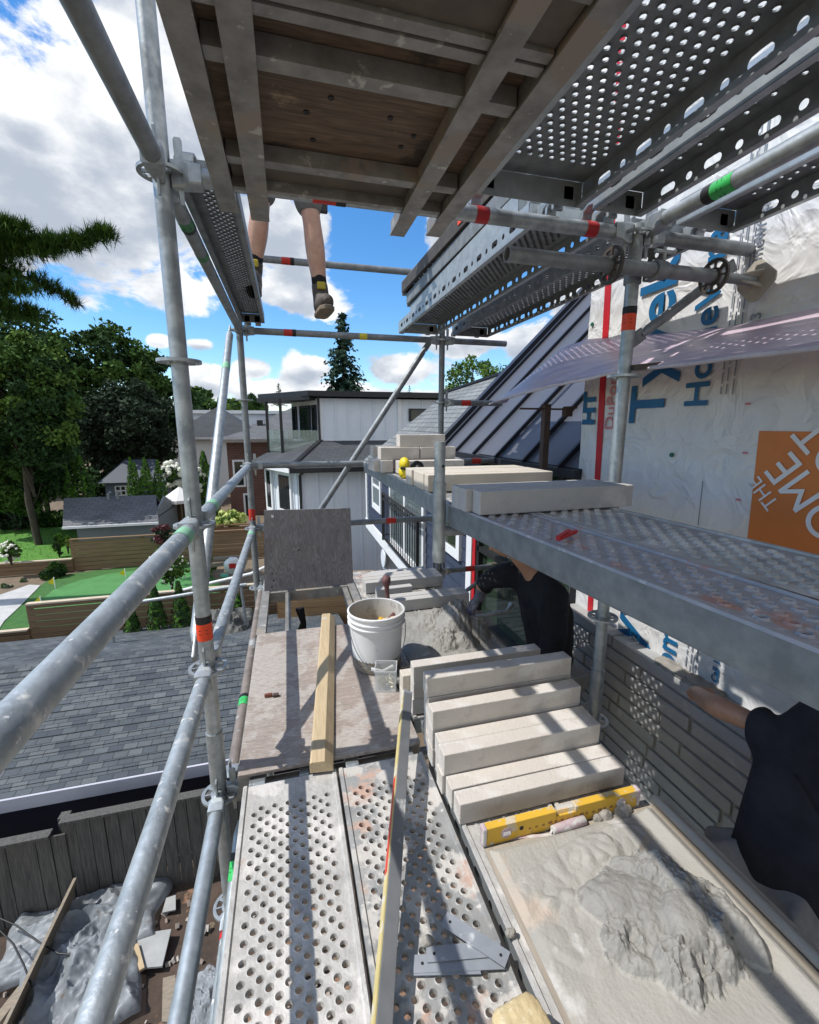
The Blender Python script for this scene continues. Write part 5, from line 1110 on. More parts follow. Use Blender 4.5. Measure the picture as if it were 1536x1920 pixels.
b.build('mortar', heapm, mh, smooth=55); b = MB(); b.box((hx0_, hy0_, DZ+.0065), (hx1_, hy1_, bz-.001)); b.build('board', MATS['board_ply'], mh)
# ------------------------------------------------------------------ bucket
bc = P(707, 1243, 'Z', DZ+.01); bk = thing('bucket', 'white plastic bucket with tools standing on the plywood deck', 'bucket', tuple(bc))
BH = .300; r0, r1 = .120, .139; z0 = bc.z+.001
prof = [(0, 0), (r0-.006, 0), (r0, .006), (r0+(r1-r0)*.78, BH*.78), (r1+.006, BH*.785), (r1+.006, BH*.80), (r1-.001, BH*.81), (r1, BH*.865), (r1+.007, BH*.87), (r1+.007, BH*.885), (r1, BH*.895), (r1+.001, BH*.955), (r1+.007, BH*.965), (r1+.007, BH-.003), (r1+.003, BH)]
b = MB(); b.lathe(prof+[(r1-.002, BH), (r1-.004, BH-.004)], (bc.x, bc.y, z0), 64); bo = b.build('shell', plast, bk, smooth=40)
b = MB(); b.lathe([(r1-.004, BH-.003), (r0-.003, .006), (0, .006)], (bc.x, bc.y, z0), 64); b.build('inside', plast_in, bk, smooth=40)
b = MB(); hp = []
for k in range(17):
    a_ = math.pi*k/16; x_ = math.cos(a_); s_ = math.sin(a_)
    hp.append(Vector((bc.x+.142*x_*(1-.0*s_), bc.y-.03-.118*s_*1.0-.0, z0+BH*.80-.205*s_)) )
b.pipe(hp, .0022, 8); hnd = b.build('wire_handle', galvdk, bk, smooth=60)
b = MB(); b.pipe([hp[2]+Vector((-.0, 0, 0)), hp[3], hp[4]], .0022, 8) if False else b.pipe([hp[6], hp[8], hp[10]], .009, 12); b.build('grip', plast, hnd, smooth=60)
def stick(name, label, cat, p0, p1, m1, r=.013, tip=None):
    t = thing(name, label, cat, tuple(p0)); b = MB(); b.pipe([p0, Vector(p0).lerp(Vector(p1), .5), Vector(p0).lerp(Vector(p1), .94), p1], [r*.8, r, r*1.1, r*.7], 14); b.build('handle', m1, t, smooth=60)
    if tip: b = MB(); b.bar(p0, Vector(p0)+(Vector(p0)-Vector(p1)).normalized()*tip, .04, .004); b.build('blade', galvdk, t)
    return t
bz_ = z0+BH
stick('trowel', 'dark red handled trowel leaning out of the white bucket', 'trowel', (bc.x+.045, bc.y+.03, bz_-.11), tuple(P(745, 1146, 'Y', bc.y+.09)), maroon, .013, .12)
for k, (dx, dy, dz, lx, ly, m_, lab) in enumerate(((-.03, .02, -.13, .09, .03, yel2, 'yellowed wooden wedge inside the white bucket'), (.03, .05, -.125, .11, .03, yel, 'yellow tool body inside the white bucket'), (.085, .05, -.10, .10, .03, lumber, 'wooden brush back at the right inside the bucket'), (-.075, .05, -.11, .035, .05, steel_dk, 'dark metal tool end at the left inside the bucket'), (-.0, -.04, -.15, .05, .03, red_t, 'reddish tool grip at the bottom of the bucket'))):
    M = Matrix.Translation((bc.x+dx, bc.y+dy, bz_+dz)) @ Euler((.5*math.sin(k*2), .35*math.cos(k*3), k*1.3)).to_matrix().to_4x4()
    b = MB(); b.box((-lx/2, -ly/2, -.018), (lx/2, ly/2, .018), M); tag(b.build('bucket_tool', m_, bevel=.006), lab, 'tool', 'tools inside the bucket')
for k in range(1):
    b = MB(); b.tube((bc.x, bc.y, z0+.008), (bc.x, bc.y, bz_-.175), r0+.004, 40); tag(b.build('bucket_filling', mat('bucket_fill', (.28, .25, .20), (.16, .14, .12), 40, .9, 0, .8)), 'jumble of small site debris filling the white bucket', 'debris')
# clear box of brass fittings
bx = thing('clear_box', 'small clear plastic box of fittings in front of the bucket', 'box', (.37, 1.93, DZ+.01))
zb = DZ+.011; q0 = P(703, 1298, 'Z', zb); th = R(-16); M = Matrix.Translation((q0.x, q0.y, zb)) @ Matrix.Rotation(th, 4, 'Z')
b = MB(); w_, d_, h_ = .098, .095, .105
for (xa, ya, xb, yb) in ((0, 0, w_, .002), (0, d_-.002, w_, d_), (0, .0025, .002, d_-.0025), (w_-.002, .0025, w_, d_-.0025)): b.box((xa, ya, .001), (xb, yb, h_), M)
b.box((.003, .003, .001), (w_-.003, d_-.003, .003), M)
b.build('box_shell', clearp, bx)
b = MB()
for (xa, ya, xb, yb) in ((-.002, -.002, w_+.002, .0), (-.002, d_, w_+.002, d_+.002), (-.002, 0, .0, d_), (w_, 0, w_+.002, d_)): b.box((xa, ya, h_-.006), (xb, yb, h_+.001), M)
b.build('rim', mat('clear_rim', (.72, .74, .75), None, 5, .3, alpha=.8), bx)
b = MB(); rr = random.Random(8)
for k in range(70):
    p = M @ Vector((rr.uniform(.012, w_-.012), rr.uniform(.012, d_-.012), .008+rr.uniform(0, .028))); dd = Vector((rr.uniform(-1, 1), rr.uniform(-1, 1), rr.uniform(-.4, .4))).normalized()*.011; b.tube(p-dd, p+dd, .0035, 7)
fo = b.build('small_fittings', copper, bx)
fo['kind'] = 'stuff'
# lumber, straightedge, bits on the plywood
a = P(603, 1448, 'Z', DZ+.012); c = P(616, 1162, 'Z', DZ+.012); d = (Vector((c.x, c.y, 0))-Vector((a.x, a.y, 0))).normalized(); s = Vector((d.y, -d.x, 0)); zl = DZ+.0115
b = MB(); pr = [(-.040, 0), (.042, 0), (.042, .012), (.012, .044), (-.034, .044), (-.040, .038)]
b.prism([Vector((a.x, a.y, zl))+s*u+Vector((0, 0, v)) for u, v in pr], Vector((c.x-a.x, c.y-a.y, 0))); tag(b.build('lumber_piece', lumber, bevel=.002), 'pale pine timber with one chamfered edge lying along the plywood deck', 'timber')
se = thing('long_level', 'long worn yellow and grey box level leaning on the stones', 'spirit level', (.3, 1.2, DZ))
a = P(764, 1300, 'Z', DZ+.13); c = P(718, 1915, 'Z', DZ+.055); e = c+(c-a)*.25; d = (a-e).normalized()
s = d.cross(Vector((0, 0, 1))).normalized(); tl = R(-22); s2 = s*math.cos(tl)+s.cross(d)*math.sin(tl); n2 = s2.cross(d)
def sbox(b, u0, u1, v0, v1, t0=0., t1=None):
    t1 = (a-e).length if t1 is None else t1
    b.prism([e+d*t0+s2*u+n2*v for u, v in ((u0, v0), (u1, v0), (u1, v1), (u0, v1))], d*(t1-t0))
b = MB(); sbox(b, -.018, .018, -.012, .012); b.build('body', mat('worn_alu', (.27, .28, .295), (.19, .20, .21), 6, .5, .4, spl=[((.50, .50, .49), 9, .62, 1)]), se, bevel=.002)
b = MB(); sbox(b, -.0215, -.0182, -.012, .012); b.build('yellow_edge', yel2, se)
b = MB(); LL_ = (a-e).length; sbox(b, -.0222, -.0216, -.009, .008, LL_*.42, LL_*.66); b.build('red_label', red_t, se)
b = MB(); sbox(b, -.0205, .0185, -.013, .013, LL_-.012, LL_+.003); b.build('end_cap', slate, se, bevel=.003)
p = P(508, 1306, 'Z', DZ+.011); cl = thing('brown_clip', 'small brown clip lying on the plywood deck left of the timber', 'clip', (p.x, p.y, p.z))
b = MB(); b.cbox((p.x-.01, p.y, p.z+.009), (.035, .012, .016)); b.build('body', mat('clip_brown', (.22, .07, .04), (.12, .04, .025), 30), cl, bevel=.003); b = MB(); b.cbox((p.x+.022, p.y-.004, p.z+.007), (.026, .02, .013)); b.build('jaw', rustbr, cl, bevel=.003)
# grey strips
for k, (p0, p1, w_, z_) in enumerate((((775, 1808), (945, 1800), .036, .004), ((800, 1790), (940, 1778), .032, .008), ((833, 1722), (952, 1800), .036, .0125), ((772, 1815), (900, 1812), .03, .0005+.002))):
    a = P(*p0, 'Z', DZ+.006+z_); c = P(*p1, 'Z', DZ+.006+z_); b = MB(); b.bar(a, c, w_, .002)
    o = b.build('metal_strip', slate); tag(o, ('grey metal strip under the crossed ones on the middle plank', 'grey metal strip in the middle of the small stack', 'top grey metal strip laid diagonally across the others', 'lowest grey metal strip on the perforated plank')[k], 'metal strip', 'grey metal strips')
    q = MB(); m_ = a.lerp(c, .12)
    for t_ in (.1, .9): m_ = a.lerp(c, t_); q.tube(m_+Vector((0, 0, .0012)), m_+Vector((0, 0, .0016)), .0035, 10)
    q.build('hole_mark', blacktx, o)
# tan sponge block, bottom edge
b = MB(); p = P(968, 1885, 'Z', DZ+.09); bm = bmesh.new(); bmesh.ops.create_cube(bm, size=1); bmesh.ops.subdivide_edges(bm, edges=bm.edges[:], cuts=14, use_grid_fill=True)
M = Matrix.Translation((p.x+.004, p.y-.055, DZ+.052)) @ Matrix.Rotation(R(8), 4, 'Z'); vs = []
for v in bm.verts:
    q = v.co.copy(); L4 = (abs(q.x*2)**7+abs(q.y*2)**7+abs(q.z*2)**7)**(1/7); q = q/max(L4, .2)*1.0
    q += q.normalized()*.025*noise.noise(q*9)+q.normalized()*.02*noise.noise(q*25); vs.append(M @ Vector((q.x*.105, q.y*.14, q.z*.085)))
b.add(vs, [tuple(v.index for v in f.verts) for f in bm.faces]); bm.free(); tag(b.build('sponge', buffb, smooth=50), 'tan rough sponge block at the bottom edge between the two decks', 'sponge')
# mallet
m0 = P(728, 1146, 'Z', DZ+.007); ml = thing('mallet', 'maroon rubber mallet standing on its head beside the grey stones', 'mallet', tuple(m0))
b = MB(); b.tube(m0+Vector((-.055, -.01, .033)), m0+Vector((.055, .01, .033)), .033, 24); b.build('head', maroon, ml, smooth=40, bevel=.005)
b = MB(); h0 = m0+Vector((0, 0, .06)); b.pipe([h0, h0+Vector((-.004, 0, .06)), h0+Vector((-.008, 0, .11)), h0+Vector((-.010, 0, .14)), h0+Vector((-.012, 0, .17)), h0+Vector((-.014, 0, .19))], [.014, .014, .016, .028, .03, .012], 18); b.build('handle', maroon, ml, smooth=60)
# ear defenders
ec = P(768, 872, 'Y', 2.46); ec.z = UZ+.008; ed = thing('ear_defenders', 'yellow and black ear defenders lying on the far raised plank', 'ear defenders', tuple(ec))
for dx, dz, tl_ in ((-.028, .075, .5), (-.035, .03, -.35)):
    b = MB(); bm = bmesh.new(); bmesh.ops.create_uvsphere(bm, u_segments=24, v_segments=16, radius=1)
    b.add([ec+Vector((dx+v.co.x*.030-.004*tl_, v.co.y*.042, dz+v.co.z*.038)) for v in bm.verts], [tuple(v.index for v in f.verts) for f in bm.faces]); bm.free(); b.build('ear_cup', yel3, ed, smooth=60)
b = MB(); b.lathe([(.018, -.012), (.040, -.012), (.043, 0), (.040, .012), (.018, .012)], ec+Vector((.045, .0, .05)), 24, (.25, -1, .2), True); b.build('cushion', black, ed, smooth=50)
b = MB(); b.pipe([ec+Vector(v) for v in ((-.06, -.03, .055), (-.03, -.045, .05), (.01, -.04, .045), (.05, -.02, .05), (.10, .0, .03), (.12, .05, .02))], .008, 8); b.build('headband', black, ed, smooth=60)
# red clip on raised plank
p = P(1066, 1004, 'Z', UZ+.008); rc = thing('red_clip', 'small red plastic clip on the reddish raised plank', 'clip', tuple(p))
p0 = P(1046, 1011, 'Z', UZ+.012); p1 = P(1080, 996, 'Z', UZ+.014); b = MB(); b.bar(p0, p1, .013, .010); b.build('body', redpl, rc, bevel=.003); b = MB(); b.bar(p0+Vector((0, 0, .006)), p0.lerp(p1, .6)+Vector((0, 0, .012)), .010, .004); b.build('lever', redpl, rc)
# loose forked brace end by the glove
fb = thing('forked_tube', 'short pale tube with forked end beside the worker glove', 'scaffold tube', tuple(P(930, 1148, 'Y', 2.9)))
p0 = P(890, 1158, 'Y', 2.9); p1 = P(952, 1146, 'Y', 2.9); b = MB(); b.tube(p0, p1, .017, 18); b.build('tube', galv, fb, smooth=40)
b = MB(); p2 = P(959, 1134, 'Y', 2.9); b.bar(p1, p2, .02, .03); b.tube(p2+Vector((0, -.02, 0)), p2+Vector((0, .02, 0)), .016, 14, hollow=.006); b.build('fork', galv, fb)
# ------------------------------------------------------------------ rubble and sheets in the side yard
def gpt(x, y, lift=.06): p = P(x, y, 'Z', G+lift); return p
def crumple(name, label, cat, c, rx, ry, h, m, seed, rot=0.):
    n = 70; vs = []; M = Matrix.Rotation(rot, 3, 'Z'); rng = Vector((seed*3.1, seed*1.3, 0))
    for i in range(n+1):
        for j in range(n+1):
            u, v = 2*i/n-1, 2*j/n-1; r = max(abs(u), abs(v)); q = Vector((u, v, 0))
            f1 = 1-abs(noise.noise(q*1.6+rng)); f2 = 1-abs(noise.noise(q*4+rng)); e = max(0, 1-r)**.4
            z = h*(f1**2*.7+f2**2*.18+.10*(1-abs(noise.noise(q*9+rng)))**2)*e+.02
            w_ = 1+.25*noise.noise(Vector((math.atan2(v, u)*1.2, seed, 0)))
            vs.append(Vector(c)+M @ Vector((u*rx*w_, v*ry*w_, 0))+Vector((0, 0, z)))
    b = MB(); b.add(vs, [(i*(n+1)+j, (i+1)*(n+1)+j, (i+1)*(n+1)+j+1, i*(n+1)+j+1) for i in range(n) for j in range(n)]); o = b.build(name, m, smooth=70); return tag(o, label, cat)
crumple('plastic_sheet', 'crumpled translucent plastic sheet on the side yard soil, front heap', 'plastic sheet', gpt(150, 1850), .50, .55, .42, sheet_m, 2, .3)
crumple('plastic_sheet', 'crumpled plastic sheet against the weathered fence', 'plastic sheet', gpt(160, 1745), .75, .38, .35, sheet_m, 5, .1)
crumple('plastic_sheet', 'small crumpled plastic scrap below the lowest scaffold tube', 'plastic sheet', gpt(395, 1890), .22, .3, .25, sheet_m, 7, .8)
crumple('tarpaulin', 'grey rumpled tarpaulin behind the garage roof ridge', 'tarpaulin', (-1.45, RY+1.3, rz-.30), .55, .6, .40, mat('tarp_grey', (.12, .12, .11), (.07, .07, .065), 8, .7), 3)
def slab(name, label, cat, pts, th, m, lift=.07, grp=None):
    ps = [gpt(x, y, lift) for x, y in pts]; b = MB(); b.prism(ps, (0, 0, th)); return tag(b.build(name, m, bevel=.003), label, cat, grp)
slab('cement_board', 'square grey cement board lying on the soil by the plastic', 'board', ((238, 1758), (322, 1745), (305, 1815), (232, 1822)), .025, cement, .10)
slab('cement_board', 'small pale board scrap near the fence foot', 'board', ((312, 1686), (330, 1680), (330, 1708), (304, 1714)), .02, cement, .08)
slab('timber_offcut', 'short yellowish timber offcut on the cement board', 'timber', ((249, 1776), (260, 1772), (272, 1818), (262, 1824)), .03, lumber, .135)
slab('timber_offcut', 'upright-leaning board offcut at the lower left bottom edge', 'timber', ((306, 1838), (330, 1832), (330, 1920), (304, 1920)), .03, woodold, .16)
slab('timber_offcut', 'weathered long board lying along the left edge', 'timber', ((0, 1900), (55, 1830), (62, 1840), (0, 1925)), .04, woodold, .07)
b = MB(); rr = random.Random(6)
for k in range(420):
    p = Vector((rr.uniform(-3, .6), rr.uniform(1.6, 4.8), G+.05)); s = rr.uniform(.008, .035)
    M = Matrix.Translation(p) @ Euler((rr.random()*3, rr.random()*3, rr.random()*3)).to_matrix().to_4x4(); b.box((-s, -s*.7, -s*.5), (s, s*.7, s*.5), M)
o = b.build('rubble', mat('rubble_bits', (.42, .40, .37), (.25, .17, .13), 1.5, .9)); o['kind'] = 'stuff'; o['label'] = 'small stone and mortar rubble scattered over the side yard soil'; o['category'] = 'rubble'
for k, pts in enumerate((((0, 1722), (30, 1735), (70, 1765), (110, 1788), (135, 1790)), ((0, 1745), (25, 1770), (45, 1810), (60, 1850)))):
    b = MB(); b.pipe([gpt(x, y, .42) for x, y in pts], .008, 8); tag(b.build('cable', black, smooth=60), ('black cable hanging over the plastic sheet', 'black cable along the old boards at far left')[k], 'cable', 'black cables')
# ------------------------------------------------------------------ people
def skinned(nodes, edges, root, sub=2):
    """grow a tapered surface over a stick skeleton; returns verts and faces"""
    names = list(nodes); idx = {n: i for i, n in enumerate(names)}
    me = bpy.data.meshes.new('sk'); me.from_pydata([nodes[n][0] for n in names], [(idx[a], idx[b]) for a, b in edges], [])
    o = bpy.data.objects.new('sk', me); COL.objects.link(o)
    sk = o.modifiers.new('skin', 'SKIN'); sk.branch_smoothing = .6; sk.use_smooth_shade = True
    for n in names:
        r = nodes[n][1]; r = r if isinstance(r, tuple) else (r, r)
        sv = me.skin_vertices[0].data[idx[n]]; sv.radius = r; sv.use_root = (n == root)
    sb = o.modifiers.new('sub', 'SUBSURF'); sb.levels = sub; sb.render_levels = sub
    bpy.context.view_layer.update()
    ev = o.evaluated_get(bpy.context.evaluated_depsgraph_get()); m2 = ev.to_mesh()
    vs = [v.co.copy() for v in m2.vertices]; fs = [tuple(p.vertices) for p in m2.polygons]
    ev.to_mesh_clear(); bpy.data.objects.remove(o); bpy.data.meshes.remove(me)
    return vs, fs
def head_mesh(c, fwd, up, r=.098):
    """head with brow, eye hollows, nose, mouth, chin and ears; c = skull centre"""
    c = Vector(c); f = Vector(fwd).normalized(); s = f.cross(Vector(up)).normalized(); u = s.cross(f)
    vs = []; fs = []; na, nb = 40, 30
    g = lambda x, m, w_: math.exp(-((x-m)/w_)**2)
    for j in range(nb+1):
        t = math.pi*j/nb; z = math.cos(t)
        for i in range(na):
            a = 2*math.pi*i/na; x = math.sin(t)*math.sin(a); y = math.sin(t)*math.cos(a)
            X, Y, Zz = x*.80, y*.98, z*1.12
            jaw = max(0, -z); X *= 1-.30*jaw**1.5; Y *= 1-.12*jaw
            if y > 0: Y += .10*jaw*y
            fr = max(0, y)**3
            Y += fr*(.05*g(z, .22, .12)*g(x, 0, .6) + .26*g(x, 0, .12)*g(z, -.14, .17) - .10*(g(x, .32, .16)+g(x, -.32, .16))*g(z, .06, .10) + .06*g(x, 0, .28)*g(z, -.42, .07) - .05*g(x, 0, .25)*g(z, -.50, .04) + .10*g(x, 0, .3)*g(z, -.80, .14))
            vs.append(c+(s*X+f*Y+u*Zz)*r)
    for j in range(nb):
        for i in range(na): fs.append((j*na+i, j*na+(i+1) % na, (j+1)*na+(i+1) % na, (j+1)*na+i))
    for e in (1, -1):
        n = len(vs); q = 10
        for k in range(q):
            a = 2*math.pi*k/q
            vs.append(c+s*e*r*.79+(f*(math.cos(a)*.16-.05)+u*(math.sin(a)*.27-.05))*r)
        for k in range(q):
            a = 2*math.pi*k/q; vs.append(c+s*e*r*.95+(f*(math.cos(a)*.2-.12)+u*(math.sin(a)*.32-.04))*r)
        for k in range(q): fs.append((n+k, n+(k+1) % q, n+q+(k+1) % q, n+q+k))
        fs.append(tuple(range(n+q, n+2*q)))
    return vs, fs, (c, f, s, u, r)
def hair_mesh(H, low=-.15):
    c, f, s, u, r = H; vs = []; fs = []; na, nb = 36, 18
    for j in range(nb+1):
        t = math.pi*.62*j/nb; z = math.cos(t)
        for i in range(na):
            a = 2*math.pi*i/na; x = math.sin(t)*math.sin(a); y = math.sin(t)*math.cos(a)
            zz = z*1.16; 
            if y > .25 and zz < .45: zz = .45+(zz-.45)*.15
            vs.append(c+(s*x*.88+f*(y*1.03-.02)+u*zz)*r*(1.03+.03*noise.noise(Vector((x*6, y*6, z*6)))))
    for j in range(nb):
        for i in range(na): fs.append((j*na+i, j*na+(i+1) % na, (j+1)*na+(i+1) % na, (j+1)*na+i))
    return vs, fs
def hand_nodes(nodes, edges, pre, wrist, palm_dir, back, curl=.5, L_=.185):
    """palm, four fingers of unequal length with knuckle bends and a thumb from the side of the palm"""
    w_ = Vector(wrist); d = Vector(palm_dir).normalized(); b = Vector(back).normalized(); s = d.cross(b).normalized(); b = s.cross(d)
    nodes[pre+'pm'] = (w_+d*L_*.26, (.036, .017)); edges.append((pre+'w', pre+'pm'))
    for k, (off, ln) in enumerate(((.030, .40), (.011, .45), (-.009, .42), (-.028, .33))):
        base = w_+d*L_*.50+s*off; n0 = pre+'f%d' % k; nodes[n0+'a'] = (base, .0105); edges.append((pre+'pm', n0+'a'))
        dd = (d*math.cos(curl*.6)-b*math.sin(curl*.6)); p = base+dd*L_*ln*.42; nodes[n0+'b'] = (p, .0092); edges.append((n0+'a', n0+'b'))
        dd = (d*math.cos(curl*1.5)-b*math.sin(curl*1.5)); p = p+dd*L_*ln*.33; nodes[n0+'c'] = (p, .0084); edges.append((n0+'b', n0+'c'))
        dd = (d*math.cos(curl*2.2)-b*math.sin(curl*2.2)); p = p+dd*L_*ln*.25; nodes[n0+'d'] = (p, .0072); edges.append((n0+'c', n0+'d'))
    p = w_+d*L_*.20+s*.036; nodes[pre+'ta'] = (p, .0125); edges.append((pre+'pm', pre+'ta'))
    p = p+(d*.7+s*.6-b*.2).normalized()*L_*.22; nodes[pre+'tb'] = (p, .0108); edges.append((pre+'ta', pre+'tb'))
    p = p+(d*.95+s*.1-b*.35).normalized()*L_*.16; nodes[pre+'tc'] = (p, .0088); edges.append((pre+'tb', pre+'tc'))
def V(*a): return Vector(a)
def folds(vs, amp, sc, seed, st=(1, 1, 1)):
    return [v+Vector((noise.noise(Vector((v.x*sc*st[0], v.y*sc*st[1], v.z*sc*st[2]+seed))), noise.noise(Vector((v.x*sc*st[0]+9, v.y*sc*st[1], v.z*sc*st[2]+seed))), .3*noise.noise(Vector((v.x*sc+4, v.y*sc, v.z*sc+seed)))))*amp for v in vs]
def person(label, J, shirt_m, trouser_m, skin_m, headc, hf, hu, shirt, trousers, handL, handR, shoes=True, gloves=None, short_sleeve=False, bare_legs=False):
    t = thing('person', label, 'person', (J['pelvis'].x, J['pelvis'].y, min(J['footL'].z, J['footR'].z)-.0))
    E_ = [('pelvis', 'spine'), ('spine', 'chest'), ('chest', 'neck'), ('neck', 'skull'), ('chest', 'shL'), ('shL', 'elL'), ('elL', 'Lw'), ('chest', 'shR'), ('shR', 'elR'), ('elR', 'Rw'),
          ('pelvis', 'hipL'), ('hipL', 'knL'), ('knL', 'clL'), ('clL', 'ankL'), ('ankL', 'footL'), ('pelvis', 'hipR'), ('hipR', 'knR'), ('knR', 'clR'), ('clR', 'ankR'), ('ankR', 'footR')]
    rad = dict(pelvis=(.13, .10), spine=(.115, .085), chest=(.115, .08), neck=.054, skull=.06, shL=.032, shR=.032, elL=.043, elR=.043, Lw=.028, Rw=.028, hipL=.088, hipR=.088, knL=.056, knR=.056, clL=.068, clR=.068, ankL=.036, ankR=.037, footL=.034, footR=.034)
    for s in 'LR':
        if 'cl'+s not in J: J['cl'+s] = J['kn'+s].lerp(J['ank'+s], .30)
    J['skull'] = Vector(headc)
    nodes = {k: (J[k], rad[k]) for k in rad}; ed = list(E_)
    for s, (d, b, c) in (('L', handL), ('R', handR)): hand_nodes(nodes, ed, s, J[s+'w'], d, b, c)
    vs, fs = skinned(nodes, ed, 'pelvis', 2)
    hv, hfc, H = head_mesh(headc, hf, hu)
    b = MB(); b.add(vs, fs); b.add(hv, hfc); body = b.build('body', skin_m, t, smooth=80)
    rm = body.modifiers.new('fuse', 'REMESH'); rm.mode = 'VOXEL'; rm.voxel_size = .0065; rm.use_smooth_shade = True
    sm = body.modifiers.new('smooth', 'SMOOTH'); sm.iterations = 3; sm.factor = .4
    hv, hfc = hair_mesh(H); b = MB(); b.add(hv, hfc); b.build('hair', hair_m, t, smooth=70)
    b = MB()
    for e in (1, -1):
        c, f, s_, u, r = H; p = c+(s_*e*.31+f*.80+u*.07)*r; bm = bmesh.new(); bmesh.ops.create_uvsphere(bm, u_segments=12, v_segments=8, radius=.0115)
        b.add([p+v.co for v in bm.verts], [tuple(v.index for v in q.verts) for q in bm.faces]); bm.free()
    b.build('eyes', mat('eye_'+str(len(bpy.data.materials)), (.5, .5, .5), (.03, .02, .02), 80, .2), t, smooth=80)
    for nm, spec_, m_, amp in (('shirt', shirt, shirt_m, .010), ('trousers', trousers, trouser_m, .007)):
        nd = {k: (Vector(p), r) for k, (p, r) in spec_['n'].items()}
        vs, fs = skinned(nd, spec_['e'], spec_['root'], 2); b = MB(); b.add(folds(vs, amp, 11, 3), fs); g_ = b.build(nm, m_, t, smooth=80); rm = g_.modifiers.new('fuse', 'REMESH'); rm.mode = 'VOXEL'; rm.voxel_size = .011; rm.use_smooth_shade = True; sm = g_.modifiers.new('smooth', 'SMOOTH'); sm.iterations = 6; sm.factor = .5
    for s in 'LR':
        if shoes:
            a, f = J['ank'+s], J['foot'+s]; d = (f-a); d.z = 0; d = d.normalized() if d.length > .02 else Vector((0, -1, 0)); zb = f.z-.045
            sd = d.cross(V(0, 0, 1)); kd = (J['kn'+s]-a).normalized(); o = V(a.x, a.y, zb)
            b = MB(); b.pipe([a+kd*.075, a+kd*.03, a, o+d*.005+V(0, 0, .05), o+d*.005+V(0, 0, .02)], [.049, .051, .050, .050, .044], 20)
            b.pipe([o-d*.055+V(0, 0, .045), o-d*.03+V(0, 0, .045), o+d*.03+V(0, 0, .055), o+d*.09+V(0, 0, .050), o+d*.15+V(0, 0, .044), o+d*.195+V(0, 0, .040), o+d*.215+V(0, 0, .036)], [.020, .040, .050, .050, .048, .038, .016], 20)
            b.pipe([a+d*.01, a+d*.045+V(0, 0, -.03), o+d*.10+V(0, 0, .055)], [.045, .044, .04], 16)
            bo = b.build('boot', boot_m, t, smooth=80); rm = bo.modifiers.new('fuse', 'REMESH'); rm.mode = 'VOXEL'; rm.voxel_size = .005; rm.use_smooth_shade = True; sm = bo.modifiers.new('smooth', 'SMOOTH'); sm.iterations = 5
            b = MB(); o = V(a.x, a.y, 0); pr = [o-d*.055+sd*.03, o-d*.02+sd*.043, o+d*.09+sd*.047, o+d*.18+sd*.045, o+d*.225+sd*.02, o+d*.225-sd*.02, o+d*.18-sd*.045, o+d*.09-sd*.047, o-d*.02-sd*.043, o-d*.055-sd*.03]
            b.prism([p+V(0, 0, zb-.012) for p in pr], (0, 0, .028)); b.build('sole', sole_m, bo, bevel=.006)
            if bare_legs:
                b = MB(); b.cbox(tuple(a+d*.052+kd*.055), (.052, .016, .045))
                q_ = MB()
                for k_ in range(4): c_ = a+d*(.050+.022*k_)+V(0, 0, .012-.026*k_); q_.bar(c_-sd*.03, c_+sd*.03, .007, .006)
                q_.build('laces', boot_y if False else sole_m, bo); b.build('boot_tongue', boot_y, bo, bevel=.008)
                b = MB(); b.pipe([a+kd*.05, a+kd*.125], [.0465, .0455], 20); b.build('sock', cloth_blk, t, smooth=60)
    if gloves:
        for s in 'LR':
            nodes = {s+'w': (J[s+'w'], .036), s+'c': (J[s+'w']+(J['el'+s]-J[s+'w']).normalized()*.06, .040)}; ed = [(s+'c', s+'w')]
            d, bk_, c = handL if s == 'L' else handR; hand_nodes(nodes, ed, s, J[s+'w'], d, bk_, c)
            nodes = {k: (p, tuple(x+.006 for x in r) if isinstance(r, tuple) else r+.0045) for k, (p, r) in nodes.items()}
            vs, fs = skinned(nodes, ed, s+'w', 2); b = MB(); b.add(vs, fs); b.build('glove', gloves, t, smooth=80)
    return t
# mason bending over the mortar heap, black long sleeves, grey glove
pel = V(1.43, 2.10, -1.38); ch = V(1.365, 2.10, -.88)
hL = P(893, 1128, 'Y', 2.38)
J = dict(pelvis=pel, spine=V(1.395, 2.10, -1.15), chest=ch, neck=P(978, 1048, 'Y', 2.10), shL=V(1.30, 1.95, -.83), shR=V(1.31, 2.26, -.83), elL=V(1.30, 1.90, -1.12), elR=V(1.10, 2.40, -.95), Lw=V(1.18, 1.86, -1.28), Rw=V(hL.x+.05, 2.40, hL.z+.02),
         hipL=V(1.44, 2.00, -1.46), hipR=V(1.44, 2.20, -1.46), knL=V(1.45, 1.99, -1.84), knR=V(1.46, 2.22, -1.84), ankL=V(1.50, 1.98, -2.155), ankR=V(1.51, 2.23, -2.155), footL=V(1.38, 1.97, -2.215), footR=V(1.39, 2.24, -2.215))
shirt = dict(root='spine', n={'pelvis': ((1.43, 2.10, -1.42), (.16, .15)), 'spine': (J['spine'], (.185, .155)), 'chest': (ch, (.20, .165)), 'neck': (V(1.275, 2.10, -.765), (.10, .09)), 'shL': (J['shL'], .105), 'shR': (J['shR'], .105), 'elL': (J['elL'], .068), 'elR': (J['elR'], .062), 'Lw': (J['Lw'], .048), 'Rw': (J['Rw']+V(.05, 0, .02), .047)},
             e=[('pelvis', 'spine'), ('spine', 'chest'), ('chest', 'neck'), ('chest', 'shL'), ('shL', 'elL'), ('elL', 'Lw'), ('chest', 'shR'), ('shR', 'elR'), ('elR', 'Rw')])
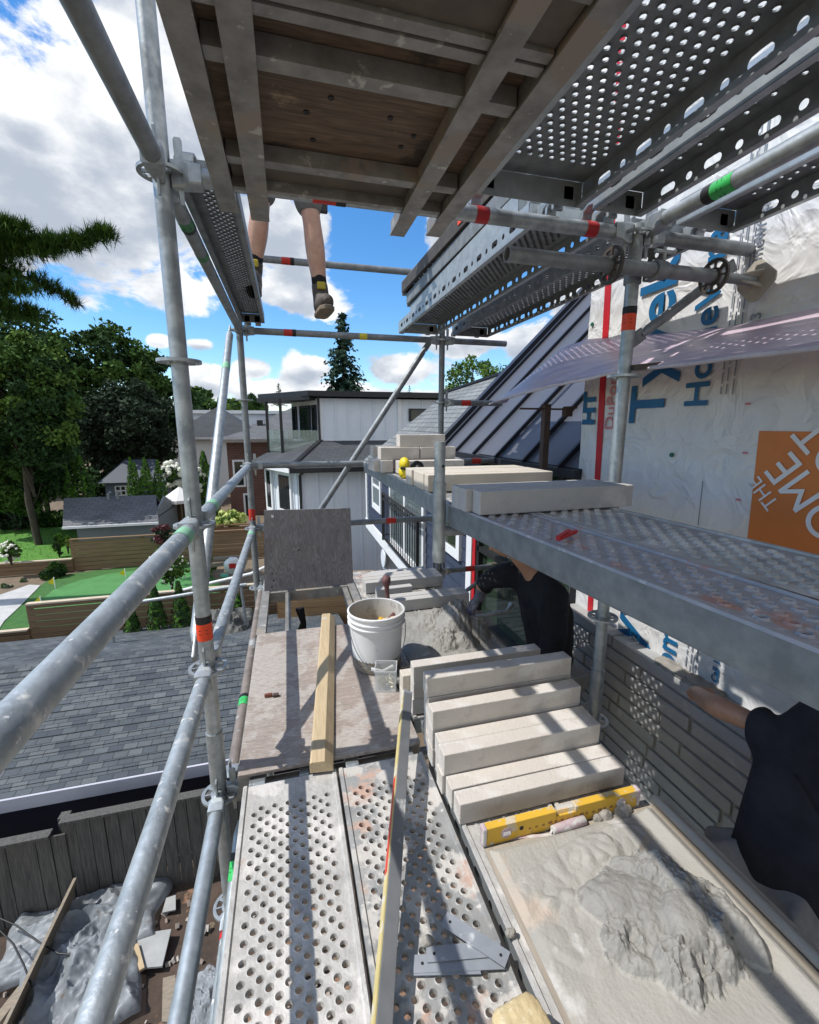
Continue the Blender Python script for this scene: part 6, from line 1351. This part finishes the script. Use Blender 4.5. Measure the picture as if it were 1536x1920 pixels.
def trous(J, hem=1.0, r=(.165, .135), k=.085, a=.066):
    n = {'pelvis': (J['pelvis']-V(0, 0, .03), r)}; e = []
    for s in 'LR':
        n['hip'+s] = (J['hip'+s], .108); n['kn'+s] = (J['kn'+s], k); n['an'+s] = (J['kn'+s].lerp(J['ank'+s], hem), a)
        e += [('pelvis', 'hip'+s), ('hip'+s, 'kn'+s), ('kn'+s, 'an'+s)]
    return dict(root='pelvis', n=n, e=e)
person('worker in black long sleeves bending over the mortar heap with a grey glove', J, cloth_blk, denim, skin, tuple(P(951, 1008, 'Y', 2.10)), (-.92, .05, -.38), (-.35, 0, .9), shirt, trous(J), ((-.6, -.2, -.75), (-.6, .3, .5), .6), ((-.75, -.15, -.55), (-.3, .1, .9), .55), True, glove_m)
# mason at the right, seen from behind, black T-shirt, left arm reaching to the wall
sh = P(1452, 1372, 'Y', .93); eb = P(1338, 1322, 'Y', 1.12); 
J = dict(pelvis=V(1.375, .79, -1.50), spine=V(1.45, .80, -1.22), chest=V(1.55, .80, -.95), neck=V(1.62, .82, -.74), shL=sh, shR=V(1.62, .60, -.86), elL=eb, elR=V(1.66, .42, -1.10), Lw=V(1.60, 1.33, -1.10), Rw=V(1.72, .55, -1.20),
         hipL=V(1.41, .92, -1.46), hipR=V(1.42, .68, -1.46), knL=V(1.47, .93, -1.84), knR=V(1.47, .66, -1.84), ankL=V(1.45, .94, -2.155), ankR=V(1.45, .65, -2.155), footL=V(1.57, .95, -2.215), footR=V(1.57, .66, -2.215))
shirt = dict(root='spine', n={'pelvis': (V(1.35, .77, -1.60), (.235, .21)), 'spine': (J['spine'], (.20, .165)), 'chest': (J['chest'], (.225, .175)), 'neck': (V(1.59, .82, -.775), (.12, .11)), 'shL': (sh+V(0, 0, -.005), .098), 'shR': (J['shR'], .105), 'slL': (sh.lerp(eb, .42), .078), 'slR': (J['shR'].lerp(J['elR'], .5), .078)},
             e=[('pelvis', 'spine'), ('spine', 'chest'), ('chest', 'neck'), ('chest', 'shL'), ('shL', 'slL'), ('chest', 'shR'), ('shR', 'slR')])
person('worker in black T-shirt seen from behind at the right, reaching to the stone wall', J, cloth_nvy, denim, skin, (1.665, .84, -.58), (.95, .2, -.25), (.2, 0, .95), shirt, trous(J, r=(.19, .165)), ((.5, .4, -.3), (-.3, .3, .9), .7), ((.4, .2, -.8), (-.8, .2, .2), .6), True)
# worker overhead: one boot on the narrow plank, the other dangling; grey shorts
Yw = 3.05
kR = P(585, 425, 'Y', Yw); aR = P(602, 553, 'Y', Yw); kL = P(489, 420, 'Y', Yw+.03); 
J = dict(pelvis=V(.055, 3.08, 1.72), spine=V(.055, 3.08, 1.94), chest=V(.05, 3.06, 2.17), neck=V(.05, 3.05, 2.36), shL=V(-.13, 3.05, 2.31), shR=V(.24, 3.05, 2.31), elL=V(-.20, 3.0, 2.02), elR=V(.32, 3.0, 2.02), Lw=V(-.15, 2.88, 1.82), Rw=V(.27, 2.88, 1.82),
         hipL=V(-.05, 3.09, 1.64), hipR=V(.16, 3.09, 1.64), knL=V(kL.x, Yw+.03, 1.24), knR=V(kR.x, Yw-.03, kR.z), ankL=V(-.15, 3.12, .90), ankR=V(aR.x, Yw, aR.z-.015), footL=V(-.15, 3.0, .842), footR=V(aR.x+.012, Yw-.12, aR.z-.075))
shirt = dict(root='spine', n={'pelvis': (J['pelvis'], (.16, .13)), 'spine': (J['spine'], (.15, .12)), 'chest': (J['chest'], (.20, .15)), 'neck': (V(.05, 3.05, 2.36), .10), 'shL': (J['shL'], .08), 'shR': (J['shR'], .08), 'slL': (J['shL'].lerp(J['elL'], .5), .07), 'slR': (J['shR'].lerp(J['elR'], .5), .07)},
             e=[('pelvis', 'spine'), ('spine', 'chest'), ('chest', 'neck'), ('chest', 'shL'), ('shL', 'slL'), ('chest', 'shR'), ('shR', 'slR')])
tr_ = trous(J, -.14, k=.092, a=.098); 
for s in 'LR': tr_['n']['an'+s] = (J['hip'+s].lerp(J['kn'+s], .93), .096); tr_['n']['kn'+s] = (J['hip'+s].lerp(J['kn'+s], .6), .098)
person('worker in grey shorts and boots overhead, only the dangling legs in view', J, MATS['grey_shorts'], shorts_m, skin2, (.05, 3.02, 2.50), (0, -1, -.3), (0, -.2, 1), shirt, tr_, ((0, -.3, -.9), (-.9, 0, 0), .4), ((0, -.3, -.9), (.9, 0, 0), .4), True, None, True, True)
t = [o for o in bpy.data.objects if o.name.startswith('person') and o.parent is None][-1]
b = MB(); p = P(608, 393, 'Y', Yw-.02); b.cbox((p.x, Yw-.02, p.z+.05), (.04, .03, .14)); b.build('tool_holster', black, t, bevel=.006)
# ------------------------------------------------------------------ plants
rt = random.Random(77)
def leaf(b, p, s, d=None):
    d = d or Vector((rt.gauss(0, 1), rt.gauss(0, 1), rt.gauss(0, 1))).normalized(); u, v = perp(d)
    a = rt.random()*6.28; u2 = u*math.cos(a)+v*math.sin(a); v2 = v*math.cos(a)-u*math.sin(a)
    b.poly(p-u2*s, p-v2*s*.55, p+u2*s, p+v2*s*.55)
def clump(b, c, r, n, s, flat=.75):
    for _ in range(n):
        d = Vector((rt.gauss(0, 1), rt.gauss(0, 1), rt.gauss(0, 1))).normalized(); k = rt.random()**.45
        leaf(b, c+Vector((d.x*r*k, d.y*r*k, d.z*r*k*flat)), s*rt.uniform(.6, 1.3))
def blob_at(c, R3, k=1.):
    d = Vector((rt.gauss(0, 1), rt.gauss(0, 1), rt.gauss(0, 1))).normalized(); q = (.35+.65*rt.random()**.5)*k
    return Vector((c[0]+d.x*R3[0]*q, c[1]+d.y*R3[1]*q, c[2]+d.z*R3[2]*q))
def trunk_limbs(b, base, top, r, n, R3, c):
    base = Vector(base); top = Vector(top)
    b.pipe([base, base.lerp(top, .4)+Vector((rt.uniform(-.2, .2), 0, 0)), base.lerp(top, .8), top], [r, r*.8, r*.5, r*.2], 10)
    for k in range(n):
        s = base.lerp(top, rt.uniform(.35, .85)); e = blob_at(c, R3, .85); m = s.lerp(e, .5)+Vector((0, 0, -.1*R3[2])); b.pipe([s, m, e], [r*.38, r*.22, r*.06], 7)
def tree(name, label, cat, c, R3, gz, mats, ncl, cr, nl, ls, grp=None, open_=0.):
    t = thing(name, label, cat, (c[0], c[1], gz), grp)
    b = MB(); trunk_limbs(b, (c[0], c[1], gz), (c[0], c[1], c[2]+R3[2]*.6), max(.12, R3[0]*.07), 12, R3, c); b.build('trunk', bark, t, smooth=60)
    b = MB()
    for k in range(ncl):
        p = blob_at(c, R3); w_ = .7+.6*rt.random()
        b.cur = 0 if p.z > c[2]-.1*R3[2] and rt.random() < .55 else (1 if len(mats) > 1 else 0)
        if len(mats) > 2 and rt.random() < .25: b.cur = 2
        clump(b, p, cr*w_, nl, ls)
    b.build('crown', mats, t); return t
def at(px, py, Y): return P(px, py, 'Y', Y)
def deci(label, px, top, w_px, bot, Y, mats, grp='trees beyond the gardens', gz=G, ncl=70, nl=90, ls=None, name='leafy_tree'):
    a = at(px-w_px/2, (top+bot)/2, Y); c = at(px+w_px/2, (top+bot)/2, Y); tz = at(px, top, Y).z; bz_ = at(px, bot, Y).z
    rx = (c.x-a.x)/2; rz_ = (tz-bz_)/2; cc = ((a.x+c.x)/2, Y+rx*.3, (tz+bz_)/2)
    return tree(name, label, 'tree', cc, (rx*.88, rx*.8, rz_*.88), gz, mats, ncl, rx*.24, nl, ls or max(.10, Y*.0052), grp)
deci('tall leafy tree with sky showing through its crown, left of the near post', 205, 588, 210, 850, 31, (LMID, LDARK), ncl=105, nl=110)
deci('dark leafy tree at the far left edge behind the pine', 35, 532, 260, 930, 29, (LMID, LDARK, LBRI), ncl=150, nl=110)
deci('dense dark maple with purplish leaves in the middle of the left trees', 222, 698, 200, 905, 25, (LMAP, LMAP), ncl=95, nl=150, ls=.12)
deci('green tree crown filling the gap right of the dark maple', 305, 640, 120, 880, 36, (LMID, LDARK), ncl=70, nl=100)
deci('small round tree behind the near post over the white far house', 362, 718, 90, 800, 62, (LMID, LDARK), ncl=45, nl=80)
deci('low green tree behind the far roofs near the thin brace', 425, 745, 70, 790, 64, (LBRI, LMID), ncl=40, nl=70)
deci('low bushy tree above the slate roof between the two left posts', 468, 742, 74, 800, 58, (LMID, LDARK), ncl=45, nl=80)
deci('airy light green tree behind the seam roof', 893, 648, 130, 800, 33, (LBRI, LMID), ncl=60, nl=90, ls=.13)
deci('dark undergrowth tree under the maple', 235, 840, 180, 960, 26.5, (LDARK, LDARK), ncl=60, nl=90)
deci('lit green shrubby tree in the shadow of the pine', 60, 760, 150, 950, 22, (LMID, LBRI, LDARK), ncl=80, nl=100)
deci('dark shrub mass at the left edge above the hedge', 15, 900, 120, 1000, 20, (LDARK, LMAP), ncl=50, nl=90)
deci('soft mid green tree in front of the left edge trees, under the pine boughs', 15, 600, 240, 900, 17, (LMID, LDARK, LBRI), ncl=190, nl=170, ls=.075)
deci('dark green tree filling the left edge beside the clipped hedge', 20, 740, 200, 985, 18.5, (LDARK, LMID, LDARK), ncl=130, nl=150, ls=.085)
def spruce(name, label, px, top, base, w_px, Y, mats, gz=G, grp='conifers', tiers=26, dens=26):
    tp = at(px, top, Y); bz_ = at(px, base, Y).z; rw = (at(px+w_px/2, base, Y).x-at(px-w_px/2, base, Y).x)/2
    t = thing(name, label, 'tree', (tp.x, Y, gz), grp); b = MB(); b.pipe([(tp.x, Y, gz), (tp.x, Y, (gz+tp.z)/2), (tp.x, Y, tp.z)], [rw*.10, rw*.07, .02], 8); b.build('trunk', bark, t, smooth=60)
    b = MB(); H_ = tp.z-bz_+rw*.6
    for k in range(tiers):
        f = (k+.5)/tiers; z = tp.z-H_*f; r = rw*(.06+1.0*f**.9); n = int(7+9*f)
        for i in range(n):
            a = rt.random()*6.28; L_ = r*rt.uniform(.6, 1.15); d = Vector((math.cos(a), math.sin(a), 0)); b.cur = rt.randrange(len(mats))
            m = max(5, int(dens*(.3+.7*f)))
            for q in range(m):
                s = rt.random()**.6; p = Vector((tp.x, Y, z))+d*L_*s+Vector((0, 0, -.28*L_*s*s+.10*L_*max(0, s-.7)))+Vector((rt.gauss(0, .05*rw), rt.gauss(0, .05*rw), -abs(rt.gauss(0, .06*rw))))
                leaf(b, p, rw*.065*rt.uniform(.7, 1.4), (d+Vector((rt.gauss(0, .6), rt.gauss(0, .6), 1))).normalized())
    b.build('crown', mats, t)
spruce('spruce_tree', 'tall dark spruce behind the white house roof, pointed top below the boot', 641, 584, 742, 118, 31, (LSPR, LSPR))
spruce('conifer_tree', 'small conifer peeping over the balcony roof', 522, 718, 748, 34, 42, (LMID, LSPR), tiers=12, dens=14)
spruce('conifer_tree', 'tiny far conifer left of the thin far post', 768, 722, 745, 22, 70, (LSPR, LMID), tiers=9, dens=10)
def needles(b, c, n, l, up=.35, ax=None):
    for _ in range(n):
        d = (Vector((rt.gauss(0, 1), rt.gauss(0, 1), rt.gauss(0, 1)+up))).normalized()
        if ax is not None: d = (d+ax*.8).normalized()
        u, v = perp(d); e = c+d*l*rt.uniform(.7, 1.2); w_ = l*.05; b.poly(c-u*w_, c+u*w_, e)
pine = thing('pine_tree', 'big soft needled pine with long boughs at the left edge', 'tree', (-11.5, 13, G))
b = MB(); b.pipe([(-11.5, 13, G), (-11.4, 13, 0), (-11.3, 13, 6), (-11.2, 13, 8.5)], [.34, .28, .16, .04], 12)
q = MB()
def bough(pts, Y, th, dens, l):
    ps = [at(x, y, Y+dy) for x, y, dy in pts]
    b.pipe(ps, [.05, .035, .02, .008][:len(ps)] if len(ps) <= 4 else [.05]*len(ps), 7)
    for (p, r_) in zip(zip(ps, ps[1:]), range(len(ps))):
        n = int((p[1]-p[0]).length*dens); ax = (p[1]-p[0]).normalized()
        for k in range(n):
            t_ = rt.random(); c = p[0].lerp(p[1], t_); f = th*(1-.6*(r_+t_)/(len(ps)-1)); c = c+Vector((rt.gauss(0, f), rt.gauss(0, f), rt.gauss(.0, f*.55))); q.cur = rt.randrange(2); needles(q, c, 22, l, .5, ax*.5)
bough([(-90, 470, 0), (0, 480, 0), (80, 466, 0), (150, 455, -.2), (204, 434, -.4)], 13, .20, 110, .26)
bough([(-90, 420, 0), (-20, 425, 0), (40, 428, 0)], 12.5, .20, 120, .26)
bough([(-80, 480, 0), (0, 505, 0), (60, 525, .2), (120, 552, .3), (148, 572, .4)], 13.5, .20, 90, .22)
bough([(-80, 520, 0), (-10, 535, 0), (50, 545, 0)], 13, .3, 130, .26)
bough([(-90, 445, 0), (-20, 452, 0), (70, 458, 0), (110, 455, 0)], 13.3, .26, 130, .26); bough([(-90, 560, 0), (-10, 575, 0), (70, 592, 0)], 13.8, .30, 110, .26)
b.build('trunk', bark, pine, smooth=60); q.build('crown', (LPINE, LPINEB), pine)
def thuja(label, px, top, bot, w_px, Y, gz, grp, mats=(LCED, LDARK), n=1500):
    tp = at(px, top, Y); bt_ = at(px, bot, Y); r = (at(px+w_px/2, bot, Y).x-at(px-w_px/2, bot, Y).x)/2; z0 = max(gz, bt_.z) if bt_.z > gz else gz
    t = thing('cedar', label, 'cedar', (tp.x, Y, gz), grp); b = MB(); b.pipe([(tp.x, Y, gz), (tp.x, Y, (gz+tp.z)/2), (tp.x, Y, tp.z-.1)], [.06, .04, .01], 6); b.build('trunk', bark, t)
    b = MB(); b.cur = 0
    for k in range(n):
        f = rt.random()**.8; z = gz+.05+(tp.z-gz-.05)*(1-f); a = rt.random()*6.28; rr_ = r*min(1, (.12+1.9*f))*(.78+.34*rt.random())*(1-.35*max(0, f-.85)/.15)
        rr_ *= 1+.10*math.sin(a*3+z*5); p = Vector((tp.x+math.cos(a)*rr_, Y+math.sin(a)*rr_, z)); b.cur = 1 if rt.random() < .35 else 0
        leaf(b, p, r*.18*rt.uniform(.6, 1.3), Vector((math.cos(a), math.sin(a), rt.uniform(-.3, .5))).normalized())
    b.build('foliage', mats, t)
gq = 'pointed cedars in the gardens'
for (px, top, bot, wd, Y, lab) in ((147, 853, 975, 44, 19.8, 'tallest pointed cedar behind the left end of the grey shed roof'), (123, 872, 985, 26, 19.6, 'slim cedar at the far left of the shed roof'), (243, 857, 960, 24, 20.5, 'first slim cedar right of the playhouse window'), (251, 866, 962, 22, 20.2, 'second slim cedar hugging the first by the playhouse'), (270, 858, 962, 32, 20.4, 'middle cedar between playhouse and near post'), (294, 862, 965, 28, 20.6, 'cedar just left of the white flowering shrub'), (380, 846, 960, 34, 21.5, 'cedar between the near post and the steep brace'), (395, 872, 965, 22, 20.8, 'small cedar tight against the steep brace')):
    thuja(lab, px, top, bot, wd, Y, -4.0, gq)
gq = 'cedars along the brown fence'
for (px, top, bot, wd, lab) in ((243, 1130, 1232, 42, 'left dark cedar in front of the putting green fence'), (287, 1093, 1232, 44, 'middle dark cedar in front of the putting green fence'), (333, 1090, 1225, 44, 'right dark cedar behind the near post base'), (446, 1115, 1215, 40, 'cedar standing behind the brown dirty tube')):
    thuja(lab, px, top, bot, wd, 9.9, G, gq, (LDARK, LCED), 2200)
def shrub(name, label, cat, px, py, wpx, hpx, Y, mats, n=18, nl=70, ls=.06, gz=None, flowers=None, grp=None):
    a = at(px-wpx/2, py, Y); c = at(px+wpx/2, py, Y); rx = (c.x-a.x)/2; rz_ = (at(px, py-hpx/2, Y).z-at(px, py+hpx/2, Y).z)/2; cc = ((a.x+c.x)/2, Y, a.z)
    t = thing(name, label, cat, (cc[0], Y, cc[2]-rz_), grp); b = MB()
    for k in range(7): e = blob_at(cc, (rx, rx*.8, rz_), .7); b.pipe([(cc[0], Y, cc[2]-rz_-.1), (cc[0]+(e.x-cc[0])*.5, (Y+e.y)/2, cc[2]-rz_*.3), e], [.02, .014, .005], 5)
    b.build('stems', bark, t); b = MB()
    for k in range(n): b.cur = rt.randrange(len(mats)); clump(b, blob_at(cc, (rx, rx*.8, rz_), .85), rx*.32, nl, ls)
    b.build('foliage', mats, t)
    if flowers:
        fm, fn, fr = flowers; b = MB()
        for k in range(fn):
            p = blob_at(cc, (rx*1.05, rx*.85, rz_*1.05)); bm = bmesh.new(); bmesh.ops.create_icosphere(bm, subdivisions=1, radius=fr*rt.uniform(.7, 1.2)); b.add([p+v.co for v in bm.verts], [tuple(v.index for v in f.verts) for f in bm.faces]); bm.free()
        o = b.build('flowers', fm, t)
        if fn > 0: o['kind'] = 'stuff'
    return t
shrub('round_shrub', 'dark round shrub at the edge of the putting green', 'shrub', 98, 1077, 48, 50, 14.6, (LDARK, LMID), 26, 90, .07)
shrub('cone_shrub', 'two-headed small cypress in front of the lawn, left of the grey shed', 'shrub', 108, 1020, 22, 46, 15.6, (LCED, LDARK), 16, 80, .06); shrub('lime_shrub', 'lime green shrublet against the shed corner', 'shrub', 125, 1015, 14, 36, 15.7, (LLIME, LCED), 10, 60, .05)
shrub('flowering_shrub', 'white flowered pale shrub at the left edge of the lawn fence', 'shrub', 18, 1035, 40, 40, 14.9, (LBRI, LMID), 16, 40, .05, flowers=(pwhite, 40, .05))
shrub('lavender', 'pale lavender tuft beside the paved path', 'plant', 14, 1103, 28, 16, 14.0, (mat('lavender_leaf', (.16, .20, .13), (.12, .16, .10)), LMID), 12, 40, .04); shrub('lavender', 'grey-green tuft behind the paved path near the dark shrub', 'plant', 44, 1094, 20, 14, 14.4, (MATS['lavender_leaf'], LMID), 10, 40, .04)
shrub('burgundy_maple', 'burgundy leaved shrub at the right end of the grey shed', 'shrub', 303, 1005, 40, 44, 14.8, (pink_f, LMAP), 16, 50, .06)
shrub('rose_bush', 'straggly rose bush with pale flowers behind the thick rail', 'shrub', 318, 1062, 76, 80, 11.8, (LMID, LBRI), 26, 50, .055, flowers=(pwhite, 46, .035))
shrub('hydrangea', 'white blooming hydrangea shrub beside the near post', 'shrub', 325, 892, 44, 52, 21.5, (LMID, LDARK), 14, 60, .09, flowers=(pwhite, 46, .13)); shrub('hydrangea', 'white blooming hydrangea seen right of the near post', 'shrub', 366, 900, 34, 50, 21.2, (LMID, LDARK), 12, 60, .09, flowers=(pwhite, 34, .12))
shrub('lime_hydrangea', 'yellow-green hydrangea bushes over the reddish fence', 'shrub', 432, 975, 66, 24, 17.0, (LLIME, LBRI), 20, 60, .07, flowers=(mat('lime_flower', (.42, .46, .13), (.34, .40, .10)), 34, .13))
shrub('garden_bush', 'green bush behind the near post above the dirt yard', 'shrub', 388, 1063, 30, 46, 13.5, (LMID, LBRI), 14, 60, .06)
shrub('white_flower_plant', 'white flowered plant at the fence foot near the thin leg', 'plant', 206, 1226, 18, 14, 9.9, (LMID,), 6, 30, .04, flowers=(pwhite, 14, .05))
hd_ = thing('hedge', 'long clipped dark hedge behind the lawn', 'hedge', (-9.5, 20.8, -4)); b = MB(); x0_ = at(20, 980, 20.6).x; x1_ = at(118, 980, 20.6).x; zt_ = at(80, 968, 20.6).z
for k in range(5200):
    f = rt.randrange(3); x = rt.uniform(x0_-3, x1_); y = rt.uniform(20.5, 21.6); z = rt.uniform(-4, zt_)
    if f == 0: y = 20.5+rt.gauss(0, .05)
    elif f == 1: z = zt_+rt.gauss(0, .04)
    b.cur = rt.random() < .4; leaf(b, Vector((x, y, z)), .09)
b.build('foliage', (LDARK, LMID), hd_)
# far woods reading as one mass along the horizon
b = MB()
for k in range(210):
    x = rt.uniform(-70, 75); y = rt.uniform(74, 96); h = 3.2+2.6*noise.noise(Vector((x*.06, 1, 0)))+rt.uniform(-.8, .8); b.cur = rt.randrange(3)
    for q_ in range(2): clump(b, Vector((x+rt.uniform(-2, 2), y, G+1.5+q_*h*.75)), 2.6, 70, .42, .9)
for k in range(140):
    x = rt.uniform(-55, -14); y = rt.uniform(32, 46); b.cur = 1 if rt.random() < .7 else 0; clump(b, Vector((x, y, G+rt.uniform(.5, 6.5))), 2.0, 90, .28, .9)
o = b.build('distant_woods', (LMID, LDARK, LBRI)); o['kind'] = 'stuff'; o['label'] = 'distant woods closing the horizon behind gardens and houses'; o['category'] = 'woods'
# lawn blades stay a low carpet
b = MB()
for k in range(2600):
    x = rt.uniform(-12, -4.1); y = rt.uniform(15.5, 20.3); h = rt.uniform(.02, .05); w_ = .012; a = rt.random()*3.14; u = Vector((math.cos(a), math.sin(a), 0))*w_; p = Vector((x, y, -3.996)); b.poly(p-u, p+u, p+Vector((rt.uniform(-.02, .02), rt.uniform(-.02, .02), h)))
o = b.build('grass', lawn_m); o['kind'] = 'stuff'; o['label'] = 'short grass on the bright lawn behind the low fence'; o['category'] = 'grass'
# ------------------------------------------------------------------ garden things
for k, (px, py0, py1, lab) in enumerate(((104, 1082, 1104, 'yellow flag in the middle of the putting green'), (236, 1066, 1083, 'yellow flag at the back of the putting green by the tall fence'), (78, 1118, 1136, 'yellow flag at the front left of the putting green'))):
    p = P(px, py1, 'Z', GZ); t = thing('golf_flag', lab, 'flag', tuple(p), 'golf flags'); h_ = (P(px, py0, 'Y', p.y).z-GZ)
    b = MB(); b.tube(p, p+Vector((0, 0, h_)), .012, 8); b.build('pole', white, t); b = MB(); b.prism([p+Vector((0, 0, h_)), p+Vector((.0, 0, h_-.22)), p+Vector((-.16, 0, h_-.14))], (0, .006, 0)); b.build('flag', yel3, t)
t = thing('parasol', 'white garden parasol half hidden by the near post', 'parasol', tuple(at(338, 935, 19)-Vector((0, 0, 2.2)))); tp = at(336, 912, 19); e0_, e1_ = at(306, 936, 19), at(377, 936, 19); rr_ = (e1_.x-e0_.x)/2
b = MB(); b.lathe([(0, 0), (rr_, tp.z*0+e0_.z-tp.z), (rr_, e0_.z-tp.z-.12), (rr_-.02, e0_.z-tp.z-.02), (0, -.05)], (tp.x, 19, tp.z), 8); b.build('canopy', umbm, t); b = MB(); b.tube((tp.x, 19, tp.z), (tp.x, 19, G), .03, 10); b.build('pole', woodold, t)
t = thing('privacy_screen', 'rust brown wooden screen under the parasol', 'screen', tuple(at(345, 980, 19.5))); a = at(330, 940, 19.5); c = at(362, 1000, 19.5); b = MB(); b.box((a.x, 19.5, c.z), (c.x, 19.56, a.z)); b.build('board', mat('screen_wood', (.13, .055, .03)), t)
t = thing('white_rail_frame', 'white metal rail frame standing behind the garage roof', 'frame', (-2.2, 9, G)); b = MB(); pts_ = [(252, 1130), (330, 1118), (420, 1102), (462, 1096)]
b.pipe([at(x, y, 8.9) for x, y in pts_], .035, 8); b.build('rail', galv, t, smooth=60); 
for (x0_, y0_, x1_, y1_) in ((452, 1100, 468, 1215), (206, 1150, 216, 1228)): b = MB(); b.tube(at(x0_, y0_, 8.9), at(x1_, y1_, 8.9), .03, 8); b.build('leg', galv, t)
t = thing('white_pipe', 'long white pipe lying along the top of the dirt yard fence', 'pipe', tuple(at(420, 1085, 10.4))); b = MB(); b.pipe([at(330, 1110, 10.5), at(400, 1092, 10.5), at(470, 1076, 10.5), at(500, 1062, 10.6)], .035, 8); b.build('tube', white, t, smooth=60)
for k, (a, c, th_, m_, lab) in enumerate((((400, 1048), (455, 1044), .09, woodold, 'weathered plank at the back of the dirt yard'), ((392, 1061), (440, 1055), .09, woodold, 'second weathered plank in the dirt yard'), ((448, 1086), (462, 1050), .07, lumber, 'pale stake leaning in the dirt yard'))):
    b = MB(); b.bar(at(*a, 13.2), at(*c, 13.4), th_, th_); tag(b.build('timber', m_), lab, 'timber', 'timbers in the dirt yard')
b = MB(); b.tube(at(414, 1080, 12.6), at(428, 1080, 12.6), .07, 12); tag(b.build('green_pipe', mat('green_pvc', (.10, .36, .26))), 'short green pipe piece in the dirt yard', 'pipe')
t = thing('blue_chair', 'small light blue plastic chair in the dirt yard beside the near post', 'chair', tuple(at(381, 1045, 14))); p = at(381, 1040, 14); b = MB(); b.cbox(p, (.36, .36, .05)); b.build('seat', mat('chair_blue', (.35, .48, .62)), t, bevel=.02); b = MB(); b.cbox(p+Vector((0, .18, .25)), (.36, .05, .45)); b.build('backrest', MATS['chair_blue'], t, bevel=.02)
for dx in (-.15, .15):
    for dy in (-.15, .15): b = MB(); b.tube(p+Vector((dx, dy, 0)), p+Vector((dx, dy, -.4)), .02, 8); b.build('leg', MATS['chair_blue'], t)
t = thing('red_white_bag', 'red and white sack on the dirt beside the pale stake', 'sack', tuple(at(438, 1062, 13))); p = at(436, 1060, 13); bm = bmesh.new(); bmesh.ops.create_icosphere(bm, subdivisions=3, radius=.22); b = MB()
b.add([p+Vector((v.co.x, v.co.y*.7, v.co.z*1.1))*1+v.normal*.05*noise.noise(v.co*8) for v in bm.verts], [tuple(v.index for v in f.verts) for f in bm.faces]); bm.free(); b.build('sack', pwht, t, smooth=60)
b = MB(); b.cbox(p+Vector((.02, -.165, .03)), (.18, .02, .14)); b.build('red_print', redpl, t)
bpy.context.view_layer.update()
